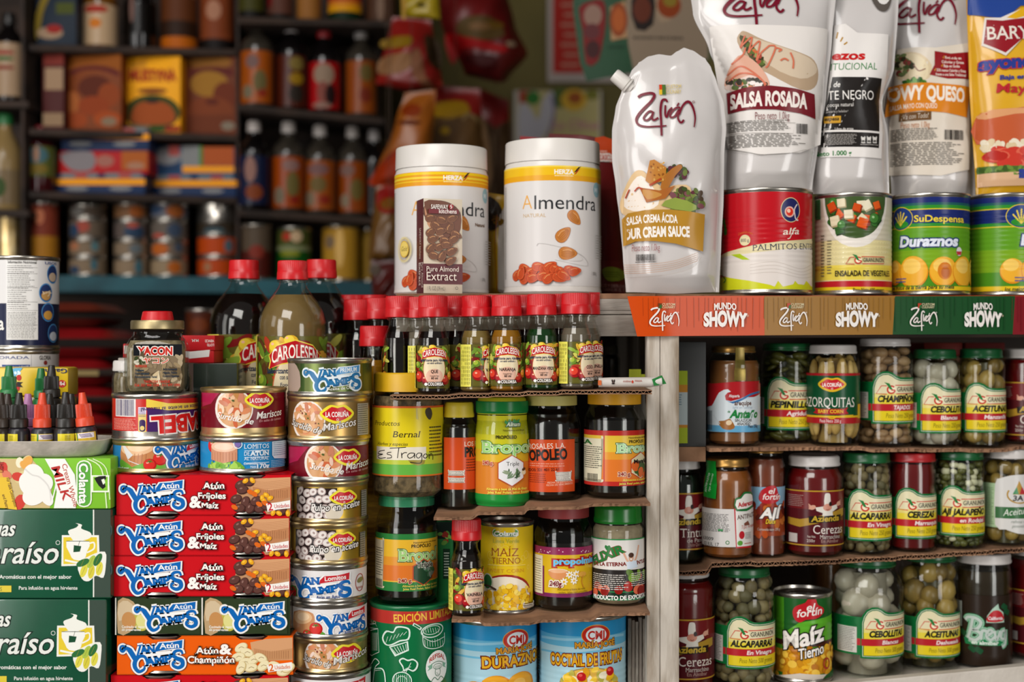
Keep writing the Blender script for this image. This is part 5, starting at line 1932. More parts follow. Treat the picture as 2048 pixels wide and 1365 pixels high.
# = tarragon jar, propolis jar, salt tin
TIN = plain('green_tin', '0f6a3c', .3, h2='0d5f36', nscale=10)
zt = zat(1216, 1.405)
A = can('salt_tin', 'green round salt tin with white kitchen drawings and red upper band', 822, 166, 1218, 1424, 1.45, TIN, z0=.9012 - .019, tall=zt - .8822, cat='tin')
A.band(1226, 1480, '0f6a3c')
A.band(1221, 1250, 'b5332a')
A.text('EDICIÓN LIMITADA', 788, 1245, 0, 15, 'e6b83a', .02, w=150, ang=3)
A.text('SELLO', 737, 1242, 752, 6, 'e0c0a0', .02)
LW = 'd5e6da'
for cx, cy in ((803, 1275),):
 A.poly([(770, 1290), (764, 1276), (772, 1262), (786, 1264), (792, 1254), (808, 1254), (820, 1260), (818, 1280), (800, 1284), (783, 1292)], LW, 3)
 A.poly([(773, 1289), (767, 1277), (774, 1265), (787, 1267), (794, 1257), (808, 1257), (817, 1262), (815, 1278), (800, 1281), (783, 1289)], '0f6a3c', 3)
 A.poly([(778, 1294), (816, 1283), (818, 1302), (790, 1314)], LW)
 A.poly([(781, 1296), (813, 1286), (815, 1300), (792, 1310)], '0f6a3c')
 for i in range(6):
  A.stroke([(783 + i * 5.6, 1297 - i * 1.6), (793 + i * 4, 1309 - i * 1.5)], 1.1, LW, 0)
  A.stroke([(772 + i * 7, 1286 - i * 3), (776 + i * 7.5, 1274 - i * 2)], .9, LW, 3)
A.ell(866, 1262, 27, 14, LW, 4)
A.ell(866, 1262, 24.5, 11.8, '0f6a3c', 4)
A.ell(864, 1261, 20, 9, LW, 4)
A.ell(864, 1261, 18.5, 7.6, '0f6a3c', 4)
for i in range(6):
 A.stroke([(850 + i * 5, 1256 + i % 2), (852 + i * 5, 1266)], .9, LW, 0)
A.stroke([(845, 1266), (848, 1292), (866, 1298), (886, 1290), (888, 1266)], 1.6, LW)
A.stroke([(846, 1275), (866, 1284), (888, 1274)], 1.3, LW)
for i in range(8):
 A.stroke([(849 + i * 5, 1280 + 2 * math.sin(i)), (850 + i * 5, 1294)], .9, LW, 0)
A.stroke([(826, 1249), (834, 1253), (842, 1259)], 6, LW)
A.stroke([(828, 1250), (840, 1257)], 3, '0f6a3c')
A.stroke([(737, 1256), (757, 1258), (759, 1305), (745, 1312), (737, 1308)], 1.6, LW, 0)
A.stroke([(739, 1250), (752, 1248), (757, 1258), (742, 1262)], 1.6, LW, 0)
for i in range(7):
 A.stroke([(746 + i * 1.6, 1266), (746 + i * 1.6, 1302)], .8, LW, 0)
A.poly([(805, 1335), (798, 1322), (806, 1316), (816, 1320), (826, 1318), (836, 1326), (834, 1338), (826, 1344), (816, 1340), (808, 1344)], LW, 3)
A.poly([(807, 1333), (801, 1323), (807, 1319), (816, 1323), (826, 1321), (833, 1327), (831, 1336), (825, 1341), (816, 1337), (809, 1341)], '0f6a3c', 3)
A.stroke([(808, 1352), (816, 1338), (822, 1326)], 1.2, LW)
A.stroke([(803, 1345), (812, 1338), (822, 1334)], .9, LW)
A.ell(804, 1362, 20, 18, LW)
A.ell(804, 1362, 18, 16, '0f6a3c')
A.ring(804, 1362, 10, 9, 1, LW)
for i in range(8):
 A.stroke([(790 + i * 4, 1350), (788 + i * 4.4, 1372)], .8, LW, 2)
A.stroke([(744, 1330), (752, 1318), (760, 1326), (752, 1336), (748, 1365)], 2, LW)
A.stroke([(752, 1340), (768, 1342), (772, 1380)], 5, LW)
A.stroke([(752, 1340), (767, 1343), (771, 1380)], 2.4, '0f6a3c')
A.flat(874, 1334)
A.ell(874, 1334, 27, 33, 'e9ece6')
A.text('REFISAL', 855, 1324, 0, 8.5, 'b5332a', .03, w=38, bend=1.0)
A.stroke([(853, 1332), (862, 1326), (874, 1323), (886, 1326), (896, 1332)], 1.2, '2a6a4a')
for sx in (-1, 1):
 A.poly([(874 + sx * 23, 1330), (874 + sx * 13, 1327), (874 + sx * 13, 1335), (874 + sx * 24, 1340), (874 + sx * 20, 1335)], '7fae94')
A.ell(874, 1344, 7, 9, '2a6a4a')
A.ell(874, 1344, 5.8, 7.8, 'e9ece6')
A.ell(874, 1333, 11, 6, '2a6a4a')
A.ell(874, 1333, 10, 5, 'e9ece6')
for i in range(5):
 A.stroke([(867 + i * 3.4, 1331), (868 + i * 3.2, 1338)], .8, '2a6a4a', 0)
A.stroke([(870, 1345), (873, 1346), (871, 1349), (877, 1349)], .8, '2a6a4a', 0)
A.stroke([(858, 1362), (866, 1354), (874, 1360), (882, 1354), (892, 1362)], 1.3, '2a6a4a')
A.free()
A.done(A.root)
SALT = A.top

GLID = plain('green_lid', '1f7a4c', .3, h2='1a6c43', nscale=20)
YLID = plain('yellow_lid', 'd9ab16', .42, h2='cf9f10', nscale=20)
DARKFILL = plain('dark_honey', '100b08', .15, h2='1a120d', nscale=20)

def propolis(A, cx, x1, a, b, top='2a7a3a', kind='Triple', sh=0, hexc='24452e', base='e0b030', low='d8742a', panel=True):
 """bee product label: a..b pixel rows"""
 h = b - a
 A.band(a, b, base)
 A.band(a + h * .55, b - h * .18, low)
 A.band(a + h * .40, a + h * .55, 'dc922c')
 A.band(a, a + h * .10, top)
 A.band(b - h * .16, b, top)
 if panel:
  A.rect(cx - 70, a + h * .04, cx - 44 + sh, b - h * .08, 'd9cfb4', 5)
  A.fine(cx - 60, a + h * .2, cx - 47 + sh, b - h * .3, '4a4638', 12, .35, 4)
  A.bars(cx - 60, b - h * .25, cx - 48 + sh, b - h * .12, '2a2618', 4, None)
 x = x1
 A.text('Naturalmente sólo Bropol', x - 40, a + h * .165, x + 4, h * .03, '4a3a14', .01)
 A.text('PROPÓLEO', x - 44, a + h * .24, x - 6, h * .055, '1d1810', .025)
 A.text('Bropol', x - 68, a + h * .47, x + 4, h * .2, '9cc878', .015, halo=[('2a6a3a', 2.2), ('d9e0b4', 1.0)], serif=.8)
 A.flat(x - 20, a + h * .65)
 P = [(x - 20 + 25 * math.sin(math.radians(60 * i)), a + h * .66 - h * .215 * math.cos(math.radians(60 * i))) for i in range(6)]
 A.poly(grow_poly(P, 2), 'b5482c')
 A.poly(P, hexc)
 A.free()
 return h

A = jar('propolis_jar', 'propolis jar with green lid standing on the green salt tin', 813, 123, 1212, 1.45, 996, 1018, 112, 1070, plain('wrapped_green_lid', '2f7a55', .2, h2='256a48', nscale=30, bump=.3, scale=40), DARKFILL, yfill=1060, lidrib=44, z0=SALT + .0003, waist=0)
h = propolis(A, 813, 867, 1069, 1184)
A.blobs(850, 1128, 866, 1150, 10, 8, 4, ['2f5a3c', '7a8a80', '3f6a4a'], 3)
A.text('Triple', 833, 1136, 864, 10, '1f1a1a', .02, halo=('d8d8c8', 1))
A.text('240 g.', 797, 1166, 824, 8, '8a1f1c', .03, halo=('e8d0b0', .8))
A.text('Alimento a base de Miel de Abejas', 805, 1175, 872, 4.2, 'e0d060', .02)
A.text('Jalea Real Polen, Sabor Eucalipto', 806, 1181, 872, 4.2, 'e0d060', .02)
A.done(A.root)
PTOPZ = A.root.location.z + A.pr([(0, 996)])[0][1]

HERB2 = plain('dried_herb', '80694c', .95, h2='4a3c2a', nscale=120, bump=.7, scale=240)
A = jar('tarragon_jar', 'plastic jar of dried tarragon with yellow lid and handwritten ESTRAGON patch', 816, 142, 992, 1.45, 737, 776, 136, 800, YLID, HERB2, yfill=784, lidrib=70, z0=PTOPZ + .0004, shell='clear_plastic', foot=.86)
A.band(815, 953, 'ddc81e')
A.band(905, 930, 'b9c53a')
A.band(930, 953, '63ad42')
A.band(813, 817, 'd8602a')
A.band(951, 954, 'd8702a')
A.text('Productos', 751, 850, 799, 9, '3a3216', .0, .22, serif=.5)
A.text('Bernal', 786, 875, 838, 12, '3a3216', .004, .22, serif=.5)
A.text('Hierbas y especias', 756, 890, 815, 6.5, '3a3a1a', 0, .22, serif=.4)
A.rect(754, 895, 852, 921, 'e2dac6')
A.poly([(816, 921), (850, 921), (848, 928), (836, 932), (822, 928)], '9a8a3a')
for P in ([(770, 901), (760, 903), (757, 908), (766, 909), (757, 912), (760, 917), (772, 916)], [(783, 905), (776, 906), (775, 909), (782, 911), (783, 916), (774, 917)], [(780, 897), (800, 896), (812, 895)], [(798, 896), (796, 910), (795, 917)],
   [(803, 906), (804, 917), (804, 910), (809, 906), (814, 906)], [(828, 907), (820, 907), (815, 912), (819, 917), (827, 913), (829, 907), (829, 917)], [(842, 907), (836, 907), (832, 912), (836, 917), (841, 913), (843, 907), (843, 922), (838, 927), (820, 925)],
   [(850, 908), (846, 913), (850, 917), (855, 912), (851, 908)], [(857, 908), (858, 918), (858, 911), (862, 908), (865, 912), (865, 920)]):
 A.stroke(P, 1.6, '1c1a16')
A.fine(858, 852, 884, 915, '5a5420', 9, .42, 5, .3)
A.poly([(852, 818), (860, 816), (864, 828), (860, 840), (854, 836), (850, 826)], '4a4234', 2)
A.poly([(834, 816), (836, 840), (832, 838), (832, 818)], 'c9bc62')
A.done(A.root)

# = jars inside the open compartment
def row(px, pts):
 return interp(pts, px)

base = len(STANDS)
ORL = 'c8491c'
A = jar('propolis_jar', 'narrow dark jar with yellow lid and orange label, leftmost in its compartment', 918, 72, 1022, 1.45, 806, 836, 62, 866, plain('lemon_lid', 'd6c032', .45, h2='cbb428', nscale=20), DARKFILL, lidrib=0, yfill=850)
A.rect(888, 876, 956, 980, ORL)
A.text('LOS ROSALES', 929, 893, 0, 9, 'ddcfc0', .01, w=76)
A.text('PROPOLEO', 930, 914, 0, 18, '1f1815', .05, w=100)
A.fine(932, 918, 956, 945, '3a2018', 5, .3, 4)
for y in (940, 954):
 A.rect(896, y, 930, y + 12.5, 'dcd5c8', 2)
 A.fine(898, y + 2, 928, y + 11, '3a332c', 4, .4, y)
A.done(A.root)

A = jar('propolis_jar', 'fully sleeved yellow and green propolis jar between the two orange labelled ones', 1004, 108, 1015, 1.45, 796, 830, 101, 872, plain('yellow_green_lid', 'c2c22c', .2, h2='b4b424', nscale=20), None, lidname='lid')
B = whole(A, [(50, 1013), (54, 1006), (54, 880), (53, 866), (50.5, 852), (49, 842), (49, 832)])
g = 'c9bf22'
for y0, y1, c in ((832, 900, 'c7c224'), (900, 925, 'd8ae28'), (925, 990, 'd4802a'), (990, 1014, '1f8a38')):
 B.band(y0, y1, c)
B.done(A.root, 'sleeve')
C_ = whole(A, [(49.5, 829), (51.2, 826), (51.2, 804), (49.5, 799)], .0008)
C_.band(804, 828, '1a7a3a')
C_.done(A.root, 'lid_sleeve')
A.S.off = .0014
A.flat(1023, 848)
A.poly([(1008, 846), (1010, 840), (1014, 844), (1018, 838), (1023, 844), (1028, 838), (1032, 842), (1040, 838), (1038, 848), (1014, 850)], '3f8a4a', 0)
A.text('Alinam', 1012, 853, 0, 8, 'd8e4c0', .02, .25, w=28, halo=('2a5a50', 1.6))
A.free()
A.text('Naturalmente sólo Bropol', 1006, 863, 1046, 3.6, '4a3a14', .01)
A.text('PROPÓLEO', 992, 878, 1032, 6.5, '1d1810', .025)
A.text('Bropol-', 968, 905, 1058, 22, '9cd078', .015, halo=[('2a8a3a', 2.3), ('dfe6c4', 1.0)], serif=.8)
A.flat(1024, 944)
P = [(1023 + 30 * math.sin(math.radians(60 * i)), 942 - 30 * math.cos(math.radians(60 * i))) for i in range(6)]
A.poly(grow_poly(P, 1.5), 'b5482c')
A.poly(P, 'e2e2e2')
A.text('Triple', 1012, 932, 0, 8, '33332f', .005, w=26)
R = random.Random(4)
for i in range(16):
 A.ell(1024 + R.uniform(-14, 14), 949 + R.uniform(-6, 6), 7, 1.8, R.choice(['5a7a50', '3f5a3c', '8a9a7a']), R.uniform(0, 180), 10)
A.ell(1050, 946, 6, 5, 'e0d4b0')
A.ell(1050, 940, 5, 3, '5a3a1a', 20)
A.free()
A.text('240 g.', 968, 929, 987, 7.5, 'a8231c', .03, halo=('e8c0a0', .8))
A.text('Alimento a base de Miel de Abejas', 975, 980, 1050, 4.6, 'e6dc50', .025)
A.text('Jalea Real Polen, sabor Eucalipto', 977, 987, 1054, 4.6, 'e6dc50', .025)
A.done(A.root)

A = jar('propolis_jar', 'wide dark jar with pale yellow lid and orange label reading OPOLEO', 1102, 118, 1004, 1.462, 792, 813, 104, 868, plain('pale_yellow_lid', 'c9c06e', .5, h2='beb462', nscale=20), DARKFILL, lidrib=60, yfill=830)
A.rect(1052, 880, 1149, 985, ORL)
A.text('ROSALES L.A.', 1058, 898, 1131, 10.5, 'e0d6ca', .0, ang=2)
A.text('OPOLEO', 1060, 921, 1134, 20, '1f1815', .045, ang=3)
A.text('FECHA DE EXPEDICIÓN', 1095, 968, 1145, 3.6, 'e6b49a', .01, ang=3)
A.text('FECHA DE VENCIMIENTO', 1093, 973, 1145, 3.6, 'e6b49a', .01, ang=3)
A.text('PEDIDOS: 321 401 22 61', 1050, 942, 1118, 5.5, '5a1c10', .03, ang=2)
A.fine(1060, 925, 1130, 934, 'dc9a80', 2, .3, 4)
A.fine(1060, 946, 1096, 966, '6a2414', 5, .3, 6)
A.rect(1110, 942, 1143, 963, 'd8d2c8', 2.5)
A.fine(1112, 945, 1141, 961, '4a4238', 6, .35, 6)
A.done(A.root)

A = jar('propolis_jar', 'dark propolis jar with orange yellow lid at the post, red edged label', 1229, 121, 1000, 1.455, 787, 811, 107, 850, plain('orange_yellow_lid', 'dba21c', .42, h2='d09612', nscale=20), DARKFILL, lidrib=64, yfill=842)
A.band(862, 973, 'b52a22')
A.band(872, 964, 'dcb83a')
A.band(920, 964, 'd8742a')
A.band(905, 920, 'dc942e')
A.rect(1160, 871, 1208, 964, 'd8d2b6', 6)
A.rect(1207, 871, 1209.5, 964, 'b52a22')
A.text('LA', 1167, 886, 1184, 9, '2f6a30', .04)
A.fine(1170, 890, 1205, 935, '3a382e', 11, .4, 4)
A.bars(1175, 946, 1196, 961, '2a2618', 4, None)
A.text('Naturalmente sólo Bropol', 1257, 878, 0, 3.6, '4a3a14', .01, w=62)
A.text('PROPÓLEO', 1258, 887, 0, 6, '1d1810', .025, w=44)
A.text('Bropol', 1236, 906, 0, 18, 'a8d4a0', .015, halo=[('2a6a4a', 2.1), ('d9e8c4', 1.0)], serif=.8, w=98)
A.flat(1276, 930)
P = [(1284 + 30 * math.sin(math.radians(60 * i)), 932 - 26 * math.cos(math.radians(60 * i))) for i in range(6)]
A.poly(grow_poly(P, 1.5), 'b5342c')
A.poly(P, 'd8cfa8')
A.blobs(1262, 928, 1300, 950, 12, 8, 9, ['c83a24', 'd8642a', '3f5a2c'], 3)
A.text('Marañón', 1264, 927, 0, 8, '2a1c1a', .03, w=52)
A.free()
A.text('240 g.', 1236, 953, 1261, 8, '8a1f1c', .03, halo=('f0d0b0', .9))
A.text('Alimento a base de Miel', 1245, 963, 0, 4, 'e6dc50', .02, w=80)
A.text('Jalea Real polen, sabor Marañón', 1238, 970, 0, 4, 'e6dc50', .02, w=96)
A.done(A.root)
sheet('cardboard_shelf', 'sagging cardboard sheet under the four propolis jars', (1.378, 1.395), .09, flats(STANDS[base:], at(872, 0, 1.42).x, x0 - .001), .003, flutes=False, seed=3, rough=.0008)
base = len(STANDS)

# ---- row below
essence('small dark vanilla flavouring bottle beside the sweet corn can', 933, 1040, 0, 1.408, 'dark', 'VAINILLA', False, 32, zat(1236, 1.39))
A = can('corn_can', 'yellow sweet corn can between the vanilla bottle and the magenta labelled jar', 1014, 109, 1033, 1231, 1.452, STEEL)
A.band(1040, 1226, 'e3c11d')
for i in range(22):
 R = random.Random(i)
 A.ring(R.uniform(970, 1060), R.uniform(1044, 1140), R.uniform(3, 7), R.uniform(4, 8), .8, 'eed25a', n=14)
A.rect(985, 1059, 1037, 1075, 'e8ecd8', 7)
A.rect(986.5, 1060.5, 1035.5, 1073.5, '4f9a38', 6)
A.text('Colanta', 988, 1071.5, 1036, 9, 'f2f2ea', .03, .2, serif=.4)
A.text('Línea Verde', 987, 1086, 1038, 8, 'a8b03a', .0)
A.text('MAÍZ', 984, 1112, 1037, 16, '9a4a1c', -.012, serif=.8)
A.text('TIERNO', 984, 1127, 1040, 12, '9a4a1c', -.012, serif=.8)
A.rect(976, 1131.5, 1050, 1132.5, 'f0dc7a')
A.text('SWEET CORN', 974, 1143, 1047, 7, 'd99a2a', -.01, serif=.6)
A.flat(1020, 1190)
A.ell(1012, 1192, 58, 42, '9a2a1c')
A.ell(1010, 1196, 57, 42, 'ece2cc')
A.rect(960, 1196, 1075, 1240, 'ece2cc') if False else None
A.blobs(966, 1172, 1062, 1228, 95, 6.5, 4.8, ['e8b81e', 'f0c832', 'dca414', 'f4d65a', 'e2ae18'], 5, inside=lambda x, y: abs(x - 1018) < 52 and y > 1178 + abs(x - 1028) * .28 - 8 and y < 1224)
A.free()
A.rect(1043, 1203, 1064, 1216, 'e6dfd0', 5)
A.fine(1045, 1206, 1062, 1214, '5a4a30', 2, .4, 3)
A.ring(978, 1163, 11, 15, 3, 'c8c4b0')
A.ell(978, 1163, 10, 14, '2f6a38')
A.stroke([(968, 1170), (980, 1172), (994, 1180)], 4, '4a3a30')
A.done(A.root)
A = jar('honey_jar', 'dark jar with dusty red lid and magenta and yellow honey label', 1127, 117, 1226, 1.455, 1016, 1040, 102, 1084, plain('dusty_red_lid', '9a3434', .5, h2='7f2a2a', nscale=30), DARKFILL, lidrib=56, yfill=1088, z0=None)
A.band(1096, 1196, 'd9b21f')
A.band(1096, 1111, '8f2a55')
A.band(1188, 1196, '7a2a5a')
A.blobs(1075, 1100, 1180, 1107, 18, 1.3, 1.3, ['e8c8d4'], 3, False)
A.rect(1070, 1110, 1086, 1186, 'e0d9c0')
A.fine(1071, 1114, 1084, 1180, '6a6040', 14, .3, 3)
A.rect(1086, 1132, 1089, 1190, '7a2a4a')
A.text('propolmiel', 1108, 1129, 0, 12, '6ac0e6', .045, w=100, halo=[('b5281c', 3)])
A.flat(1114, 1143)
A.ell(1116, 1143, 20, 5, 'e8d8c0')
A.poly([(1097, 1143), (1135, 1143), (1130, 1156), (1118, 1160), (1102, 1156)], 'd8905a', 2)
A.ell(1116, 1143, 17, 4, 'e6b084')
for cx, cy in ((1128, 1164), (1139, 1150), (1148, 1162), (1153, 1149)):
 for q in range(7):
  a = q * .9
  A.ell(cx + 4 * math.cos(a), cy + 4 * math.sin(a), 4, 1.8, 'eee8dc', -math.degrees(a), 10)
 A.ell(cx, cy, 2.4, 2.4, 'dca81e')
A.ell(1166, 1150, 10, 5, 'd8a040')
A.stroke([(1168, 1152), (1165, 1165), (1170, 1178)], 2, 'c8862a')
A.text('240g.', 1099, 1173, 0, 10, '7a1f2a', .03, .15, w=26, halo=('ece0d0', 2.2))
A.text('Alimento a base de miel', 1115, 1181, 0, 4, '8a6a1a', .01, w=58)
A.text('polen, jalea real propóleo', 1118, 1187, 0, 4, '8a6a1a', .01, w=62)
A.free()
A.done(A.root)
SAND = plain('tan_powder', 'a8967a', .9, h2='94826a', nscale=150)
A = jar('powder_jar', 'jar of tan powder with domed green lid next to the post', 1236, 106, 1215, 1.455, 1012, 1050, 98, 1068, plain('bright_green_lid', '187a24', .25, h2='146c1e', nscale=20), SAND, yfill=1053)
A.band(1080, 1202, 'dedad4')
A.band(1079, 1081.5, '2a8a4a')
A.band(1141, 1184, '2a2624')
A.band(1184, 1186, '2a8a4a')
A.band(1186, 1198, '14301f')
A.band(1198, 1202, '2a8a5a')
A.text('ELIXIR', 1189, 1130, 0, 17, '2a7a3a', .05, w=76, ang=23, halo=('8a2a24', .8), fan=.1)
A.flat(1216, 1098)
A.poly([(1216, 1103), (1209, 1096), (1211, 1091), (1215, 1093), (1219, 1091), (1222, 1096)], '2a7a3a', 2)
A.free()
A.text('DE LA ETERNA JUVENTUD', 1190, 1130, 0, 7, '7a2420', .04, w=128, ang=2)
A.flat(1262, 1118)
A.stroke([(1246, 1106), (1254, 1122), (1262, 1130)], 4, 'd8a488')
A.stroke([(1281, 1092), (1276, 1112), (1268, 1128)], 4, 'd8a488')
A.poly([(1252, 1124), (1274, 1122), (1278, 1136), (1254, 1140)], 'cfdae6')
A.ell(1262, 1116, 5.5, 8, 'cfa084')
A.ell(1262, 1111, 6, 5, '4a3024')
A.ell(1262, 1119, 2.6, 1.5, 'efe8e0')
A.free()
A.blobs(1188, 1172, 1290, 1186, 14, 9, 9, ['a8241c', 'c8402c', '8a1a14', 'd86a4a'], 3, False)
A.blobs(1256, 1143, 1290, 1158, 8, 9, 6, ['7aa03a', '5a7a2c', 'c03024'], 5, False)
A.fine(1188, 1144, 1258, 1176, 'c9c4bc', 8, .42, 5)
A.fine(1262, 1146, 1290, 1174, 'c9c4bc', 7, .42, 6)
A.text('PRODUCTO DE EXPORTACIÓN', 1189, 1196, 0, 8, 'ecece6', .04, w=150, ang=1)
A.done(A.root)
A = carton('green_carton', 'green and black carton standing behind the vanilla bottle', 872, 906, 1075, 1240, 1.462, .03, ink('1c6a34', .4), z0=None)
A.rect(872, 1076, 905, 1110, '10201a')
A.rect(886, 1130, 900, 1190, '14301f')
A.fine(888, 1136, 899, 1186, 'b8c8b8', 9, .4, 3)
A.blobs(876, 1096, 900, 1122, 8, 6, 4, ['5a8a3a', '7aa84a', '8a2a20'], 5)
A.done(A.root)
gx = A.root
sheet('cardboard_shelf', 'cardboard sheet under the corn can and the honey jar', (1.380, 1.400), .11, flats(STANDS[base:], at(905, 0, 1.40).x, x0 - .001), .003, flutes=False, seed=9, rough=.0008)
gx.location.z = STANDS[base][3] + .0002

# ---- big fruit cans at the foot
def fruit_can(lab, cx, w, yt, word, wpx, seed, mix):
 A = can('fruit_can', lab, cx, w, yt, 1470, 1.478, STEEL, 'big blue fruit cans', z0=.8822, tall=zat(yt, 1.437) - .8822, beads=(.30, .62, .006, .0003))
 A.band(yt + 6, 1490, 'a8cfdc')
 A.band(yt + 6, yt + 40, '2a8fc4')
 A.band(yt + 40, yt + 62, '5fb0d4')
 A.stroke([(cx - w * .46, yt + 40), (cx - w * .2, yt + 46), (cx + w * .1, yt + 44), (cx + w * .46, yt + 36)], 5, '8fc8e0')
 A.stroke([(cx - w * .46, yt + 66), (cx - w * .1, yt + 74), (cx + w * .46, yt + 62)], 4, '6fb8d8')
 lx = cx + (45 if word == 'DURAZNOS' else 28)
 A.flat(lx, yt + 37)
 A.ell(lx, yt + 37, 31, 21, 'e0a030')
 A.ell(lx, yt + 37, 29.5, 19.5, 'c42a1c')
 A.ell(lx, yt + 37, 22, 15, 'e6eef0')
 A.text('CMJ', lx - 17, yt + 45, 0, 16, 'c42a1c', .035, w=34)
 A.text('MARÍA JOSÉ', lx - 43, yt + 63, 0, 11, 'd8962a', .035, w=86, ang=2, halo=('5a3a1a', 1))
 A.free()
 x0_ = cx - 24 if word == 'DURAZNOS' else cx - 63
 A.text(word, x0_, yt + 94, 0, 22, 'e2a81e', .03, serif=.8, w=wpx, halo=[('7a2418', 2.2)], ang=2)
 A.flat(cx, yt + 120)
 if mix:
  A.ell(cx + 16, yt + 142, 66, 40, '9a8a5a')
  A.ell(cx + 16, yt + 144, 64, 40, 'e0b24a')
  A.blobs(cx - 46, yt + 106, cx + 78, yt + 180, 70, 11, 7, ['e8b41e', 'f0c83a', 'e9dcae', 'd89a1c', 'efe6c8', 'b8b04a'], seed)
  for a, b in ((-2, 120), (58, 112), (30, 140)):
   A.ell(cx + a, yt + b, 9, 9, 'b81a20')
   A.ell(cx + a - 2, yt + b - 3, 4, 3, 'e05a50')
 else:
  for a, b, r in ((-40, 150, 34), (4, 138, 36), (60, 134, 36), (30, 160, 40), (-20, 175, 36)):
   A.ell(cx + a, yt + b, r, r * .8, 'd8861c')
   A.ell(cx + a - 3, yt + b - 4, r * .86, r * .66, 'e8a42c')
   A.ell(cx + a - 6, yt + b - 8, r * .4, r * .25, 'f0bc58')
 A.free()
 A.fine(cx - w * .49, yt + 66, cx - w * .46, yt + 110, '4a7a8a', 8, .4, 3)
 A.done(A.root)

fruit_can('large blue peach can reading DURAZNOS beside the green salt tin', 989, 175, 1243, 'DURAZNOS', 150, 3, False)
fruit_can('large blue fruit cocktail can right of the peach can', 1165, 178, 1234, 'COCTAIL DE FRUTAS', 168, 5, True)
for i in range(5):
 xa = 1256 + i * 7.4
 o = mk('paper_sheaf', box_bm(at(xa, 0, 1.47).x, at(xa + 6.6, 0, 1.47).x, 1.470 + i * .002, 1.60, .8822, zat(1238 + (i % 3) * 4, 1.47), bev=.0005), plain('paper_edge_%d' % (i % 2), ('b8b0a4', 'a89c90')[i % 2], .85, h2='9a9086', nscale=90, stretch=(8, 1, 1)))
 tag(o, ('pale folded paper next to the fruit cocktail can', 'greyish folded paper, second from the fruit cocktail can', 'middle folded paper between fruit can and post', 'folded paper second from the post', 'folded paper standing against the post')[i], 'paper', 'folded papers at the post')

# ---- things lying at the right end of the flavouring shelf
bm = tube_bm([(0, 0, 0), (.012, 0, .0002), (.05, 0, .0005), (.062, 0, .0015)], [.0047, .005, .005, .0045], None, 16)
sx, sz = at(1197, 0, 1.40).x, shelf1(1240) + .0052
root = thing('stick_packet', 'slim white stick packet with green end lying in front of the post', 'packet', (sx, 1.398, sz))
mk('film', bm, plain('stick_film', 'd2cdc6', .4, h2='c4beb6', nscale=40), root, 60)
bm = bmesh.new()
v = [bm.verts.new(p) for p in ((.052, -.0056, .0035), (.062, -.003, .0072), (.0665, -.001, -.001), (.054, -.0056, -.003), (.052, .002, .0035), (.062, .002, .0072), (.0665, .002, -.001), (.054, .002, -.003))]
for f in ((0, 3, 2, 1), (4, 5, 6, 7), (0, 1, 5, 4), (1, 2, 6, 5), (2, 3, 7, 6), (3, 0, 4, 7)):
 bm.faces.new([v[i] for i in f])
mk('green_end', bm, ink('1f7a34', .5), root)
A = art(Flat(mat_of(root), (0, -.0053, 0)), 1240)
A.text('AVENA', 1246, 765, 1262, 3.6, 'a8584a', .01)
A.ell(1265, 764, 2, 3, 'b8402c')
A.text('FRESA', 1270, 764, 1284, 3.6, 'a8584a', .01)
A.rect(1223, 759, 1230, 769, '5a4a44', 2)
A.rect(1196, 761, 1203, 771, 'c9683a')
A.done(root, 'print')
A = jar('empty_bottle', 'dim empty glass bottle standing at the back beside the post', 1222, 36, 776, 1.56, 700, 716, 28, 730, plain('dull_cap', '5a5a4c', .7, h2='4a4a3e'), plain('dark_bottle_fill', '2a2c24', .4, h2='34362c'), cat='bottle', z0=shelf1(1222))  # dull cap over a dark, mottled grey-green fill
A.done(A.root)
for a, b, c, d, lab in ((1258, 1282, 739, 764, 'yellow green sticky note left of the post, larger one'), (1282, 1293, 749, 764, 'yellow green sticky note touching the post, smaller one')):
 o = mk('sticky_note', box_bm(at(a, 0, 1.466).x, at(b, 0, 1.466).x, 1.4655 - (.002 if a > 1270 else 0), 1.4662, shelf1(1280) + .0003, zat(c, 1.466), bev=.0002), ink('q9aa32c'))
 tag(o, lab, 'note')

# = ON THE TOP BOARD: almond jars, extract carton
def almond(A, x, y, L, ang, c='c07a38', c2='9a5a24'):
 """printed almond kernel"""
 A.flat(x, y)
 P = []
 for i in range(24):
  t = 2 * math.pi * i / 24
  a = L * .5 * math.cos(t)
  b = L * .31 * math.sin(t) * (1 - .35 * math.cos(t))
  P.append((a, b))
 ca, sa = math.cos(math.radians(ang)), math.sin(math.radians(ang))
 tr = lambda a, b: (x + a * ca + b * sa, y - a * sa + b * ca)
 A.poly([tr(a * 1.06, b * 1.08) for a, b in P], c2)
 A.poly([tr(*p) for p in P], c)
 for j in (-.6, -.3, 0, .3, .6):
  A.stroke([tr(-L * .38, L * .2 * j), tr(0, L * .33 * j), tr(L * .36, L * .1 * j)], L * .022, c2, 4)
 A.stroke([tr(-L * .3, -L * .14), tr(0, -L * .2), tr(L * .2, -L * .12)], L * .035, 'dca468', 4)
 A.free()

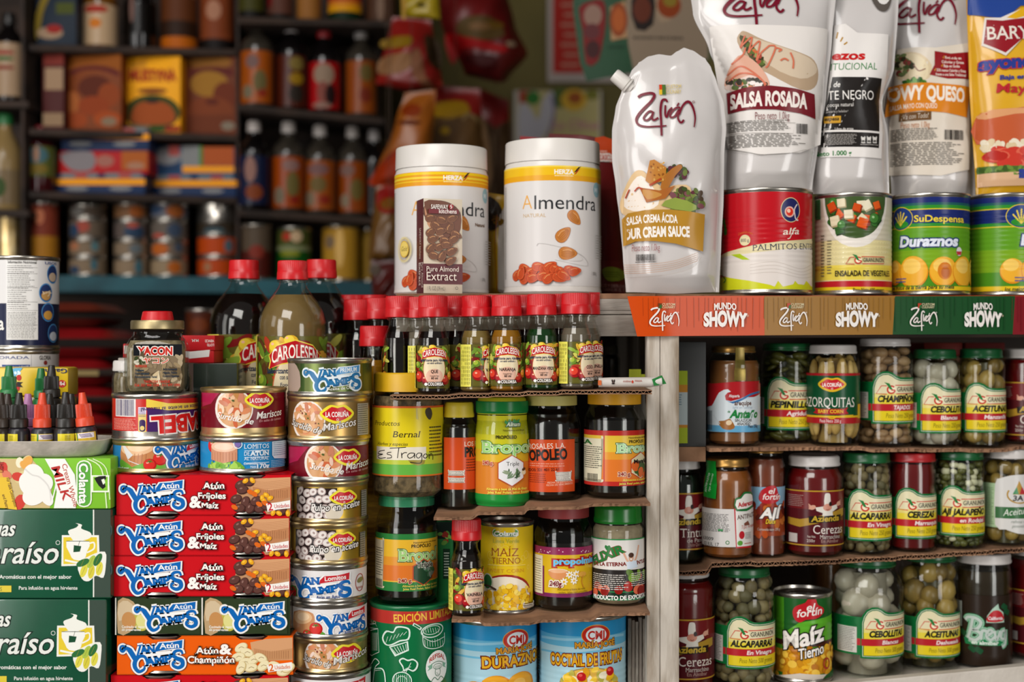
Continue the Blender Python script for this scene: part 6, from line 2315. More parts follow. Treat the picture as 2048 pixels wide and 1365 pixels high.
def almond_jar(lab, cx, w, yt, ylid, yb, Yc, yellow, second):
 hw = w / 2
 root, pr = rev('almond_jar', lab, 'jar', cx, yb, Yc, hw, 'white almond jars', z0=DECK + .0003)
 dz = 0
 lathe('jar_body', pr([(0, yb), (hw - 6, yb), (hw, yb - 6), (hw - 1.5, yb - 14), (hw - 2, ylid + 12), (hw - 5, ylid + 1), (hw - 7, ylid + .5), (hw - 7, ylid - 4)]), WHITEP, root, 64)
 lathe('lid', pr([(hw - 5, ylid), (hw - 3, ylid), (hw - 4, yt + 2), (hw - 5.2, yt), (hw - 10, yt - .3), (hw - 12, yt + 2), (0, yt + 2)]), WHITEP, root, 64)
 A = art(Rot(mat_of(root), pr([(hw - 1.6, yb - 15), (hw - 2, ylid + 11)]), .0003, .02), cx)
 A.root = root
 o = cx - 1105
 q = lambda x: x + o
 t = yt - 274
 p = lambda y: y + t
 A.band(p(330), p(572), 'd4d1ce')
 if yellow:
  A.band(p(331), p(361), 'e6b81a')
  A.band(p(331), p(334), 'edcf4a')
  A.band(p(350), p(361), 'dfa01c')
 else:
  A.band(p(331), p(359), 'dc961e')
  A.band(p(332), p(337), 'e8c41c')
  A.band(p(341), p(345), 'e9cc3a')
  A.band(p(349), p(351), 'eac430')
 A.text('HERZA', q(1109), p(348), q(1147), 9, 'efece4', .03)
 A.fine(q(1109), p(350), q(1147), p(353), 'efe2b0', 1, .5)
 A.poly([(q(1147), p(346)), (q(1156), p(335)), (q(1162), p(333)), (q(1152), p(344))], '2a211c')
 A.poly([(q(1148), p(349)), (q(1155), p(341)), (q(1160), p(337)), (q(1152), p(348))], 'b5281c')
 A.poly([(q(1149), p(352)), (q(1156), p(343)), (q(1159), p(341)), (q(1153), p(350))], 'e6c23a')
 R = random.Random(3)
 A.fine(q(1011), p(376), q(1014), p(560), '8a8884', 60, .5, 3)
 A.flat(q(1190), p(380))
 A.ell(q(1195), p(380), 13, 15, '8fb4bd')
 A.text('MI', q(1187), p(385), 0, 9, 'cfdde0', .02, w=12)
 A.free()
 A.text('A', q(1045), p(419), q(1065), 28, 'e0a444', -.012)
 A.text('lmendra', q(1069), p(419), q(1190), 28, '26282b', .0)
 if second:
  A.text('NATURAL', q(1047), p(436), q(1092), 7.5, 'c9a56a', -.01)
 else:
  A.text('Natural', q(1172), p(441), q(1190), 6.5, '6a4a2a', .03)
 almond(A, q(1149), p(436), 34, -45)
 almond(A, q(1127), p(469), 36, 45)
 A.flat(q(1130), p(505))
 A.stroke([(q(1073), p(492)), (q(1078), p(487)), (q(1100), p(490)), (q(1140), p(500)), (q(1170), p(512)), (q(1183), p(525)), (q(1178), p(531)), (q(1150), p(528)), (q(1110), p(520))], 1, 'bdbab6')
 A.poly([(q(1114), p(508)), (q(1130), p(500)), (q(1158), p(508)), (q(1168), p(520)), (q(1140), p(522)), (q(1118), p(518))], 'cfccc8', 3)
 A.free()
 almond(A, q(1136), p(507), 38, 0)
 for x, y, a in ((1035, 550, 40), (1050, 538, -10), (1065, 544, 20), (1078, 534, 0), (1092, 540, -20), (1100, 533, 30), (1112, 541, -30), (1122, 546, -35), (1140, 541, 0), (1148, 543, 10), (1052, 556, 50), (1068, 556, 10), (1088, 552, 15), (1098, 556, 40), (1118, 556, -20), (1127, 552, -30), (1045, 546, 70)):
  almond(A, q(x), p(y), 28, a, 'c8542c', '9a341a')
 A.text('500g', q(1182), p(551), 0, 6.5, '33302c', .0, w=11)
 A.fine(q(1188), p(470), q(1198), p(520), '9a9690', 10, .3, 3)
 if not second:
  A.flat(q(1033), p(505))
  A.ring(q(1035), p(488), 16, 22, 1.5, 'd0b860', n=40)
  A.ring(q(1035), p(488), 19, 25, 1.5, 'd8c882', n=16)
  A.ell(q(1035), p(487), 13, 17, 'c9a440')
  A.ell(q(1035), p(487), 11, 15, 'e0c668')
  A.text('Gold', q(1027), p(491), 0, 9, '5a4a20', .0, .2, w=16)
  A.free()
 A.done(root)
 return root

almond_jar('white almond jar on the left, behind the small extract carton', 883, 190, 286, 330, 588, 1.560, False, False)
almond_jar('white almond jar on the right with large Almendra lettering in view', 1105, 196, 274, 318, 587, 1.548, True, True)

A = carton('extract_carton', 'small cream and maroon almond extract carton leaning before the left almond jar', 846, 926, 398, 591, 1.470, .030, ink('d2c6b0', .5), cat='box', yaw=.30, z0=DECK + .0003, bev=.0004)
A.rect(846, 528, 925, 569, '5a1720')
A.flat(886, 460)
A.ell(884, 428, 40, 26, '5a3222', -12)
A.poly([(847, 405), (890, 404), (922, 425), (918, 470), (890, 478), (865, 450)], '6a3d28', 3)
A.poly([(848, 415), (858, 440), (880, 462), (890, 480), (876, 474), (854, 450)], 'c08a64', 3)
A.ell(884, 500, 34, 26, 'bfa88c')
A.free()
for x, y, a in ((862, 436, 10), (884, 441, -15), (905, 437, 20), (872, 452, -30), (900, 456, 65), (882, 462, 10), (912, 470, -25), (862, 464, 40), (866, 478, 15), (890, 482, -10), (908, 478, 30), (880, 494, 20), (862, 496, 50), (903, 503, 25), (893, 490, 0), (868, 512, -15), (884, 512, 60), (901, 522, 30)):
 almond(A, x, y, 24, a, '7d4d30', '452716')
A.rect(856, 419, 916, 428, '6f1a22')
A.text('SAFEWAY', 861, 418, 895, 8.5, 'ece6dc', .015)
A.text('kitchens', 877, 427, 912, 8.5, 'ece6dc', .012)
A.flat(901, 414)
A.ell(901, 414, 5, 5, '9a1f28')
A.stroke([(902, 410), (899.5, 413), (902.5, 415), (900, 418)], 1.3, 'ece6dc')
A.free()
A.text('Pure Almond', 852, 543, 916, 10, 'e6dccc', .0)
A.text('Extract', 852, 561, 912, 17, 'e6dccc', .0)
A.text('1 FL OZ (29 mL)', 853, 581, 889, 8, '3a3028', -.005)
A.ring(912, 577, 2.6, 2.6, .8, '3a3028', n=16)
A.done(A.root, 'front_print')
B = A.left()
w_ = .030
B.polyuv([(0, 0), (w_, 0), (w_, A.h), (0, A.h)], '5a1720')
B.anchor = (0, 0, 0, 0, 1470e-3 / F, 1, 0)
B.text('SAFEWAY kitchens', 24, -132, 0, 14, 'c9b8a8', .01, w=62, ang=-90)
B.text('Pure Almond', 42, -62, 0, 14, 'd9ccc0', .0, w=50, ang=-90)
B.text('Extract', 20, -62, 0, 18, 'd9ccc0', .01, w=46, ang=-90)
B.anchor = None
B.done(A.root, 'side_print')

# yellow bag and maroon bag behind the almond jars
FY = plain('yellow_bag_film', 'd9b01c', .3, h2='c99c12', nscale=20)
A = pouch('snack_bag', 'yellow and white bag squeezed between the two almond jars', 1.638, [(0, 968), (1, 976)], [(0, 1012), (.3, 1020), (1, 1030)], [(0, 378), (1, 384)], [(0, 590), (1, 590)], .02, FY, cat='bag', seed=4, nx=20, ny=40, z0=DECK + .0004)
A.poly([(1000, 430), (1030, 425), (1030, 585), (1000, 585), (996, 560)], 'd8d2c8', 3)
A.stroke([(994, 430), (990, 500), (994, 580)], 1.2, 'b5582c')
A.poly([(972, 395), (990, 400), (1004, 420), (998, 452), (980, 462), (972, 440)], '3a3026', 2)
A.poly([(985, 432), (1008, 440), (1002, 452), (985, 446)], '7a5a1c', 2)
A.done(A.root)
FM = plain('maroon_bag_film', '6f1516', .4, h2='5a0f10', nscale=12, bump=.2, scale=30)
A = pouch('coffee_bag', 'maroon stand-up bag with olive leaf print behind the right almond jar', 1.655, [(0, 1098), (1, 1090)], [(0, 1222), (.3, 1240), (1, 1252)], [(0, 264), (.5, 266), (1, 276)], [(0, 594), (1, 594)], .03, FM, cat='bag', seed=8, nx=30, ny=50, z0=DECK + .0004)
A.poly([(1190, 276), (1226, 280), (1240, 330), (1210, 320), (1195, 305)], 'b5401c', 2)
A.text('CLASICO', 1196, 320, 1224, 11, 'b5281c', .03, halo=('dcd2c8', 3))
A.fine(1196, 300, 1214, 306, 'd0a090', 1, .5)
A.poly([(1204, 540), (1225, 534), (1250, 545), (1245, 560), (1215, 562)], '7a8a2a', 3)
A.fine(1206, 543, 1240, 556, '3a4a14', 3, .3, 4)
A.text('CO Y DEFE-CHOS', 1203, 575, 0, 6, 'b08a84', .02, w=56)
A.text('DIMINUIR EL CO', 1203, 583, 0, 6, 'b08a84', .02, w=56)
for i in range(40):
 A.stroke([(1200, 380 + i * 3.6), (1245, 382 + i * 3.6)], .5, '4a0d0e', 0)
A.done(A.root)
A = pouch('red_bag', 'bright red bag top showing behind the right almond jar', 1.720, [(0, 1040), (1, 1030)], [(0, 1200), (1, 1206)], [(0, 268), (.3, 272), (.5, 266), (1, 284)], [(0, 596), (1, 596)], .012, plain('red_bag_film', 'a8161c', .35, h2='8f1015', nscale=10), cat='bag', seed=5, nx=24, ny=30, z0=DECK + .0004)
A.done(A.root)
o = mk('red_tag', box_bm(at(1178, 0, 1.458).x, at(1200, 0, 1.458).x, 1.4585, 1.4605, zat(628, 1.458), zat(585, 1.458), bev=.0004), ink('9f2226'))
tag(o, 'small red card tag hanging before the beam beside the maroon bag', 'tag')

# = large cans on the right
rz = DECK + .0004
Yk = lambda px: RY(px) + .078
A = can('vegetable_can', 'large red and white palm heart can right of the white spout pouch', 1532, 185, 375, 588, 1.530, STEEL, 'large cans on the top board', z0=rz, beads=(.28, .74, .0052, .00035), tall=zat(374, 1.48) - rz)
A.band(380, 587, 'b8141f')
A.polyuv([(-A.S.umax, A.uv(1532, 587)[1]), (A.S.umax, A.uv(1532, 587)[1]), (A.S.umax, A.uv(1532, 552)[1]), (-A.S.umax, A.uv(1532, 552)[1])], 'c9cc1e')
A.poly([(1440, 520), (1460, 508), (1490, 496), (1530, 487), (1570, 483), (1625, 480), (1624, 574), (1590, 568), (1555, 576), (1540, 570), (1500, 562), (1460, 556), (1440, 548)], 'dcd3cb', 0)
A.poly([(1440, 515), (1470, 500), (1510, 490), (1560, 483), (1625, 478), (1625, 496), (1580, 498), (1530, 503), (1490, 508), (1460, 512), (1440, 518)], 'dccfa2', 0)
A.poly([(1462, 510), (1480, 508), (1500, 520), (1485, 520)], 'a8c020', 0)
for i in range(4):
 A.stroke([(1500, 530 + i * 6), (1550, 524 + i * 7), (1600, 538 + i * 6), (1622, 530 + i * 8)], .9, 'c4b8ae')
for a in (1556, 1590, 1612):
 A.poly([(a - 9, 578), (a, 562), (a + 10, 574)], 'c9cc1e')
A.text('PALMITOS ENTEROS', 1506, 502, 0, 12, '3a3f52', -.004, serif=1, w=186, ang=2)
A.flat(1580, 420)
A.ell(1582, 420, 22.5, 25, 'd8c896')
A.ell(1582, 420, 21, 23.5, '23265a')
A.ring(1579, 424, 9, 9, 4, 'e0b0a0')
A.ell(1579, 424, 8, 8, 'd8301c')
A.ell(1577, 422, 4, 4, 'f0c8b0')
A.stroke([(1597, 408), (1590, 420), (1594, 438), (1600, 440)], 2.6, 'd8c8c8')
A.text('alfa', 1564, 470, 0, 13, 'ecdccc', .01, .3, w=38, ang=3)
A.stroke([(1584, 466), (1580, 476), (1574, 478)], 1.6, 'ecdccc')
A.ell(1487, 480, 12, 11, 'dccfa2')
A.text('800 g', 1478, 483, 0, 6.5, '3a3f52', .0, w=18)
A.text('Contenido neto', 1472, 470, 0, 5, 'd86a2c', .0, w=32, bend=.8)
A.free()
A.blobs(1440, 440, 1452, 500, 8, 7, 6, ['4a7a24', '3a6a1e'], 3, False)
A.stroke([(1444, 540), (1446, 552), (1452, 560), (1448, 566)], 2, '2f7a3a')
A.done(A.root)

A = can('vegetable_can', 'large mixed vegetable can with diced vegetable picture, second large can', 1706, 154, 384, 589, 1.546, STEEL, 'large cans on the top board', z0=rz, beads=(.22, .8, .0052, .00035), tall=zat(383, 1.50) - rz)
A.band(390, 588, 'd8cba0')
A.band(480, 530, 'dccf98')
A.band(530, 560, 'dfc94e')
A.band(562, 574, 'b51a24')
A.band(574, 588, 'e0bc1c')
A.band(390, 480, 'cfc6b0')
A.flat(1712, 430)
dome = lambda rx, ry, y0: [(1712 + rx * math.sin(t * math.pi / 16), y0 + ry * math.cos(t * math.pi / 16)) for t in range(-8, 9)]
A.poly([(1638, 391)] + dome(74, 104, 391) + [(1786, 391)], 'e3dcd2')
A.poly([(1644, 391)] + dome(68, 86, 391) + [(1780, 391)], '40562c')
R = random.Random(11)
for i in range(34):
 x, y = 1712 + R.uniform(-58, 58), 398 + R.uniform(0, 66)
 if ((x - 1712) / 62) ** 2 + ((y - 398) / 72) ** 2 > 1 or y < 404:
  continue
 c = R.choice(['ded2b0', 'd8581c', '3f7a30', '2f5a24', 'e0d6b8', 'c84a18', '4a8a3a'])
 a = R.uniform(0, 1.5)
 s_ = R.uniform(8, 12)
 if c in ('3f7a30', '4a8a3a'):
  A.ell(x, y, s_ * .95, s_ * .95, '28521e')
  A.ell(x - 1, y - 1, s_ * .8, s_ * .8, c)
  A.ell(x - 3, y - 3, s_ * .25, s_ * .22, '9ac48a')
 else:
  sq = lambda g: [(x + g * math.cos(a + k * 1.571), y + g * math.sin(a + k * 1.571)) for k in range(4)]
  A.poly([(p[0] + 2, p[1] + 2.5) for p in sq(s_ * 1.2)], {'ded2b0': 'a89a72', 'e0d6b8': 'a89a72'}.get(c, '8a2a10') if c != '2f5a24' else '1c3a16')
  A.poly(sq(s_ * 1.15), c)
A.free()
A.rect(1632, 400, 1642, 440, '2f6a3a')
A.fine(1643, 470, 1650, 556, '6a6450', 14, .4, 3)
A.fine(1655, 480, 1664, 550, '6a6450', 12, .4, 4)
apple_logo(A, 1692, 511, 83, 20)
A.text('ENSALADA DE VEGETALES', 1671, 553, 0, 11, '2a2418', .02, w=122)
A.text('Peso Neto 600 gramos', 1705, 583, 0, 6.5, '4a3a14', .015, .2, w=67)
A.done(A.root)

def peach_can(lab, cx, w, Yc, sx):
 A = can('fruit_can', lab, cx, w, 384, 588, Yc, STEEL, 'large cans on the top board', z0=rz, beads=(.25, .8, .0052, .0003), tall=zat(384, Yc - .045) - rz)
 q = lambda x: x + sx
 A.band(391, 588, '4a8a1e')
 for y0, y1, c in ((391, 405, '1c2a6a'), (405, 410, '1f5a5a'), (410, 417, '2f8a2c'), (430, 500, '5f9a22'), (500, 545, '7aa622')):
  A.band(y0, y1, c)
 A.band(417, 419, 'dfc22c')
 A.band(419, 446, '1c2a6a')
 A.band(446, 453, '2f8a2c')
 A.band(453, 455, 'dfc22c')
 for d in (-260, -78, 0, 78):
  pass
 A.flat(q(1860), 436)
 A.ell(q(1796), 435, 30, 24, 'dfc22c')
 A.ell(q(1796), 435, 28.5, 22.5, '1f3a7a')
 A.ell(q(1796), 447, 20, 8, '2f8a2c')
 for a in (-50, -25, 0, 25, 50):
  t = math.radians(a)
  A.stroke([(q(1796), 450), (q(1796) + 22 * math.sin(t), 450 - 30 * math.cos(t))], 1.6, 'e6cc4a', 0)
  for f in (.45, .6, .75, .9):
   A.ell(q(1796) + 22 * f * math.sin(t), 450 - 30 * f * math.cos(t), 2.6, 1.5, 'e6cc4a', 60 - a)
 A.text('SuDespensa', q(1829), 443, 0, 13, 'e6cc3a', .02, w=106, ang=-1)
 A.text('Duraznos', q(1796), 492, 0, 20, 'dde2ee', .045, .15, w=120, halo=('22386e', 2.4))
 for x, y, r, hole in ((1779, 540, 24, 0), (1826, 540, 31, 0), (1887, 540, 29, 1), (1935, 540, 30, 0), (1985, 540, 30, 1)):
  A.ell(q(x), y + 4, r, r * 1.05, 'd8891a')
  A.ell(q(x), y + 2, r * .94, r * .98, 'eaac30')
  A.ell(q(x) - 3, y - 8, r * .62, r * .5, 'f2c862')
  if hole:
   A.ell(q(x) + 2, y + 2, r * .5, r * .6, 'd0781a')
   A.ell(q(x) + 3, y + 5, r * .3, r * .4, 'b8601a')
 A.ell(q(1921), 503, 7, 9, 'd8d2d2')
 A.poly([(q(1914), 503), (q(1928), 503), (q(1926), 510), (q(1916), 510)], 'b8343a')
 A.fine(q(1783), 554, q(1813), 566, '5a5a8a', 2, .45, 3, .1)
 A.free()
 A.band(571, 573, '4a8a1e')
 A.band(573, 583, 'e0bc1c')
 A.band(583, 588, 'c9a818')
 A.text('... los mejores frutos de la tierra para su mesa', q(1772), 583, 0, 7.5, '2a3a1e', .03, .2, w=176, ang=.6)
 A.done(A.root)
 return A

peach_can('large green peach can fully in view, under the cheese sauce pouch', 1860, 156, 1.558, 0)
peach_can('large green peach can at the right edge of the photo', 2013, 152, 1.578, 228)

# = printed paper strip along the front board
SY = 1.4415
x_a, x_b = at(1262, 0, SY).x, .75
root = thing('shelf_strip', 'long printed paper strip in orange, ochre, green and red along the shelf front', 'strip', ((x2), SY, zat(673, SY)))
root.rotation_euler = (0, 0, math.atan2(RY(2048) - RY(1358), RX(2048) - x2))
M = mat_of(root)
inv = M.inverted()

def strip_uv(px, py):
 w = Vector(((px - PX) / F, 1.0, -(py - PY) / F))
 o_, d_ = inv @ Vector((0, 0, EYE)), inv.to_3x3() @ w
 t = (-.0022 - o_.y) / d_.y
 p = o_ + d_ * t
 return p.x, p.z

def strip_y(u):
 """the loose left end of the paper curls back towards the beam"""
 return -.0022 if u > -.008 else -.0022 + 6.0 * (u + .008) ** 2

class Strip(Flat):
 ustep, vstep = .004, None

 def pt(s, u, v, off):
  return Vector((u, strip_y(u) - .0002 - off, v))

bm = bmesh.new()
TL, BL = strip_uv(1262, 593)[0], strip_uv(1279, 670)[0]
zt0, zb0 = strip_uv(1340, 592)[1], strip_uv(1340, 672.5)[1]
zt1, zb1 = strip_uv(2048, 591.5)[1], strip_uv(2048, 667)[1]
xr = strip_uv(2048, 600)[0] + .12
fa, fb = [], []
N_ = 110
for i in range(N_ + 1):
 r_ = i / N_
 row_a, row_b = [], []
 for j in (0, 1):
  u = (TL if j else BL) + (xr - (TL if j else BL)) * r_
  f = (u - 0) / (xr - .12)
  z = (zt0 + (zt1 - zt0) * f) if j else (zb0 + (zb1 - zb0) * f)
  row_a.append(bm.verts.new((u, strip_y(u), z)))
  row_b.append(bm.verts.new((u, strip_y(u) + .0004, z)))
 fa.append(row_a)
 fb.append(row_b)
for i in range(N_):
 bm.faces.new((fa[i][0], fa[i + 1][0], fa[i + 1][1], fa[i][1]))
 bm.faces.new((fb[i][0], fb[i][1], fb[i + 1][1], fb[i + 1][0]))
 for j in (0, 1):
  bm.faces.new((fa[i][j], fb[i][j], fb[i + 1][j], fa[i + 1][j]))
mk('paper', bm, ink('c8470c', .27), root, 40)
A = Art(Strip(M, (0, -.0022, 0)))
A.cx = 1500
zT = lambda px: 592.2 - (px - 1340) * .7 / 708
for a, b, c in ((1529, 1790, '94671a'), (1790, 2030, '12491f'), (2030, 2300, '7e1720')):
 sk = 5 if a > 1700 else 0
 A.poly([(a - 0, 592.6), (b, 592.2), (b - (5 if b > 1700 else 0), 668.6 + (0 if b > 1800 else 1)), (a - sk, 669.5 if a > 1700 else 671)], c)
R = random.Random(2)
for px in range(1285, 2048, 11):
 c = 'a83f10' if px < 1525 else '845b16' if px < 1783 else '0f401b' if px < 2022 else '701019'
 x = px + R.uniform(-4, 4)
 A.stroke([(x, 596), (x + R.uniform(-1, 1), R.uniform(630, 665))], R.uniform(.5, 1.3), c, 0)
for px, k in ((1301, 0), (1558, 1), (1819, 2)):
 script_logo(A, px, 616, 59, 46, 'ecE4dc'.lower(), 0, 1.15)
 A.rect(px + 15, 607, px + 22, 617, 'b5341c' if k else '6a3a1c')
 A.poly([(px + 18, 612), (px + 22, 609), (px + 22, 617), (px + 17, 617)], '2f6a30')
 A.text('CUSTOM', px + 23, 611.5, px + 48, 4.6, 'dcd2a8', .01)
 A.text('CULINARY', px + 23, 617, px + 48, 4.6, 'dcd2a8', .01)
for px, wd in ((1407, 84), (1671, 82), (1928, 72)):
 A.text('MUNDO', px + wd * .24, 620.5, px + wd * .76, 12.5, 'efe9e2', .035, bend=.16)
 A.text('SHOWY', px, 652, px + wd, 29, 'efe9e2', .055, bend=-.0, fan=.18)
 A.ring(px + wd + 3, 632, 1.5, 1.5, .7, 'd8c8a8', n=12)
A.done(root, 'print')

# = sauce pouches
FW = plain('white_film', 'cbc6c3', .2, h2='c5c0bc', nscale=8, coat=.4, bump=.35, scale=22)
PZ = DECK + .0004
NZ = .1
A = pouch('sauce_pouch', 'white spout pouch of sour cream sauce standing in front, left of the cans', 1.4995,
   [(0, 1278), (.04, 1262), (.12, 1244), (.2, 1231), (.3, 1224), (.42, 1224), (.55, 1232), (.7, 1240), (.85, 1246), (1, 1252)],
   [(0, 1410), (.04, 1422), (.1, 1433), (.2, 1448), (.3, 1452), (.42, 1448), (.6, 1447), (.8, 1442), (1, 1438)],
   [(0, 132), (.15, 120), (.3, 116), (.48, 119), (.58, 110), (.68, 103), (.8, 108), (1, 124)], [(0, 592), (.5, 596), (1, 592)], .0255, FW, seed=3, wr=.0022, nx=56, ny=84, full=.5, seal=.09, z0=PZ)
k = A.k
lo = A.root.location
loc = lambda px, py: ((px - PX) * 1.4995 / F - lo.x, zat(py, 1.4995) - lo.z)
(cx0, cz0), (cx1, cz1) = loc(1264, 178), loc(1228, 149)
bm = tube_bm([(cx0, 0, cz0), (cx0 + (cx1 - cx0) * .3, 0, cz0 + (cz1 - cz0) * .3)], .0062, None, 20)
tube_bm([(cx0 + (cx1 - cx0) * .18, 0, cz0 + (cz1 - cz0) * .18), (cx0 + (cx1 - cx0) * .26, 0, cz0 + (cz1 - cz0) * .26)], .0088, bm, 20)
SPT = mk('spout', bm, WHITEP, A.root, 40)
bm = bmesh.new()
d = Vector((cx1 - cx0, 0, cz1 - cz0))
u_, w_ = Vector((0, 1, 0)), d.normalized().cross(Vector((0, 1, 0)))
rings = []
for t, r in ((.27, .0070), (.30, .0078), (.34, .0080), (.92, .0074), (1.0, .0066), (1.0, 0.0001)):
 rings.append([bm.verts.new(Vector((cx0, 0, cz0)) + d * t + (r * (1 - .06 * (i % 2) * (.33 < t < .95))) * (math.cos(math.pi * i / 24) * u_ + math.sin(math.pi * i / 24) * w_)) for i in range(48)])
for a, b in zip(rings, rings[1:]):
 for i in range(48):
  bm.faces.new((a[i], a[(i + 1) % 48], b[(i + 1) % 48], b[i]))
bm.faces.new(rings[0])
bm.faces.new(rings[-1])
mk('spout_cap', bm, WHITEP, SPT, 40)
for i in range(4):
 A.stroke([(1252 + i * 5, 175 - i * 2 + 8), (1266 + i * 4, 150 - i)], .8, 'd5d0cc', 0)
script_logo(A, 1272, 187, 116, 88, '6f1226', -1)
A.rect(1318, 170, 1324, 180, 'c8401c')
A.rect(1318, 180, 1324, 190, 'd8b02c')
A.rect(1324, 170, 1331, 190, '4a6a30')
A.text('CUSTOM', 1332, 178, 1362, 8.5, 'c9b04a', .0)
A.text('CULINARY', 1332, 188, 1362, 8.5, 'c9b04a', .0)
# picture of the wrap
A.poly([(1240, 405), (1262, 352), (1285, 342), (1320, 372), (1372, 370), (1380, 392), (1340, 424), (1300, 430), (1250, 432)], 'd9b98a', 3)
A.poly([(1246, 412), (1260, 372), (1282, 352), (1310, 382), (1316, 410), (1280, 424)], 'ece2d6', 3)
A.blobs(1330, 330, 1372, 362, 26, 7, 5, ['4a5a2a', '6a7a3a', '5a2f3a', '3a4a22'], 3)
A.blobs(1340, 378, 1408, 428, 70, 7, 5, ['5a6a30', '74803f', '4a3a2a', '5f2f38', '3f4f26', '7a4a50'], 4)
A.poly([(1322, 412), (1350, 396), (1392, 412), (1380, 424)], '8a9a44', 2)
A.poly([(1299, 322), (1308, 320), (1332, 336), (1330, 362), (1300, 370), (1290, 362)], 'b5762c', 0)
A.poly([(1320, 376), (1330, 350), (1356, 330), (1364, 336), (1350, 352), (1332, 382)], 'a8692a', 2)
A.poly([(1278, 376), (1318, 382), (1336, 376), (1350, 372), (1330, 398), (1292, 406)], 'a8622a', 0)
A.poly([(1284, 380), (1316, 386), (1322, 392), (1294, 400)], 'c08a44', 2)
A.blobs(1300, 326, 1328, 362, 18, 2.4, 1.8, ['8a4f1c', 'c99a50'], 4, False)
A.stroke([(1298, 372), (1312, 364), (1322, 358)], 4, 'a8401c')
A.stroke([(1268, 384), (1276, 376), (1284, 380)], 2.5, 'b5401c')
A.stroke([(1250, 398), (1254, 388), (1258, 380)], 2.5, 'b5502c')
A.poly([(1243, 440), (1255, 428), (1290, 421), (1340, 420), (1380, 424), (1409, 430), (1405, 504), (1385, 498), (1350, 488), (1310, 483), (1270, 484), (1246, 494)], 'b0812a', 0)
A.text('SALSA CREMA ÁCIDA', 1253, 452, 1354, 15, 'efe9e0', .03, ang=1, bend=.18)
A.text('OUR CREAM SAUCE', 1249, 481, 1378, 19, 'efe9e0', .045, ang=1.5, bend=.12)
A.text('Peso neto 1.0kg', 1263, 504, 1319, 14, '8a1a24', -.01)
A.bars(1271, 510, 1311, 523, '2a2624', 6, None)
A.fine(1270, 524, 1312, 527, '4a4440', 1, .5)
for i in range(5):
 A.stroke([(1247, 531 + i * 4.2), (1300, 529 + i * 4.2), (1350, 522 + i * 4), (1395, 506 + i * 4)], .9, 'c09a80')
A.stroke([(1248, 556), (1320, 552), (1380, 538), (1402, 515)], .8, 'b8aea6')
A.done(A.root, 'print')

yb_ = lambda z: 0
CT = rz + (zat(374, 1.48) - rz)

def logo_pouch():
 pass

A = pouch('sauce_pouch', 'white pouch of salsa rosada with wrap picture standing on the palm heart can', 1.532,
   [(0, 1374), (.12, 1378), (.25, 1386), (.4, 1418), (.55, 1448), (.75, 1450), (1, 1446)], [(0, 1680), (.15, 1672), (.35, 1664), (.6, 1652), (.8, 1636), (1, 1624)],
   [(0, -95), (1, -95)], [(0, 372), (.5, 376), (1, 372)], .026, FW, seed=12, wr=.002, nx=56, ny=84, full=.6, seal=.08, z0=CT + .0003)
script_logo(A, 1446, -32, 146, 88, '6f1226', 0)
A.poly([(1418, 55), (1430, 52), (1655, 60), (1640, 290), (1600, 306), (1520, 310), (1455, 300)], 'e2dcd6', 0)
A.poly([(1474, 85), (1480, 66), (1492, 64), (1530, 82), (1600, 106), (1628, 122), (1636, 150), (1628, 176), (1600, 180), (1540, 150), (1500, 126)], 'b59c80', 3)
A.poly([(1500, 80), (1530, 84), (1600, 108), (1626, 124), (1632, 146), (1600, 158), (1540, 132)], 'd0bda4', 3)
A.poly([(1478, 76), (1488, 74), (1528, 122), (1526, 134), (1512, 136), (1490, 100)], '4a4a2a', 2)
A.blobs(1480, 80, 1528, 134, 30, 5, 3, ['5a6a30', '8a9a5a', 'c8663a', '3a3a20', 'a8483a'], 3, False, inside=lambda x, y: abs((y - 76) - (x - 480 - 1000) * 1.15) < 10)
A.poly([(1448, 172), (1462, 130), (1484, 110), (1516, 130), (1536, 160), (1534, 176), (1500, 178), (1470, 182)], 'd8a48c', 3)
A.poly([(1448, 178), (1470, 162), (1510, 150), (1532, 172), (1528, 180), (1480, 186)], 'e0c8bc', 3)
A.blobs(1450, 160, 1530, 180, 22, 7, 5, ['6a4a6a', '3f3a30', 'e6dcd6', 'c8764a', '5a6a3a'], 5)
for P in ([(1489, 72), (1480, 96), (1487, 88), (1503, 76), (1496, 106), (1503, 96), (1519, 84), (1512, 122), (1520, 108), (1538, 92)], [(1538, 92), (1550, 96), (1536, 130), (1530, 136)], [(1550, 96), (1562, 100), (1556, 104)], [(1580, 106), (1586, 122), (1585, 138)], [(1560, 122), (1568, 118), (1576, 122)],
   [(1454, 152), (1478, 134), (1500, 142), (1524, 162), (1530, 178)], [(1462, 130), (1484, 112), (1490, 96)], [(1456, 164), (1480, 148), (1510, 152), (1532, 170)]):
 A.stroke(P, 3.2, 'cf6f52')
A.poly([(1452, 188), (1490, 176), (1540, 172), (1590, 178), (1628, 190), (1630, 240), (1600, 228), (1550, 220), (1500, 220), (1455, 230)], '741d26', 0)
A.text('SALSA ROSADA', 1458, 221, 1612, 27, 'ece2da', .045, bend=.14, ang=-1)
A.text('Peso neto 1.0kg', 1509, 240, 1578, 15, '7a1a24', -.01)
A.stroke([(1452, 250), (1500, 245), (1590, 247), (1585, 268), (1452, 271)], .7, '8a847e', 0)
A.fine(1453, 247, 1582, 269, '5a5650', 7, .4, 3)
A.fine(1450, 274, 1612, 301, '5a5650', 9, .4, 6, .3)
A.bars(1592, 248, 1615, 268, '2a2624', 5, None)
A.stroke([(1455, 300), (1500, 308), (1560, 310), (1612, 300)], .7, '9a948e')
A.done(A.root, 'print')

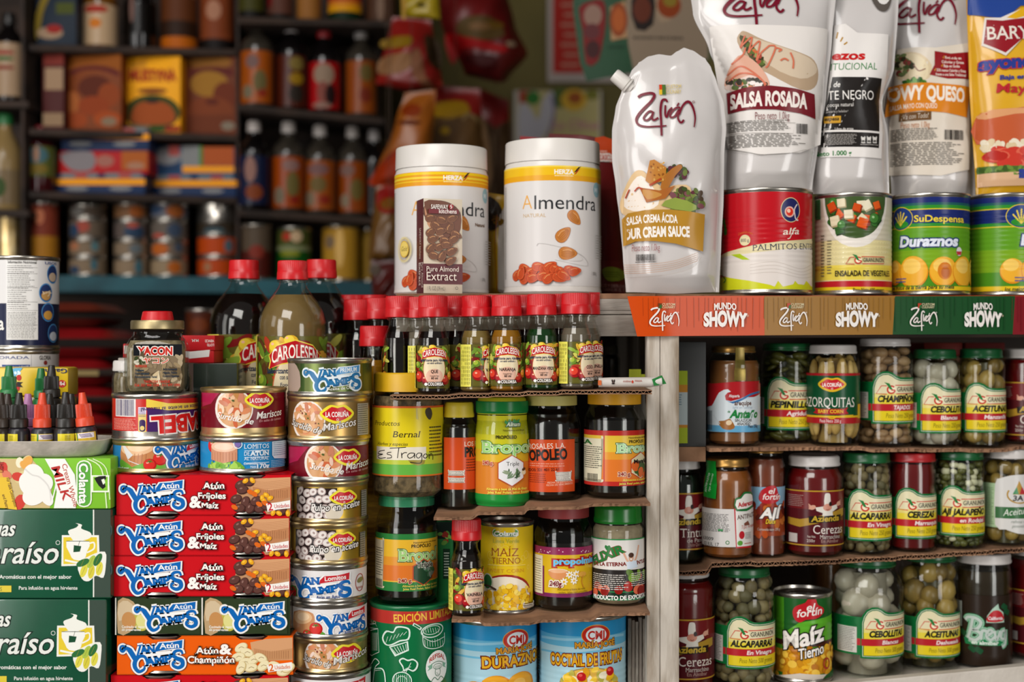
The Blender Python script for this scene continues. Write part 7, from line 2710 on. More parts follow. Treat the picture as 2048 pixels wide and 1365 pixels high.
A = pouch('sauce_pouch', 'white pouch with black label patch between the two script labelled pouches', 1.552,
   [(0, 1640), (.4, 1634), (.7, 1622), (.9, 1616), (1, 1622)], [(0, 1800), (.2, 1796), (.45, 1788), (.6, 1764), (.75, 1776), (1, 1778)],
   [(0, -80), (1, -80)], [(0, 380), (.4, 384), (1, 382)], .020, FW, seed=21, wr=.002, nx=40, ny=70, full=.6, seal=.08, z0=rz + (zat(383, 1.50) - rz) + .0003)
A.poly([(1742, -10), (1752, 16), (1766, 24), (1776, 18), (1782, 0), (1778, -12)], '57504a', 3)
A.poly([(1752, -12), (1758, 6), (1772, 8), (1780, -10)], 'dcd8d4', 3)
A.poly([(1668, 52), (1690, 48), (1714, 66), (1776, 70), (1762, 318), (1640, 316)], 'e4dfda', 0)
A.poly([(1664, 155), (1763, 158), (1758, 264), (1640, 262)], '231f1d', 0)
A.poly([(1640, 266), (1758, 268), (1757, 297), (1640, 296)], '231f1d', 0)
for i, (x, y) in enumerate(((1672, 78), (1680, 84), (1687, 90))):
 A.stroke([(x, y), (x + 3 + i * 2, y - 13 + i * 4)], 3, 'b0842c', 0)
A.text('ezos', 1664, 121, 1728, 17, 'c01c1c', .04, .12)
A.text('ITUCIONAL', 1660, 142, 1753, 14, '1f7a34', -.002, .1)
A.text('a de', 1655, 176, 1679, 11, 'ece8e2', .01, .2)
A.text('TE NEGRO', 1655, 201, 1746, 18, 'ece8e2', .0, .0)
A.text('cocoa natural', 1654, 215, 1706, 7.5, 'e2ddd6', .0)
A.text('postería y helados', 1651, 227, 1693, 5, 'b8b2ac', .0)
A.rect(1647, 233, 1681, 247, 'c8962c')
A.text('espesa', 1648, 243, 1677, 7.5, '2a1c14', .03, .15)
A.text('calorías', 1646, 261, 1659, 4.5, 'cfcac4', .0)
A.text('Libre de grasa', 1669, 261, 1706, 5, 'd8d2cc', .01)
A.fine(1648, 270, 1714, 292, 'a8a29c', 8, .4, 4)
for i in range(3):
 A.rect(1721 + i * 11.5, 273, 1730 + i * 11.5, 287, 'd8d4ce', 2)
 A.rect(1723 + i * 11.5, 281, 1728 + i * 11.5, 285, '4a4640')
A.fine(1720, 288, 1756, 291, 'a8a29c', 1, .5)
A.text('Neto 1.000 g', 1626, 315, 1702, 9, '1f7a34', .02)
A.done(A.root, 'print')

A = pouch('sauce_pouch', 'white pouch of cheese sauce with orange band standing on the peach can', 1.606,
   [(0, 1790), (.2, 1792), (.45, 1782), (.6, 1766), (.75, 1776), (1, 1783)], [(0, 1976), (.2, 1974), (.4, 1962), (.6, 1948), (.8, 1950), (1, 1950)],
   [(0, -85), (1, -85)], [(0, 378), (.5, 380), (1, 385)], .024, FW, seed=33, wr=.002, nx=44, ny=80, full=.6, seal=.08, z0=rz + (zat(384, 1.558 - .045) - rz) + .0003)
script_logo(A, 1785, -22, 122, 90, '6f1226', -3)
A.poly([(1794, 100), (1830, 95), (1870, 96), (1940, 86), (1938, 340), (1880, 352), (1776, 352), (1778, 250)], 'ddd2c2', 0)
A.poly([(1790, 122), (1810, 106), (1840, 108), (1862, 130), (1858, 156), (1830, 164), (1795, 160)], 'd8c4a0', 3)
A.poly([(1812, 110), (1838, 112), (1856, 134), (1850, 160), (1832, 150), (1818, 156)], 'e2d2ae', 2)
A.blobs(1786, 110, 1826, 150, 26, 6, 4, ['4a5a34', '6a7a4a', '8a3f3a', '3a3a26'], 4)
A.stroke([(1826, 130), (1836, 142), (1850, 138)], 2, '8a5a4a')
A.blobs(1806, 158, 1848, 172, 18, 7, 4, ['4a7a30', '6a9a44', '2f5a24'], 6)
A.poly([(1868, 103), (1900, 108), (1940, 105), (1938, 160), (1895, 158), (1858, 150), (1868, 130)], '8f161c', 0)
for i, (t, a, b) in enumerate((('Reducida en', 1889, 1921), ('Calorías y Grasa', 1882, 1926), ('Baja en Sodio', 1886, 1918), ('55% menos Calorías y Grasa', 1872, 1930), ('frente a una Salsa Tradicional', 1870, 1930))):
 A.text(t, a, 118.5 + i * 8.3, b, 5.4, 'e6d8cc', .02, ang=-1.5)
 if i in (0, 2, 3):
  A.stroke([(a - 5, 115 + i * 8.3), (a - 3.6, 117.6 + i * 8.3), (a - 1.6, 112.5 + i * 8.3)], 1.2, 'd8a02c', 0)
A.poly([(1776, 176), (1810, 168), (1860, 166), (1905, 170), (1940, 176), (1932, 236), (1890, 226), (1840, 222), (1790, 230), (1768, 236)], 'd8821e', 0)
A.text('OWY QUESO', 1775, 206, 1926, 27, 'efe4d6', .04, bend=.1, ang=-2)
A.text('SALSA MAYO CON QUESO', 1777, 225, 1873, 9.5, 'efe4d6', .01, bend=.2, ang=1)
A.poly([(1797, 228), (1861, 223), (1861, 240), (1796, 245)], '6a4a2a')
A.text('¡Va con Todo!', 1801, 241, 1855, 10, 'e6dccc', -.01, .15, ang=3)
A.text('Peso neto 1.0kg', 1800, 258, 1858, 12, 'c0702c', -.01)
A.bars(1888, 260, 1926, 280, '2a2624', 5, None)
A.fine(1779, 262, 1876, 286, '5a5650', 7, .4, 3)
A.fine(1779, 290, 1928, 336, '5a5650', 13, .4, 6, .25)
A.done(A.root, 'print')

FB = plain('mayo_film', 'dca81c', .25, h2='d39c14', nscale=10, coat=.3)
A = pouch('sauce_pouch', 'yellow and blue mayonnaise pouch with bread roll picture at the right edge', 1.582,
   [(0, 1930), (.5, 1938), (1, 1952)], [(0, 2140), (1, 2130)], [(0, -90), (1, -90)], [(0, 384), (1, 384)], .022, FB, seed=41, wr=.0012, nx=40, ny=60, full=.6, seal=.06, z0=rz + (zat(384, 1.578 - .045) - rz) + .0003)
A.poly([(1934, -85), (2125, -85), (2125, 10), (2040, 12), (2010, 38), (1972, 34), (1934, 30)], '24428c', 0)
A.poly([(1968, 36), (2000, 36), (2050, 14), (2050, 70), (2011, 112), (1962, 92)], 'dcd4cc', 0)
A.poly([(1972, 40), (2004, 42), (2050, 36), (2050, 72), (2010, 106), (1966, 88)], '8f1a24', 0)
A.poly([(2012, 36), (2060, 6), (2060, 30), (2030, 38)], 'dca81c', 0)
A.text('BARY', 1974, 80, 0, 26, 'e2d8cc', .01, w=80, serif=.4)
A.text('ayonesa', 1958, 142, 0, 24, '2a3a8a', .06, .1, w=130, halo=('b5342c', 1.5), ang=3)
A.text('Baja en grasa', 1999, 160, 0, 9, '2a3a8a', .03, .1, w=90, ang=2)
A.text('Mayo', 1992, 186, 0, 18, 'b5242c', .02, .1, w=74, ang=-1)
A.poly([(1952, 236), (1975, 224), (2020, 218), (2110, 216), (2110, 290), (1952, 290)], 'c05a34', 2)
A.poly([(1952, 234), (1985, 220), (2050, 216), (2110, 214), (2110, 224), (2030, 228), (1970, 240)], 'd89a6a', 2)
A.blobs(1966, 284, 2060, 300, 26, 9, 6, ['e0d0b0', 'd8c29a', 'e8dcc4'], 3, False)
A.blobs(1982, 300, 2060, 330, 20, 20, 11, ['c83a2c', 'b52a20', 'd8624a'], 4, False, 20)
A.poly([(1952, 336), (2060, 332), (2060, 348), (1952, 350)], '4a6a2a', 0)
A.blobs(1952, 334, 2060, 350, 20, 8, 4, ['6a8a3a', '3f5a24'], 6, False)
A.poly([(1952, 350), (2110, 344), (2110, 372), (1952, 376)], 'd9b08a', 0)
A.text('1', 2040, 356, 0, 16, '2a3a8a', .05, w=8)
A.done(A.root, 'print')

# = RIGHT COMPARTMENT: three rows of jars
GRL = plain('dark_green_lid', '155c30', .28, h2='114f28', nscale=20)
WL = plain('white_tin_lid', 'cfcac6', .3, h2='c2bdb8', nscale=20)
GL = plain('gold_tin_lid', 'b98f4e', .3, .8, h2='9a7338', nscale=20)
RL = plain('red_tin_lid', 'a81e22', .3, h2='97191d', nscale=20)
OLV = [plain('olive_a', '9a7d3c', .4, h2='806730', nscale=60), plain('olive_b', '8a6f36', .4, h2='735c2c', nscale=60), plain('olive_c', 'a58845', .4)]
CAP = [plain('caper_a', '776844', .6, h2='5f5236', nscale=90), plain('caper_b', '84744d', .6, h2='6a5c3c', nscale=90), plain('caper_c', '5c5436', .6)]
ONI = [plain('onion_a', 'b8ae9c', .35, h2='a89e8c', nscale=40), plain('onion_b', 'c0b7a5', .35), plain('onion_c', 'b0a694', .35)]
MUS = [plain('mushroom_a', 'a5825e', .5, h2='8a6a4a', nscale=50), plain('mushroom_b', '94724f', .5, h2='7d5d3f', nscale=50), plain('mushroom_c', 'b08e68', .5)]
BABY = [plain('corn_a', 'c9a45e', .5, h2='b8924c', nscale=120), plain('corn_b', 'd3b06c', .5, h2='bd9850', nscale=120)]
PIC = [plain('pickle_a', '4a4a1e', .4, h2='3a3a16', nscale=50), plain('pickle_b', '57541f', .4)]
JAL = [plain('jalapeno_a', '4d4f22', .4, h2='3b3d1a', nscale=60), plain('jalapeno_b', '5c5c2a', .4), plain('jalapeno_seed', 'c9c4a4', .5), plain('jalapeno_c', '444718', .4)]
CHR = [plain('cherry_a', '7a0f12', .2, h2='5f0a0d', nscale=30), plain('cherry_b', '8a1416', .2)]
BRO = {k: plain('brine_' + k, c, .3, h2=d, nscale=10) for k, (c, d) in {'olive': ('4a4220', '3c3519'), 'caper': ('544a30', '463d27'), 'onion': ('9a9282', '8d8576'), 'mush': ('6d5339', '5c4530'), 'corn': ('a5854a', '94763e'), 'pick': ('2f2e12', '27260f'), 'cher': ('3f0809', '350607')}.items()}
CARA = plain('caramel', '86532a', .3, h2='7a4a24', nscale=10)
SAUCE = plain('antipasto_sauce', '95521c', .35, h2='7a4014', nscale=30)
AJI = plain('hot_sauce', '7a3418', .35, h2='672a12', nscale=30)
SYR = plain('cherry_syrup', '6a0d10', .2, h2='58090c', nscale=12)
FIG = plain('fig_syrup', '2b2012', .2, h2='3a2c18', nscale=8)
BLACKGRN = plain('black_essence', '0a120d', .1, h2='0d1811')

def RZ(cx, w):
 return RY(cx) + .030 + (w / 2) * 1.5 / F

def ledge(px):
 x = RX(px)
 return zl + (zr - zl) * (x - x2) / (RX(2048) - x2) - LIP + .0034

def orchard_label(A, x0, yt, yb, title, sub, peso, w=None, tw=None, tx=.09, side=True):
 """humped green, cream and yellow label with a red stripe"""
 h = yb - yt
 w = w or h * 1.28
 G, CR, YE, RE = '0f6a34', 'dfd6b0', 'dcc422', 'b2222a'
 A.flat(x0 + 12, (yt + yb) / 2)
 X = lambda a: x0 + w * a
 Y = lambda b: yt + h * b
 if side:
  A.rect(x0 - h * 1.1, Y(.2), x0 + w * .3, Y(.94), G)
  A.rect(x0 - h * .52, Y(.4), x0 - h * .07, Y(.9), 'c9c6be')
  A.fine(x0 - h * .5, Y(.42), x0 - h * .1, Y(.88), '55524c', 14, .35, 4)
  A.rect(x0 - h * .07, Y(.62), x0 + 4, Y(.75), RE)
  A.fine(x0 - h * .5, Y(.23), x0 - h * .06, Y(.38), '0b4a24', 5, .4, 5)

 def hump(i):
  return [(X(0) + i, Y(1) - i * .9), (X(0) + i, Y(.30) + i * .3), (X(.03) + i * .9, Y(.17) + i * .5), (X(.09) + i * .6, Y(.06) + i * .8), (X(.17) + i * .2, Y(.005) + i), (X(.25), Y(0) + i),
    (X(.32) - i * .3, Y(.03) + i), (X(.38) - i * .4, Y(.085) + i), (X(.44) - i * .2, Y(.115) + i), (X(.52), Y(.12) + i), (X(1) - i, Y(.12) + i), (X(1) - i, Y(1) - i * .9)]
 A.poly(hump(0), G)
 A.poly(hump(h * .038), 'd8dcc8')
 A.poly(hump(h * .048), G)
 A.poly(hump(h * .066), CR)
 i = h * .066
 A.rect(X(0) + i, Y(.42), X(1) - i, Y(.62), 'e0d27a')
 A.rect(X(0) + i, Y(.5), X(1) - i, Y(.63), 'dfcc3c')
 A.rect(X(0) + i, Y(.75), X(1) - i, Y(1) - i * .9, YE)
 A.rect(X(0) + h * .02, Y(.62), X(1) - i, Y(.755), RE)
 A.free()
 apple_logo(A, x0 + h * .1, yt + h * .23, h * .98, h * .23, 0)
 A.flat(x0 + 12, (yt + yb) / 2)
 tw = tw or h * .105 * len(title)
 A.text(title, X(tx), Y(.58), 0, h * .115, '1f1e18', .05, .18, w=tw)
 A.text(sub, X(.33), Y(.725), 0, h * .075, 'f0dcd8', .03, .15, w=h * .055 * len(sub))
 A.text(peso, X(.22), Y(.885), 0, h * .09, '6a5a1a', -.01, .1, w=h * .72)
 A.free()

def chef_label(A, cx, yt, yb, word, x0, sub1, sub2, wsz=1.0):
 """maroon label with gold edges, white hatted cook with open arms over a black ribbon"""
 h = yb - yt
 A.band(yt, yb, '4f141a')
 A.band(yt, yt + h * .33, '6e1a1c')
 A.band(yt, yt + h * .022, 'b8902c')
 A.band(yb - h * .03, yb - h * .008, 'b8902c')
 A.flat(cx, yt + h * .4)
 X, Y = lambda a: cx + h * a, lambda b: yt + h * b
 A.poly([(X(-.8), Y(.5)), (X(-.5), Y(.52)), (X(-.2), Y(.46)), (X(.3), Y(.34)), (X(.45), Y(.33)), (X(.45), Y(.46)), (X(0), Y(.54)), (X(-.5), Y(.66)), (X(-.8), Y(.62))], 'a8842c')
 A.poly([(X(-.06), Y(.28)), (X(-.055), Y(.08)), (X(-.02), Y(.045)), (X(.03), Y(.05)), (X(.055), Y(.09)), (X(.05), Y(.28))], 'dcd6cc', 2)
 A.poly([(X(-.22), Y(.30)), (X(-.08), Y(.28)), (X(.08), Y(.28)), (X(.2), Y(.25)), (X(.22), Y(.32)), (X(.1), Y(.38)), (X(.12), Y(.5)), (X(-.11), Y(.5)), (X(-.09), Y(.4)), (X(-.2), Y(.36))], 'd9d3c8')
 A.ell(X(0), Y(.3), h * .085, h * .065, 'c98872')
 A.stroke([(X(-.03), Y(.33)), (X(0), Y(.345)), (X(.035), Y(.33))], h * .012, '7a3a30')
 A.ell(X(.055), Y(.24), h * .03, h * .04, '2a1a16')
 for a, b in ((-.27, .3), (.25, .24)):
  A.ell(X(a), Y(b), h * .06, h * .04, 'cf9a84', 20)
  for q in range(4):
   A.stroke([(X(a), Y(b)), (X(a + (-.07 if a < 0 else .06)), Y(b - .06 + q * .03))], h * .016, 'cf9a84', 0)
 A.poly([(X(-.34), Y(.46)), (X(.32), Y(.44)), (X(.31), Y(.555)), (X(-.33), Y(.58))], '1d1714')
 A.text('Azienda', X(-.29), Y(.555), 0, h * .1, 'c0a030', .03, .15, w=h * .54, ang=1.5)
 A.text(word, x0, Y(.77), 0, h * .155 * wsz, 'dcd2c8', -.0, serif=.9, w=h * .62)
 A.text(sub1, x0 + h * .12, Y(.86), 0, h * .07, 'cbbfb6', .0, serif=.7, w=h * .42)
 A.text(sub2, x0 + h * .14, Y(.93), 0, h * .06, 'b08a80', .0, serif=.7, w=h * .36)
 A.fine(X(-.78), Y(.08), X(-.42), Y(.3), 'a89088', 7, .3, 3)
 A.rect(X(-.76), Y(.78), X(-.55), Y(.94), 'bdb6b0')
 A.text('Peso Neto', X(-.36), Y(.84), 0, h * .04, 'b8a8a0', .02, w=h * .14)
 A.text('250g', X(-.37), Y(.92), 0, h * .05, 'b8a8a0', .02, w=h * .14)
 A.free()

# ---- first row
base = len(STANDS)
DB = plain('charcoal_box', '2b2d2b', .5, h2='222423', nscale=8)
A = carton('tall_carton', 'charcoal carton with lime and orange stripe, just right of the post', 1339, 1412, 692, 902, 1.498, .10, DB, z0=zat(902, 1.498), bev=.001)
for a, b, c in ((750, 778, '9aab2a'), (778, 793, 'b87f2c'), (793, 858, 'a8b4b4'), (858, 864, 'b87f2c'), (864, 895, '9aab2a')):
 A.rect(1340, a, 1375, b, c)
A.fine(1350, 796, 1364, 820, '4a6a7a', 5, .4, 3)
A.done(A.root)
rowbox = A.root

A = jar('spread_jar', 'jar of brown caramel spread with red, white and blue label, next to the charcoal carton', 1467, 105, 895, RZ(1467, 106), 692, 706, 88, 738, GL, CARA, yfill=722)
A.band(768, 865, 'b9cedd')
A.band(768, 795, 'a81c22')
A.poly([(1412, 770), (1470, 764), (1518, 762), (1518, 785), (1500, 788), (1480, 798), (1462, 803), (1448, 800), (1440, 788), (1432, 800), (1424, 812), (1412, 816)], 'a81c22', 0)
A.stroke([(1446, 802), (1462, 806), (1482, 800), (1500, 790), (1519, 784)], 4, '3a6a9a')
A.poly([(1412, 818), (1425, 812), (1438, 786), (1448, 780), (1456, 779), (1462, 784), (1455, 786), (1450, 792), (1452, 802), (1466, 808), (1490, 800), (1519, 788), (1519, 862), (1412, 862)], 'cdd6da', 0)
A.band(852, 865, '5fa0c4')
A.text('Alquería', 1458, 795, 1479, 5.5, 'd8d0d0', .03)
A.text('arequipe', 1469, 811, 1502, 9, '5a3a2c', .03)
A.text('light en calorías', 1465, 818, 1504, 5.5, '8aa0b0', .0, .2)
A.text('de', 1455, 826, 1460, 5, '2f7a44', .03, .2)
A.text('Antaño', 1460, 836, 1513, 15, '1f7a3a', .055, .25)
A.text('SIN AZÚCAR', 1470, 844, 1503, 5.5, '4a4a48', .03)
A.text('AÑADIDO', 1474, 851, 1500, 5.5, '4a4a48', .03)
A.poly([(1436, 844), (1448, 842), (1458, 838), (1462, 840), (1470, 854), (1462, 860), (1446, 858)], '9a6430', 2)
A.ell(1458, 846, 6, 5, 'dcc4a0', 20)
A.stroke([(1428, 830), (1434, 840), (1440, 848)], 2, 'c4ccd0', 0)
A.bars(1414, 820, 1425, 858, '4a5056', 4, None)
A.text('Peso 250g', 1496, 856, 1514, 6, '4a5a6a', .03)
A.stroke([(1480, 762), (1480, 740)], 23, plain('gold_strap', '8d7a34', .3, .5, h2='6d5c24', nscale=50), 0)
A.done(A.root)
B = whole(A, [(52.5, 745), (52, 738), (47, 720), (45.5, 712), (45.2, 694)], .0006)
B.stroke([(1480, 744), (1480, 728), (1480, 712), (1480, 696)], 21, plain('gold_strap', '8d7a34', .3, .5, h2='6d5c24', nscale=50), 0)
B.done(A.root, 'gold_strap')
A = jar('pickle_jar', 'jar of dark pickle slices with humped green and yellow label reading PEPINILLOS', 1574, 106, 889, RZ(1574, 106) + .034, 687, 702, 98, 732, GRL, None, pieces=('pickles', PIC, 9, 17, 8, 3), liquid=BRO['pick'])
orchard_label(A, 1530, 753, 860, 'PEPINILLOS', 'Agridulces en Rodajas', 'Peso Neto 250 gramos', tw=92)
A.done(A.root)
A = jar('corn_jar', 'jar of upright baby corn with green and red label and white lid', 1666, 105, 894, RZ(1666, 105) - .002, 690, 708, 94, 730, WL, None, pieces=('baby_corn', BABY, 5, 12, 36, 3), liquid=BRO['corn'])
A.band(748, 848, '0f4a2a')
A.band(747, 752, 'a81e24')
A.band(836, 848, 'a81e24')
A.band(832, 836, 'd8b022')
A.rect(1715, 808, 1740, 836, 'd8b022')
lips_logo(A, 1664, 770, 58, 30, yel='d8b022')
A.text('MAZORQUITAS', 1611, 812, 1708, 19, 'e6e0d6', -.002, serif=.7)
A.poly([(1628, 816), (1638, 818), (1688, 818), (1696, 815), (1692, 822), (1697, 828), (1688, 830), (1636, 829), (1627, 826), (1632, 821)], 'a81e24')
A.text('BABY CORN', 1637, 826, 1686, 6.5, 'e0b42c', .03, serif=.6)
A.stroke([(1628, 832), (1650, 833), (1664, 838), (1678, 833), (1706, 831)], 2, 'd8b022')
A.text('Peso Neto 250 g', 1640, 845, 1682, 6.5, 'ecd8d4', .0)
A.done(A.root)
A = jar('mushroom_jar', 'jar of sliced mushrooms with pale lid and label reading CHAMPIÑONES', 1770, 108, 896, RZ(1770, 108) + .006, 677, 693, 100, 722, WL, None, pieces=('mushrooms', MUS, 14, 15, 10, 4), liquid=BRO['mush'])
orchard_label(A, 1742, 743, 848, 'CHAMPIÑONES', 'TAJADOS', 'Peso Neto 250 gramos', tw=100, tx=.1)
A.done(A.root)
A = jar('onion_jar', 'smaller jar of white pearl onions on the upper jar row', 1869, 99, 897, RZ(1869, 99), 699, 718, 85, 735, GRL, None, pieces=('onions', ONI, 9, 20, 19, 5), liquid=BRO['onion'])
orchard_label(A, 1838, 766, 867, 'CEBOLLITAS', 'Blancas', 'Peso Neto 250 gramos', tw=82, tx=.18)
A.done(A.root)
A = jar('olive_jar', 'smaller jar of green olives on the upper jar row, near the right edge', 1962, 93, 898, RZ(1962, 93), 698, 717, 84, 735, GRL, None, pieces=('olives', OLV, 10, 16, 17, 6), liquid=BRO['olive'])
orchard_label(A, 1926, 765, 865, 'ACEITUNAS', 'Manzanilla', 'Peso Neto 250 gramos', tw=78, tx=.16)
A.done(A.root)
A = jar('cherry_jar', 'jar of dark red cherries with maroon label, upper row, cut by the right edge', 2055, 98, 891, RZ(2055, 98) + .004, 698, 717, 96, 732, WL, SYR)
chef_label(A, 2072, 765, 873, 'Cerezas', 2042, 'Marraschino', 'En Almíbar')
A.done(A.root)
r1 = [(x, y, r, z) for x, y, r, z in STANDS[base:]]
xa_ = x2 + .0005
sheet('cardboard_shelf', 'rough cardboard sheet under the upper row of jars', (RY(1358) + .030, RY(2200) + .030), .15, flats(r1, at(1412, 0, 1.50).x + .0005, .66), .004, flutes=False, seed=5, rough=.0012)
rowbox.location.z = r1[0][3]
o = mk('back_block', box_bm(xa_ + .002, at(1411, 0, 1.5).x, 1.499, 1.60, zat(916, 1.5) - .004, rowbox.location.z - .0003), CARD)
tag(o, 'small cardboard block under the charcoal carton', 'block')
BLK0 = o

# ---- second row
base = len(STANDS)
A = jar('tincture_jar', 'dark bottle jar with white cap and maroon cook label, half behind the post, middle row', 1362, 92, 1131, 1.535, 918, 940, 76, 985, WL, BLACKGRN, yfill=952)
chef_label(A, 1378, 987, 1102, 'Tintura', 1360, 'de Panela', 'Dulce Quemado')
A.done(A.root)
A = jar('antipasto_jar', 'jar of orange brown antipasto with white label and green strap over its gold lid', 1455, 101, 1122, RZ(1455, 101), 919, 936, 86, 975, GL, SAUCE, yfill=944)
A.band(1019, 1095, 'd4d0cc')
A.fine(1404, 1022, 1460, 1058, '4a4744', 13, .45, 3, .1)
A.text('63009', 1407, 1078, 1427, 6.5, '3a3836', .01)
A.text('02 JUL 17', 1409, 1089, 1438, 6.5, '3a3836', .01)
A.ring(1455, 1086, 3.4, 3.4, 1.6, '2f7a3a', n=9)
A.rect(1436, 1059, 1446, 1063, '2f8a4a')
A.flat(1480, 1060)
A.poly([(1467, 1018), (1512, 1010), (1512, 1098), (1471, 1097)], 'b5202a', 0)
A.poly([(1470, 1021), (1512, 1014), (1512, 1094), (1473, 1094)], 'dcd8d2', 0)
A.poly([(1469, 998), (1480, 995), (1488, 986), (1500, 985), (1520, 990), (1520, 1018), (1472, 1023)], '1f6a34', 2)
A.poly([(1472, 1001), (1482, 998), (1490, 990), (1500, 989), (1518, 994), (1518, 1013), (1474, 1019)], 'e2ded6', 2)
A.text('Aderezos', 1476, 1015, 0, 9, 'b5202a', .04, w=44, ang=5)
A.text('ANTIPASTO', 1474, 1040, 0, 9, '5a4038', .02, w=56, ang=4)
A.text('Tipo Artesanal', 1482, 1059, 0, 7, 'b5402c', .0, .2, w=48, ang=3)
A.ell(1484, 1071, 6.5, 8, 'b5202a')
A.ell(1480, 1087, 6, 5, '5a9a3a')
A.fine(1492, 1066, 1512, 1080, '6a6660', 6, .4, 3)
A.fine(1490, 1087, 1512, 1090, 'b5402c', 1, .5, 3)
A.poly([(1489, 1048), (1500, 1043), (1506, 1052), (1490, 1053)], '7a4a3a', 0)
A.free()
A.done(A.root)
B = whole(A, [(50.8, 1000), (50.5, 975), (46, 955), (43.2, 945), (43.2, 921)], .0007)
B.stroke([(1418, 996), (1420, 970), (1421, 950), (1421, 935), (1421, 922)], 35, '128a2c', 0)
B.text('ANTIPASTO', 1414, 985, 0, 6, 'd8ecd8', .02, w=38, ang=84)
B.text('Tipo Artesanal', 1421, 985, 0, 5, 'd8ecd8', .0, .2, w=36, ang=84)
B.done(A.root, 'green_strap')
A = jar('sauce_jar', 'waisted jar of brown hot sauce with sky blue AJI label, squeezed between neighbours', 1531, 78, 1118, RZ(1531, 78) + .012, 894, 908, 70, 948, GL, AJI, yfill=920, waist=3)
A.band(975, 1073, '7fa4bc')
A.band(1020, 1073, '8a3a1c')
A.blobs(1495, 1010, 1568, 1072, 30, 9, 6, ['8a2a18', 'a8481c', 'b5642c', '5a1c10', '7a2414'], 5, False)
A.flat(1540, 1000)
A.poly([(1517, 1000), (1522, 982), (1540, 972), (1552, 974), (1558, 988), (1564, 996), (1552, 1006), (1530, 1008)], 'b0222a', 3)
A.text('el', 1536, 988, 0, 11, 'e6e0da', .01, .25, w=12)
A.text('fortín', 1524, 1000, 0, 12, 'e6e0da', .01, .25, w=38)
A.text('AJÍ', 1520, 1037, 0, 20, 'e9e4de', .04, .25, w=40, halo=('2a1612', 1.6))
A.text('Dulce', 1531, 1048, 0, 9, 'd8b42c', .03, .2, w=20, halo=('2a1612', .8))
A.text('Contenido neto 200 g', 1514, 1062, 0, 5, 'c9bcb0', .0, w=48)
A.free()
A.done(A.root)
A = jar('cherry_jar', 'jar of bright red cherries with white lid and maroon cook label, middle row', 1628, 115, 1118, RZ(1628, 115), 914, 935, 103, 968, WL, SYR, yfill=940)
chef_label(A, 1655, 982, 1094, 'Cerezas', 1626, 'Marraschino', 'En Almíbar')
A.done(A.root)
A = jar('caper_jar', 'smaller jar of green capers in the middle row, right of the white lidded cherries', 1732, 98, 1113, RZ(1732, 98), 908, 928, 95, 958, GRL, None, pieces=('capers', CAP, 9, 10.5, 10, 7), liquid=BRO['caper'])
orchard_label(A, 1692, 977, 1081, 'ALCAPARRAS', 'En Vinagre', 'Peso Neto 250 gramos', tw=92, tx=.075)
A.done(A.root)
A = jar('cherry_jar', 'jar of cherries with red lid and humped yellow label', 1824, 92, 1107, RZ(1824, 92), 908, 926, 92, 955, RL, SYR, yfill=930)
orchard_label(A, 1787, 975, 1077, 'CEREZAS', 'Marrasquino', 'Peso Neto 250 gramos', tw=58, tx=.22)
A.done(A.root)
A = jar('pepper_jar', 'jar of sliced jalapeño rings with seeds, green lid, middle row', 1917, 98, 1101, RZ(1917, 98), 905, 922, 97, 950, GRL, None, pieces=('jalapenos', JAL, 8, 9, 7, 8), liquid=BRO['pick'])
orchard_label(A, 1877, 970, 1071, 'AJÍ JALAPEÑO', 'en Rodajas', 'Peso Neto 250 gramos', tw=94, tx=.06)
A.done(A.root)
A = jar('olive_jar', 'jar of stuffed olives with white scalloped label at the right edge, middle row', 2014, 96, 1095, RZ(2014, 96), 900, 919, 90, 938, WL, None, pieces=('olives', OLV, 6, 17, 17, 9), liquid=BRO['olive'])
A.rect(1962, 966, 1998, 1054, 'a9c49a')
A.fine(1966, 972, 1988, 1046, '6a8a62', 22, .35, 4)
A.flat(2020, 1010)
A.poly([(1991, 970), (2002, 958), (2020, 952), (2040, 950), (2070, 952), (2090, 966), (2090, 1055), (2060, 1068), (2036, 1068), (2012, 1060), (1991, 1052)], 'd2d0cc', 2)
A.rect(1991, 1015, 2090, 1038, '3a6a40')
A.text('Aceitunas', 2007, 1033, 0, 13, 'dfe4d8', .0, .3, w=62, ang=6)
A.text('rellenas de', 2022, 1047, 0, 6, '5a6a58', .0, .25, w=32)
A.text('pimentón', 2024, 1056, 0, 6, '5a6a58', .0, .25, w=28)
A.ring(2040, 990, 25, 17, 3, 'b08a3c', 150, 390, 30)
A.poly([(2026, 990), (2038, 962), (2052, 990)], 'b58c38')
A.poly([(2025, 989), (2033, 974), (2037, 989)], '3f8a5a')
A.poly([(2039, 989), (2044, 974), (2053, 989)], 'b5343a')
A.text('3A', 2026, 1002, 0, 10, '3a3a3a', .04, .1, w=20)
A.free()
A.done(A.root)
r2 = STANDS[base:]
sheet('cardboard_shelf', 'bent corrugated cardboard sheet under the middle row of jars', (RY(1358) + .024, RY(2200) + .022), .15, flats(r2, x2 + .001, .66), .0055, flutes=True, seed=6, rough=.0012)
BLK0.scale = (1, 1, 1)

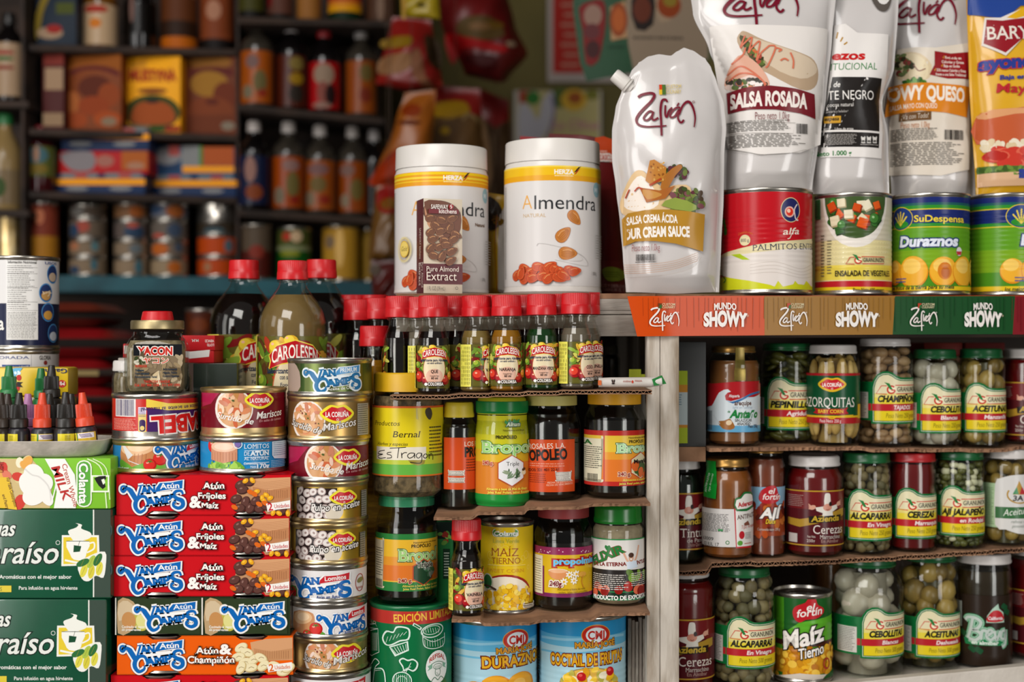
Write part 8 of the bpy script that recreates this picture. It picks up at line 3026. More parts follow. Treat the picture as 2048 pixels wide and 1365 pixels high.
# ---- third row, on the white ledge
A = jar('cherry_jar', 'dark red cherry jar at the foot of the post, white lid, bottom row', 1371, 114, 1392, RZ(1371, 114) + .012, 1143, 1164, 94, 1195, WL, SYR, z0=ledge(1368), yfill=1172)
chef_label(A, 1384, 1240, 1362, 'Cerezas', 1357, 'Marraschino', 'En Almíbar')
A.done(A.root)
A = jar('caper_jar', 'larger jar of green capers in the bottom row, left of the sweet corn can', 1488, 121, 1382, RZ(1488, 121), 1140, 1158, 103, 1200, GRL, None, pieces=('capers', CAP, 11, 13.5, 13, 10), liquid=BRO['caper'], z0=ledge(1488))
orchard_label(A, 1450, 1232, 1337, 'ALCAPARRAS', 'En Vinagre', 'Peso Neto 500 gramos', tw=92, tx=.09)
A.done(A.root)
A = can('corn_can', 'green and yellow sweet corn can with steel top in the bottom row', 1605, 118, 1170, 1372, RZ(1605, 118) + .004, STEEL, z0=ledge(1605), beads=(.3, .72, .006, .0003))
A.band(1192, 1400, '2f7a24')
A.band(1285, 1350, 'c98a1a')
A.rect(1540, 1192, 1568, 1290, '4f9a22')
A.rect(1568, 1192, 1668, 1275, '1f5a24')
A.poly([(1568, 1275), (1575, 1262), (1600, 1245), (1640, 1238), (1668, 1225), (1668, 1290), (1540, 1290), (1540, 1272)], '5aa82a', 0)
A.rect(1552, 1284, 1664, 1295, '4a2418')
A.blobs(1546, 1290, 1666, 1352, 90, 8, 6.5, ['d89a1a', 'e6b02c', 'c8861a', 'e8bc44', 'b5701a'], 4, False)
A.poly([(1548, 1350), (1600, 1347), (1664, 1344), (1664, 1380), (1548, 1380)], 'd2c8ba', 0)
A.poly([(1636, 1366), (1650, 1350), (1668, 1330), (1668, 1380), (1630, 1380)], '1f5a24', 0)
A.text('sweet corn', 1576, 1360, 1636, 5, '5a6a4a', .02)
A.flat(1620, 1225)
A.poly([(1586, 1226), (1592, 1214), (1610, 1206), (1616, 1198), (1630, 1198), (1635, 1210), (1648, 1218), (1648, 1228), (1632, 1238), (1612, 1240), (1600, 1246), (1590, 1240)], 'b81c26', 3)
A.text('el', 1612, 1222, 0, 15, 'ece6e0', .015, .25, w=14)
A.text('fortín', 1594, 1236, 0, 15, 'ece6e0', .015, .25, w=50, ang=8)
A.text('Maíz', 1568, 1302, 0, 34, 'eee8e0', .03, .22, w=82, ang=14, halo=('1d1814', 2.4))
A.text('Tierno', 1598, 1320, 0, 20, 'eee8e0', .02, .22, w=52, ang=14, halo=('1d1814', 2))
A.ring(1657, 1330, 8, 10, 3, 'a8302a', n=20)
A.free()
A.done(A.root)
A = jar('onion_jar', 'larger bulging jar of white pearl onions in the bottom row', 1734, 141, 1361, RZ(1734, 141), 1121, 1141, 113, 1200, GRL, None, pieces=('onions', ONI, 9, 27, 25, 11), liquid=BRO['onion'], z0=ledge(1734))
orchard_label(A, 1721, 1215, 1318, 'CEBOLLITAS', 'Blancas', 'Peso Neto 500 gramos', tw=82, tx=.13)
A.done(A.root)
A = jar('olive_jar', 'larger jar of pitted green olives in the bottom row', 1857, 119, 1352, RZ(1857, 119) + .012, 1119, 1137, 108, 1180, GRL, None, pieces=('olives', OLV, 9, 19, 21, 12), liquid=BRO['olive'], z0=ledge(1857))
orchard_label(A, 1829, 1215, 1316, 'ACEITUNAS', 'Deshuesada', 'Peso Neto 500 gramos', tw=78, tx=.16)
A.done(A.root)
A = jar('fig_jar', 'dark jar of figs in syrup with green and white lettering, bottom row', 1967, 109, 1340, RZ(1967, 109) + .004, 1116, 1136, 107, 1180, WL, FIG, yfill=1150, z0=ledge(1967))
A.band(1192, 1334, '2a1f17')
A.rect(1908, 1200, 1924, 1250, 'b8bcb4')
A.flat(1966, 1262)
A.poly([(1972, 1246), (1974, 1232), (1984, 1218), (1996, 1208), (1998, 1218), (2008, 1226), (2010, 1246)], 'a9c8b4', 0)
A.poly([(1974, 1244), (1976, 1232), (1986, 1222), (1998, 1222), (2007, 1230), (2007, 1243)], 'b5242c', 2)
A.text('California', 1976, 1240, 0, 6, 'e6dede', .03, w=30)
A.poly([(1926, 1280), (1940, 1276), (2020, 1276), (2022, 1292), (1930, 1292)], '1f7a48', 0)
B_ = [(1930, 1244), (1936, 1238), (1952, 1238), (1962, 1246), (1956, 1258), (1946, 1262), (1956, 1264), (1962, 1272), (1952, 1282), (1938, 1280)]
for w_, c in ((15, '2f8a5a'), (12, 'a9c8b4'), (9, '2f8a5a'), (6.5, 'b8c4bc')):
 A.stroke(B_, w_, c)
 A.stroke([(1946, 1240), (1942, 1260), (1936, 1280)], w_, c)
 A.stroke([(1962, 1280), (1964, 1264), (1970, 1262), (1976, 1266)], w_, c)
 A.stroke([(1974, 1272), (1984, 1264), (1978, 1260), (1972, 1272), (1980, 1280), (1988, 1274)], w_ * .85, c)
 A.stroke([(1988, 1262), (1992, 1280), (2000, 1262)], w_ * .85, c)
 A.stroke([(2012, 1262), (2004, 1264), (2002, 1276), (2010, 1278), (2013, 1262), (2012, 1288), (2004, 1294)], w_ * .85, c)
A.text('en almíbar', 1944, 1290, 0, 7, 'd2e0d4', .04, w=52)
for cx, cy in ((1945, 1300), (1958, 1302), (2010, 1215), (1925, 1270), (2016, 1225)):
 A.poly([(cx - 9, cy), (cx - 3, cy - 8), (cx + 4, cy - 4), (cx + 9, cy), (cx + 4, cy + 8), (cx - 2, cy + 5)], '1a4a2c', 2)
A.free()
A.done(A.root)
A = jar('cherry_jar', 'dark red cherry jar cut by the right edge, bottom row', 2074, 112, 1330, RZ(2074, 112) + .010, 1104, 1122, 108, 1160, WL, SYR, z0=ledge(2074), yfill=1130)
chef_label(A, 2096, 1183, 1293, 'Cerezas', 2066, 'Marraschino', 'En Almíbar')
A.done(A.root)
# dim things at the back of the compartment
A = jar('back_jar', 'dim dusty jar with dull yellow lid deep behind the sweet corn can', 1650, 70, 1340, 1.70, 1142, 1160, 66, 1180, plain('dull_yellow_lid', '8d741c', .5), CARA, z0=ledge(1650) + .001)
A.done(A.root)
for i, (a, b, c) in enumerate(((1848, 1925, '8a2414'), (1930, 2010, '7a1c14'))):
 A = carton('back_packet', ('reddish packet lying at the back under the board above the onions', 'reddish packet lying at the back under the board above the olives')[i], a, b, 686, 712, 1.665, .06, ink(c, .5), cat='packet', z0=None)
 z_ = A.root.location.z
 A.done(A.root)
 s_ = carton('back_carton', ('brown carton at the back carrying the left reddish packet', 'brown carton at the back carrying the right reddish packet')[i], a, b, 713, 900, 1.665, .06, CARD, cat='carton', z0=interp(flats(r1, at(1412, 0, 1.50).x + .0005, .66), at((a + b) / 2, 0, 1.66).x) + .0003, z1=z_ - .0003)
 s_.done(s_.root)

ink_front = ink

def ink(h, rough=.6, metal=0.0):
 """prints of the back wall goods, darkened and warmed to imitate the dimness there"""
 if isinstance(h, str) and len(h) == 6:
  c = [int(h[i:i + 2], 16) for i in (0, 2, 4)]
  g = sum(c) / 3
  k = .56 + .46 * max(c) / 255  # shade at the back of the stall put into the print colour
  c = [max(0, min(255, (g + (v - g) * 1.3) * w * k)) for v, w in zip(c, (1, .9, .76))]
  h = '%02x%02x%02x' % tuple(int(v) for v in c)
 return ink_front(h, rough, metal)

# = BACK OF THE STALL: wall shelf and its goods
def BY(px):
 """depth of the goods on the wall shelf"""
 return 2.50 + .00035 * max(0, px) if px < 475 else 2.58 + (px - 475) * .0004

wall_shelf = thing('wall_shelf', 'dark wooden wall shelf with a teal painted lowest board, full of groceries', 'shelf', (-.6, 2.6, 0))

def wpart(name, bm, m):
 ob = mk(name, bm, m, wall_shelf, 30)
 ob.matrix_parent_inverse = Matrix.Translation((.6, -2.6, 0))
 return ob

ROWS = {}

def wboard(key, pa, pb, ya, yb, m=DARKW, th=.012, back=.20, front=.055):
 """shelf board whose top front edge runs from pixel (pa,ya) to (pb,yb)"""
 Ya, Yb = BY(pa + 1) - front, BY(pb - 1) - front
 za, zb = zat(ya, Ya + front - .02), zat(yb, Yb + front - .02)
 xa, xb = (pa - PX) * Ya / F, (pb - PX) * Yb / F
 wpart('board', slant_bm((xa, Ya), (xb, Yb), back, za - th, za, zb - th, zb), m)
 ROWS[key] = (xa, za, xb, zb)

def wz(key, x):
 xa, za, xb, zb = ROWS[key]
 return za + (zb - za) * (x - xa) / (xb - xa)

wboard('a', 58, 474, 96, 106)
wboard('b', 58, 474, 262, 275)
wboard('c', 58, 474, 386, 398)
wboard('d', -80, 474, 551, 556, TEAL, .030)
wboard('l1', -80, 57, 205, 209)
wboard('l2', -80, 57, 420, 424)
wboard('r0', 476, 800, 42, 50)
wboard('r1', 476, 770, 214, 242)
wboard('r2', 476, 770, 422, 440)
wboard('r3', 476, 800, 560, 566, TEAL, .034)
bx = at(744, 0, 2.72).x
wpart('back_panel', box_bm(-1.5, bx, 2.80, 2.815, .3, 2.2), DARKW)
wpart('divider', box_bm(at(471, 0, 2.61).x, at(476.5, 0, 2.61).x, 2.615, 2.80, 1.3, 2.2), DARKW)
wpart('divider', box_bm(at(54, 0, 2.5).x, at(60, 0, 2.5).x, 2.47, 2.80, zat(545, 2.5), 2.2), DARKW)
wpart('side_panel', box_bm(bx - .001, bx + .014, 2.72, 2.815, .3, 2.2), DARKW)

def place(A, key):
 A.root.location.z = wz(key, A.root.location.x) + .0003

def bcan(lab, cx, w, yt, yb, bands, spots=(), key=None, z0=None, Y=None, grp='tins on the wall shelf', tin=STEEL, name='tin', cat='can'):
 Yc = Y or BY(cx)
 x = (cx - PX) * Yc / F
 z = z0 if z0 is not None else wz(key, x) + .0003
 A = can(name, lab, cx, w, yt, yb, Yc, tin, grp, cat, z0=z, tall=(yb - yt) * Yc / F - .0006)
 STANDS.pop()
 for y0, y1, c in bands:
  h = A.h
  f0, f1 = (yb - y0) / (yb - yt), (yb - y1) / (yb - yt)
  m = A.S.umax * .9999
  A.polyuv([(-m, max(.005, f1 * h)), (m, max(.005, f1 * h)), (m, min(h - .005, f0 * h)), (-m, min(h - .005, f0 * h))], c)
 for dx, f, rx, ry, c in spots:
  u = dx * Yc / F + (-x / Yc) * A.S.R0 * 0
  k = Yc / F
  A.polyuv([(u + rx * k * math.cos(t * .5236), f * A.h + ry * k * math.sin(t * .5236)) for t in range(12)], c)
 A.done(A.root)
 return A

def bbottle(lab, cx, w, yc, yl0, yl1, yb, capc, body, bands, spots=(), key=None, name='sauce_bottle', capw=.42, grp='bottles on the wall shelf', neck=.36, shoulder=.5):
 Yc = BY(cx)
 k = Yc / F
 x = (cx - PX) * k
 z = wz(key, x) + .0003
 root = thing(name, lab, 'bottle', (x, Yc, z), (0, 0, 0), grp)
 hw = w / 2
 H = lambda y: (yb - y) * k
 sh = yl0 - (yl0 - yc) * .10
 P = [(0, yb), (hw * .94, yb), (hw, yb - 4), (hw, sh)] + [(hw * a + hw * neck * (1 - a), sh - (sh - yc - 26) * b) for a, b in ((.97, .15), (.8, .4), (.45, .62), (.12, .82), (0, 1))] + [(hw * neck, yc + 16), (0, yc + 16)]
 lathe('bottle_body', [(r * k, H(y)) for r, y in P], body, root, 40)
 c = hw * capw
 cm = plain('cap_' + capc, capc, .4)
 lathe('cap', [(c * k, H(yc + 22)), (c * 1.04 * k, H(yc + 18)), (c * k, H(yc + 3)), (c * .9 * k, H(yc)), (0, H(yc))], cm, root, 28)
 A = art(Rot(mat_of(root), hw * k, .0006), cx)
 m = A.S.umax * .9999
 for y0, y1, col in bands:
  A.polyuv([(-m, H(y1)), (m, H(y1)), (m, H(y0)), (-m, H(y0))], ink(col, .26))
 for dx, y, rx, ry, col in spots:
  A.polyuv([(dx * k + rx * k * math.cos(t * .5236), H(y) + ry * k * math.sin(t * .5236)) for t in range(12)], col)
 if bands:
  A.done(root)
 return root

def bbox(lab, x0_, x1_, y0, y1, col, key, depth=.05, prints=(), name='grocery_box', cat='box', z0=None, grp='boxes on the wall shelf', dy=0.0):
 Yc = BY((x0_ + x1_) / 2) - .03 + dy
 xm = ((x0_ + x1_) / 2 - PX) * Yc / F
 z = z0 if z0 is not None else wz(key, xm) + .0003
 A = carton(name, lab, x0_, x1_, y0, y1, Yc, depth, ink(col, .5), cat, grp, z0=z, z1=z + (y1 - y0) * Yc / F, bev=.002)
 A.dz = 0
 for p in prints:
  if p[0] == 'r':
   A.rect(*p[1:])
  elif p[0] == 'e':
   A.ell(*p[1:])
  elif p[0] == 'p':
   A.poly(p[1], p[2], 3)
  elif p[0] == 't':
   A.text(*p[1:6], p[6], **(p[7] if len(p) > 7 else {}))
 if prints:
  A.done(A.root, 'print')
 return A

BRN = plain('brown_glass', '2a160c', .12)
DKG = plain('dark_glass', '0d0a0a', .12)
CLR = plain('cloudy_bottle', '3a342c', .15, h2='2c2822')
AMB = plain('amber_glass', '6b4012', .15)
# top row
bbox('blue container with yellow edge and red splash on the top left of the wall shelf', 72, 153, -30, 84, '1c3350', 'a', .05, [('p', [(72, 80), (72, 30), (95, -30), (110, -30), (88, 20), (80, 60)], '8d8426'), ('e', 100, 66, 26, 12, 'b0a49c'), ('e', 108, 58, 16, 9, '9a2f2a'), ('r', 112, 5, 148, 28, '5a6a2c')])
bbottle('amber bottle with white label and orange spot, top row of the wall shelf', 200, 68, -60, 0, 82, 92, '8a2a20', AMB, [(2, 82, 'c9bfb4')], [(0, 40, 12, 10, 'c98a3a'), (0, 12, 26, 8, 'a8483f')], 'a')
bbottle('black bottle with painted pale glints, top row of the wall shelf', 280, 64, -60, 5, 80, 94, '1a1614', DKG, [(0, 60, '14100f')], [(-8, 10, 5, 30, '8d7a80')], 'a')  # the pale spot paints a highlight onto the bottle
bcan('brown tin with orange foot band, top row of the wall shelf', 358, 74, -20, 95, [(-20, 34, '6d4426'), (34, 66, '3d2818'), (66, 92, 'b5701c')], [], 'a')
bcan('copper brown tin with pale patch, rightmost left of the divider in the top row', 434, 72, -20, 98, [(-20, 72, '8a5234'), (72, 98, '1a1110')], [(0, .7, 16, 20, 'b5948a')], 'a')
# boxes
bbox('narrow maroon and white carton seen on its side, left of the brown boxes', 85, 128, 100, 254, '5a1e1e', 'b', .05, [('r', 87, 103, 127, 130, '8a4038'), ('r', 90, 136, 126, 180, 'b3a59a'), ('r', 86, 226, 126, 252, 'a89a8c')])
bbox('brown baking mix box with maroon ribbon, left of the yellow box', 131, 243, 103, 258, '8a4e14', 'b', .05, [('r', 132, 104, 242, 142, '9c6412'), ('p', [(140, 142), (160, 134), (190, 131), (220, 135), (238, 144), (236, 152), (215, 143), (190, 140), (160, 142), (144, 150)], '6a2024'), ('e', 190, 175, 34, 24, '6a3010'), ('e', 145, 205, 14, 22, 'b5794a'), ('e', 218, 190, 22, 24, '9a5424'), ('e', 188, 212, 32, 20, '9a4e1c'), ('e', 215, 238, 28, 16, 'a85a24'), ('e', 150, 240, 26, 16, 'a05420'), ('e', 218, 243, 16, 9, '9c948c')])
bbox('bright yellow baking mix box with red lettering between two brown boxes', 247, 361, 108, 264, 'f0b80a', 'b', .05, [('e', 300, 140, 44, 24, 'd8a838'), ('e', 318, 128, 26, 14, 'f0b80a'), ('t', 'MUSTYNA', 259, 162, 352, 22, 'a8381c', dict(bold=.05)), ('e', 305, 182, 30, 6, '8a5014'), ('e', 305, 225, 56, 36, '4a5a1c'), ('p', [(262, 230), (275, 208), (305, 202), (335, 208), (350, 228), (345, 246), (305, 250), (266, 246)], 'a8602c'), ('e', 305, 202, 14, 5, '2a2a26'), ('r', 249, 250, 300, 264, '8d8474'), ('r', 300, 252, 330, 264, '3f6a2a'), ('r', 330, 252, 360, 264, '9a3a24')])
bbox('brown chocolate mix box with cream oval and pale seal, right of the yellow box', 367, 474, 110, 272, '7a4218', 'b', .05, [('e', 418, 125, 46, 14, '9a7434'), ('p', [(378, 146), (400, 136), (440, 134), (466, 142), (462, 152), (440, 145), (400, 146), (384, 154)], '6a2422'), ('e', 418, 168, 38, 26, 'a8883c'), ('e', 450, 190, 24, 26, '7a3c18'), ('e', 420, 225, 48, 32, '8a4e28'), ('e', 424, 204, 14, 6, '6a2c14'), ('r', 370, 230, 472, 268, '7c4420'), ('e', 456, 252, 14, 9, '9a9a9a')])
# background twin packs
def bpack(lab, x0_, x1_, y0, y1, kind, z0):
 pr_ = []
 xm = (x0_ + x1_) / 2
 w = x1_ - x0_
 if kind == 'blue':
  for s_ in (0, w / 2):
   a = x0_ + s_
   pr_ += [('r', a + 8, y0 + 1, a + w * .46, y0 + 12, '8a9ab4'), ('r', a + w * .2, y0 + 2, a + w * .34, y0 + 12, 'b56a70'), ('e', a + w * .22, y1 - 9, w * .13, 5, '9aa6bc')]
  pr_ += [('r', x0_, y0 + 13, x1_, y0 + 25, 'f0b010')]
  c = '22427e'
 elif kind == 'red':
  c = 'b01c20'
  pr_ += [('p', [(x0_ + 4, y0 + 10), (x0_ + 66, y0 + 6), (x0_ + 68, y0 + 40), (x0_ + 24, y0 + 42)], '9aa0b8'), ('e', x0_ + 92, y0 + 24, 18, 12, 'b5898c'), ('r', x1_ - 54, y0 + 4, x1_ - 2, y1 - 4, 'b5743c'), ('e', x1_ - 26, y1 - 12, 18, 8, 'b99a90')]
 else:
  c = '2f62a0'
  pr_ += [('r', x0_ + 2, y0 + 2, x0_ + 58, y1 - 2, '2a5088'), ('e', x0_ + 34, y0 + 22, 28, 18, '98a4bc'), ('r', x0_ + 36, y0 + 2, x0_ + 58, y0 + 22, 'b5686c'), ('r', x0_ + 62, y0 + 2, x0_ + 98, y1 - 14, '98a6bc'), ('r', x0_ + 98, y0 + 2, x0_ + 104, y1 - 14, '5a9a2c'), ('r', x0_ + 105, y0 + 4, x1_ - 2, y1 - 15, 'b56a3c'), ('r', x0_ + 64, y1 - 14, x1_ - 2, y1 - 2, 'f0b010')]
 return bbox(lab, x0_, x1_, y0, y1, c, 'c', .07, pr_, 'tuna_pack', 'tuna pack', z0, 'tuna packs on the wall shelf')

A = bpack('blue tuna pack with yellow stripe, bottom of the left pile on the wall shelf', 115, 290, 345, 386, 'blue', None)
A = bpack('red tuna pack in the middle of the left pile on the wall shelf', 118, 297, 298, 344, 'red', A.top + .0002)
A = bpack('blue tuna pack with yellow stripe on top of the left pile on the wall shelf', 122, 298, 255, 297, 'blue', A.top + .0002)
A = bpack('blue tuna pack with yellow stripe, bottom of the right pile on the wall shelf', 303, 473, 348, 391, 'blue', None)
A = bpack('blue, green and orange tuna pack on top of the right pile on the wall shelf', 301, 470, 290, 347, 'mix', A.top + .0002)
# tins above the teal board
def stack(cx, w, items, key='d'):
 z = None
 for lab, yt, yb, bands, spots in items:
  A = bcan(lab, cx, w, yt, yb, bands, spots, key, z)
  z = A.top + .0002

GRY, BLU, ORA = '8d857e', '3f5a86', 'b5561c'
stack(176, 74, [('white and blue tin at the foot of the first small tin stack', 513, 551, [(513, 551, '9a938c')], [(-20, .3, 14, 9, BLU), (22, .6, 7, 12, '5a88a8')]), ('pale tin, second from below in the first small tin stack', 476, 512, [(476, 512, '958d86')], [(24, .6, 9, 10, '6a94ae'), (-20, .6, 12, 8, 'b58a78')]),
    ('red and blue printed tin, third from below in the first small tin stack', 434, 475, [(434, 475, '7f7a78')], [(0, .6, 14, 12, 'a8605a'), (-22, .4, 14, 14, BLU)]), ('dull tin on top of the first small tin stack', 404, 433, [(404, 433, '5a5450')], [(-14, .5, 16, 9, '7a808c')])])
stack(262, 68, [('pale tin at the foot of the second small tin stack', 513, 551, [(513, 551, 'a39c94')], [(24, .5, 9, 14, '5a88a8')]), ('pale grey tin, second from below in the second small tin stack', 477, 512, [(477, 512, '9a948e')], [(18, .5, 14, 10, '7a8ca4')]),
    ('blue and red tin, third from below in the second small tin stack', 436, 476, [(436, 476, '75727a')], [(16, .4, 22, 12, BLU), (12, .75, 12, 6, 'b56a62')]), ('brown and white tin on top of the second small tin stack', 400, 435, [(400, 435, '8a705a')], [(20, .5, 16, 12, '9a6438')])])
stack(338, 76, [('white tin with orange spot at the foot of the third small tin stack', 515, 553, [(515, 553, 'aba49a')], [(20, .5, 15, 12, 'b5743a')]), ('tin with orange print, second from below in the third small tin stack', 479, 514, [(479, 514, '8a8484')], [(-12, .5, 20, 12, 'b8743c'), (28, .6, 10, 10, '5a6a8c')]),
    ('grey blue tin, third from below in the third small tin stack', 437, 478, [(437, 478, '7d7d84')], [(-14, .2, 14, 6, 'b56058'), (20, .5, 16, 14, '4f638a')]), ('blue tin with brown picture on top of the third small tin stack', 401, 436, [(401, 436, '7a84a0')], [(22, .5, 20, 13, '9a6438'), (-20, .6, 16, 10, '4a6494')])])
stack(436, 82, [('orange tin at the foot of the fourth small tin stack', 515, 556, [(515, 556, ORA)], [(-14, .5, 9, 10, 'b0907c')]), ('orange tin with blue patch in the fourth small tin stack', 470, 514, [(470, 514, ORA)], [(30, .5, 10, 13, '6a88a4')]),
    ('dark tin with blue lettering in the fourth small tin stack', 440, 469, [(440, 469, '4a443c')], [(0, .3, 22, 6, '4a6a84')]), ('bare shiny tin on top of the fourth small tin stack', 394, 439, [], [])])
# left edge goods
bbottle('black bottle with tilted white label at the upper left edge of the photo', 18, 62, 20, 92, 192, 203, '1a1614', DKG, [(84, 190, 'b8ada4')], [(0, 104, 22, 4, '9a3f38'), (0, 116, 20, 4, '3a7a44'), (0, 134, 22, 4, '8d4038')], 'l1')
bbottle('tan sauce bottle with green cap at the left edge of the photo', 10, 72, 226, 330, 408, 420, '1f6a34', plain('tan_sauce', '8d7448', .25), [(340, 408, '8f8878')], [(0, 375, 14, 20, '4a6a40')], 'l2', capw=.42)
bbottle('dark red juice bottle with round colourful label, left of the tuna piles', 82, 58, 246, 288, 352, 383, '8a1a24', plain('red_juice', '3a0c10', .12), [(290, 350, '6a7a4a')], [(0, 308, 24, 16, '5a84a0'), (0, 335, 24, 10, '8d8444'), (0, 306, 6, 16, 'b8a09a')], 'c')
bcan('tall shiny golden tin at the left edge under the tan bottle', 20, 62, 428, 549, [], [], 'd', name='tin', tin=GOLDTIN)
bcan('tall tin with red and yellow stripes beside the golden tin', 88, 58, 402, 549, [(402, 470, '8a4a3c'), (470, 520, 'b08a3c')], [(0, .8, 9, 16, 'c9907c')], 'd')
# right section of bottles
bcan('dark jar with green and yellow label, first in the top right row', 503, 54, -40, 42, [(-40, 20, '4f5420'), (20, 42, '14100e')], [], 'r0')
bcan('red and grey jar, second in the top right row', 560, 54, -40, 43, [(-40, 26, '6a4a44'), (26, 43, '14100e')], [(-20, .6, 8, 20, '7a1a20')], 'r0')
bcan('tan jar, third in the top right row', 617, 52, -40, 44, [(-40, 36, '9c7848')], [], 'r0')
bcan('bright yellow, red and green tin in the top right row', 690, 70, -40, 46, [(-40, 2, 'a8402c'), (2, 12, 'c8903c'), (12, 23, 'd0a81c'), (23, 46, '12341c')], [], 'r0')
bcan('brown jar with painted silver glint at the right end of the top right row', 760, 62, -40, 47, [(-40, 44, '5c4436')], [(4, .4, 8, 30, '8d7f7c')], 'r0')  # the silver spot is a reflection put into the colour
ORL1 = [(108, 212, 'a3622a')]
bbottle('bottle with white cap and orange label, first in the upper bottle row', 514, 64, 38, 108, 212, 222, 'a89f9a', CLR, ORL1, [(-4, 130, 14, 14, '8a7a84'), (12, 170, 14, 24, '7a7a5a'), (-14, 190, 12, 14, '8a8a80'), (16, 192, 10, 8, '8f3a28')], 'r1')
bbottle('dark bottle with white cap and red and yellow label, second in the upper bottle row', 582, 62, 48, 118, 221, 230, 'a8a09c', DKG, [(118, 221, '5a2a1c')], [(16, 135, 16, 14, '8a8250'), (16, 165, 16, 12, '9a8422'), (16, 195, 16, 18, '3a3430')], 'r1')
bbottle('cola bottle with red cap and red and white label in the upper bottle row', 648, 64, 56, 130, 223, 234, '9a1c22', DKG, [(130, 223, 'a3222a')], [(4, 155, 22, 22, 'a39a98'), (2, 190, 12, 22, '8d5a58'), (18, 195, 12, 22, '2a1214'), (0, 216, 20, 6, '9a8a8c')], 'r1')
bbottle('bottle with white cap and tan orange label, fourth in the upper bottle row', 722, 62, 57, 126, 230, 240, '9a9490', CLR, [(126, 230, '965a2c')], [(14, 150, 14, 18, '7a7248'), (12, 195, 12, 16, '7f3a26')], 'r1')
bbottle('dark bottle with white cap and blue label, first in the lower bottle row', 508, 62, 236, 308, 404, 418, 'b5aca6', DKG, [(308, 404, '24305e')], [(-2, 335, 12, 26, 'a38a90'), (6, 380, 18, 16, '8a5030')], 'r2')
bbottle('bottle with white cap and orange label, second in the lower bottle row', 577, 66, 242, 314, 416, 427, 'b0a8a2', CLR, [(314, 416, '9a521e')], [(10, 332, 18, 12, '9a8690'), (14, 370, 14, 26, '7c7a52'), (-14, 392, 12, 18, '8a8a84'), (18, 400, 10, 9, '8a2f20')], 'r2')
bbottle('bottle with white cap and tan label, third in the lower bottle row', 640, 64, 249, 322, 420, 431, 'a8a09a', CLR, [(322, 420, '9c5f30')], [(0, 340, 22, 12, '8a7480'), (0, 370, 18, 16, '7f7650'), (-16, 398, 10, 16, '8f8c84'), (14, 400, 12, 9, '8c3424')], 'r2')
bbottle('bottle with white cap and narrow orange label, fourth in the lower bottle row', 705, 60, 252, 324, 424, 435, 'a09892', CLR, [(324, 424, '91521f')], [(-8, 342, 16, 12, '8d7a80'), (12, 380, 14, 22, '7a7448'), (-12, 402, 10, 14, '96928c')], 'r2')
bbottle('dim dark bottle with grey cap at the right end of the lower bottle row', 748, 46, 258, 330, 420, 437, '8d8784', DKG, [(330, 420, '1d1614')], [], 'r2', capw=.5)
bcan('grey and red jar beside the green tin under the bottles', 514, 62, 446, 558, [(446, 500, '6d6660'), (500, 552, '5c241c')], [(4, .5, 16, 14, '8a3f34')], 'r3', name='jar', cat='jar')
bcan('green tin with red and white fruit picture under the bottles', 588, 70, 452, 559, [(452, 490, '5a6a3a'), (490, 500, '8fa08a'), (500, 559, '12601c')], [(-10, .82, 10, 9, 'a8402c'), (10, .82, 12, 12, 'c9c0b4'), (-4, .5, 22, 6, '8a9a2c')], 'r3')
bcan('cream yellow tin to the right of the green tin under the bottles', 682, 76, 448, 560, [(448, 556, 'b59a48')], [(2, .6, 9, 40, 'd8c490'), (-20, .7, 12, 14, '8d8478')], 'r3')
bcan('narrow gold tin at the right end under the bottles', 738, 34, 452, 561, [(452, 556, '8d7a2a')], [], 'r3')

# - hanging bags, posters, banner
STR = plain('string', '4a3a30', .9)

def hang(A, dy=0.0):
 """string from the ceiling that carries a bag"""
 lo_ = A.root.location
 top = max((v.co.z for v in A.root.children[0].data.vertices))
 bm_ = tube_bm([(0, 0, top - .004), (0, 0, 2.6 - lo_.z)], .0006, None, 6)
 mk('string', bm_, STR, A.root)

def bag(lab, Y, L, R, top, bot, thick, col, prints, seed, h2=None):
 A = pouch('snack_bag', lab, Y, L, R, top, bot, thick, plain('bag_' + col, col, .35, h2=h2 or col, nscale=6, bump=.3, scale=14), cat='bag', group='hanging snack bags', seed=seed, wr=.006, nx=26, ny=34, full=.5, seal=.06)
 for p in prints:
  if p[0] == 'p':
   A.poly(p[1], p[2], 3)
  elif p[0] == 'e':
   A.ell(*p[1:])
  else:
   A.stroke(p[1], p[2], p[3])
 if prints:
  A.done(A.root, 'print')
 else:
  A.bm.free()
 hang(A)
 return A

bag('red snack bag with yellow band and clear window, hanging left', 2.55, [(0, 785), (1, 752)], [(0, 862), (1, 885)], [(0, 34), (1, 40)], [(0, 168), (.5, 182), (1, 172)], .03, '8a1812', [('p', [(766, 80), (820, 72), (818, 92), (766, 96)], '8d7a1c'), ('p', [(760, 120), (800, 106), (824, 110), (814, 140), (760, 150)], '9a7f68'), ('p', [(822, 108), (840, 100), (850, 150), (864, 168), (846, 170), (826, 150)], '8d6a58'), ('p', [(850, 70), (880, 90), (880, 140), (856, 120)], '4a3c28')], 3, '6a1410')
bag('crumpled dark red bag with clear pasta window, hanging in the middle', 2.69, [(0, 876), (.5, 882), (1, 930)], [(0, 1000), (.5, 1030), (.75, 1056), (1, 1012)], [(0, -60), (1, -60)], [(0, 150), (1, 164)], .045, '6a1010', [('p', [(925, 36), (980, 34), (1010, 70), (960, 80), (915, 66)], '6a5c3a'), ('e', 990, 50, 18, 8, '7a6424'), ('p', [(890, 70), (930, 74), (1010, 92), (1004, 106), (930, 96), (905, 130)], '9a1418'), ('e', 1022, 88, 10, 6, 'a39a94'), ('p', [(930, 110), (990, 112), (985, 140), (940, 130)], '4a0c0c'), ('e', 960, 52, 22, 8, '8a7458')], 5, '4a0c0c')
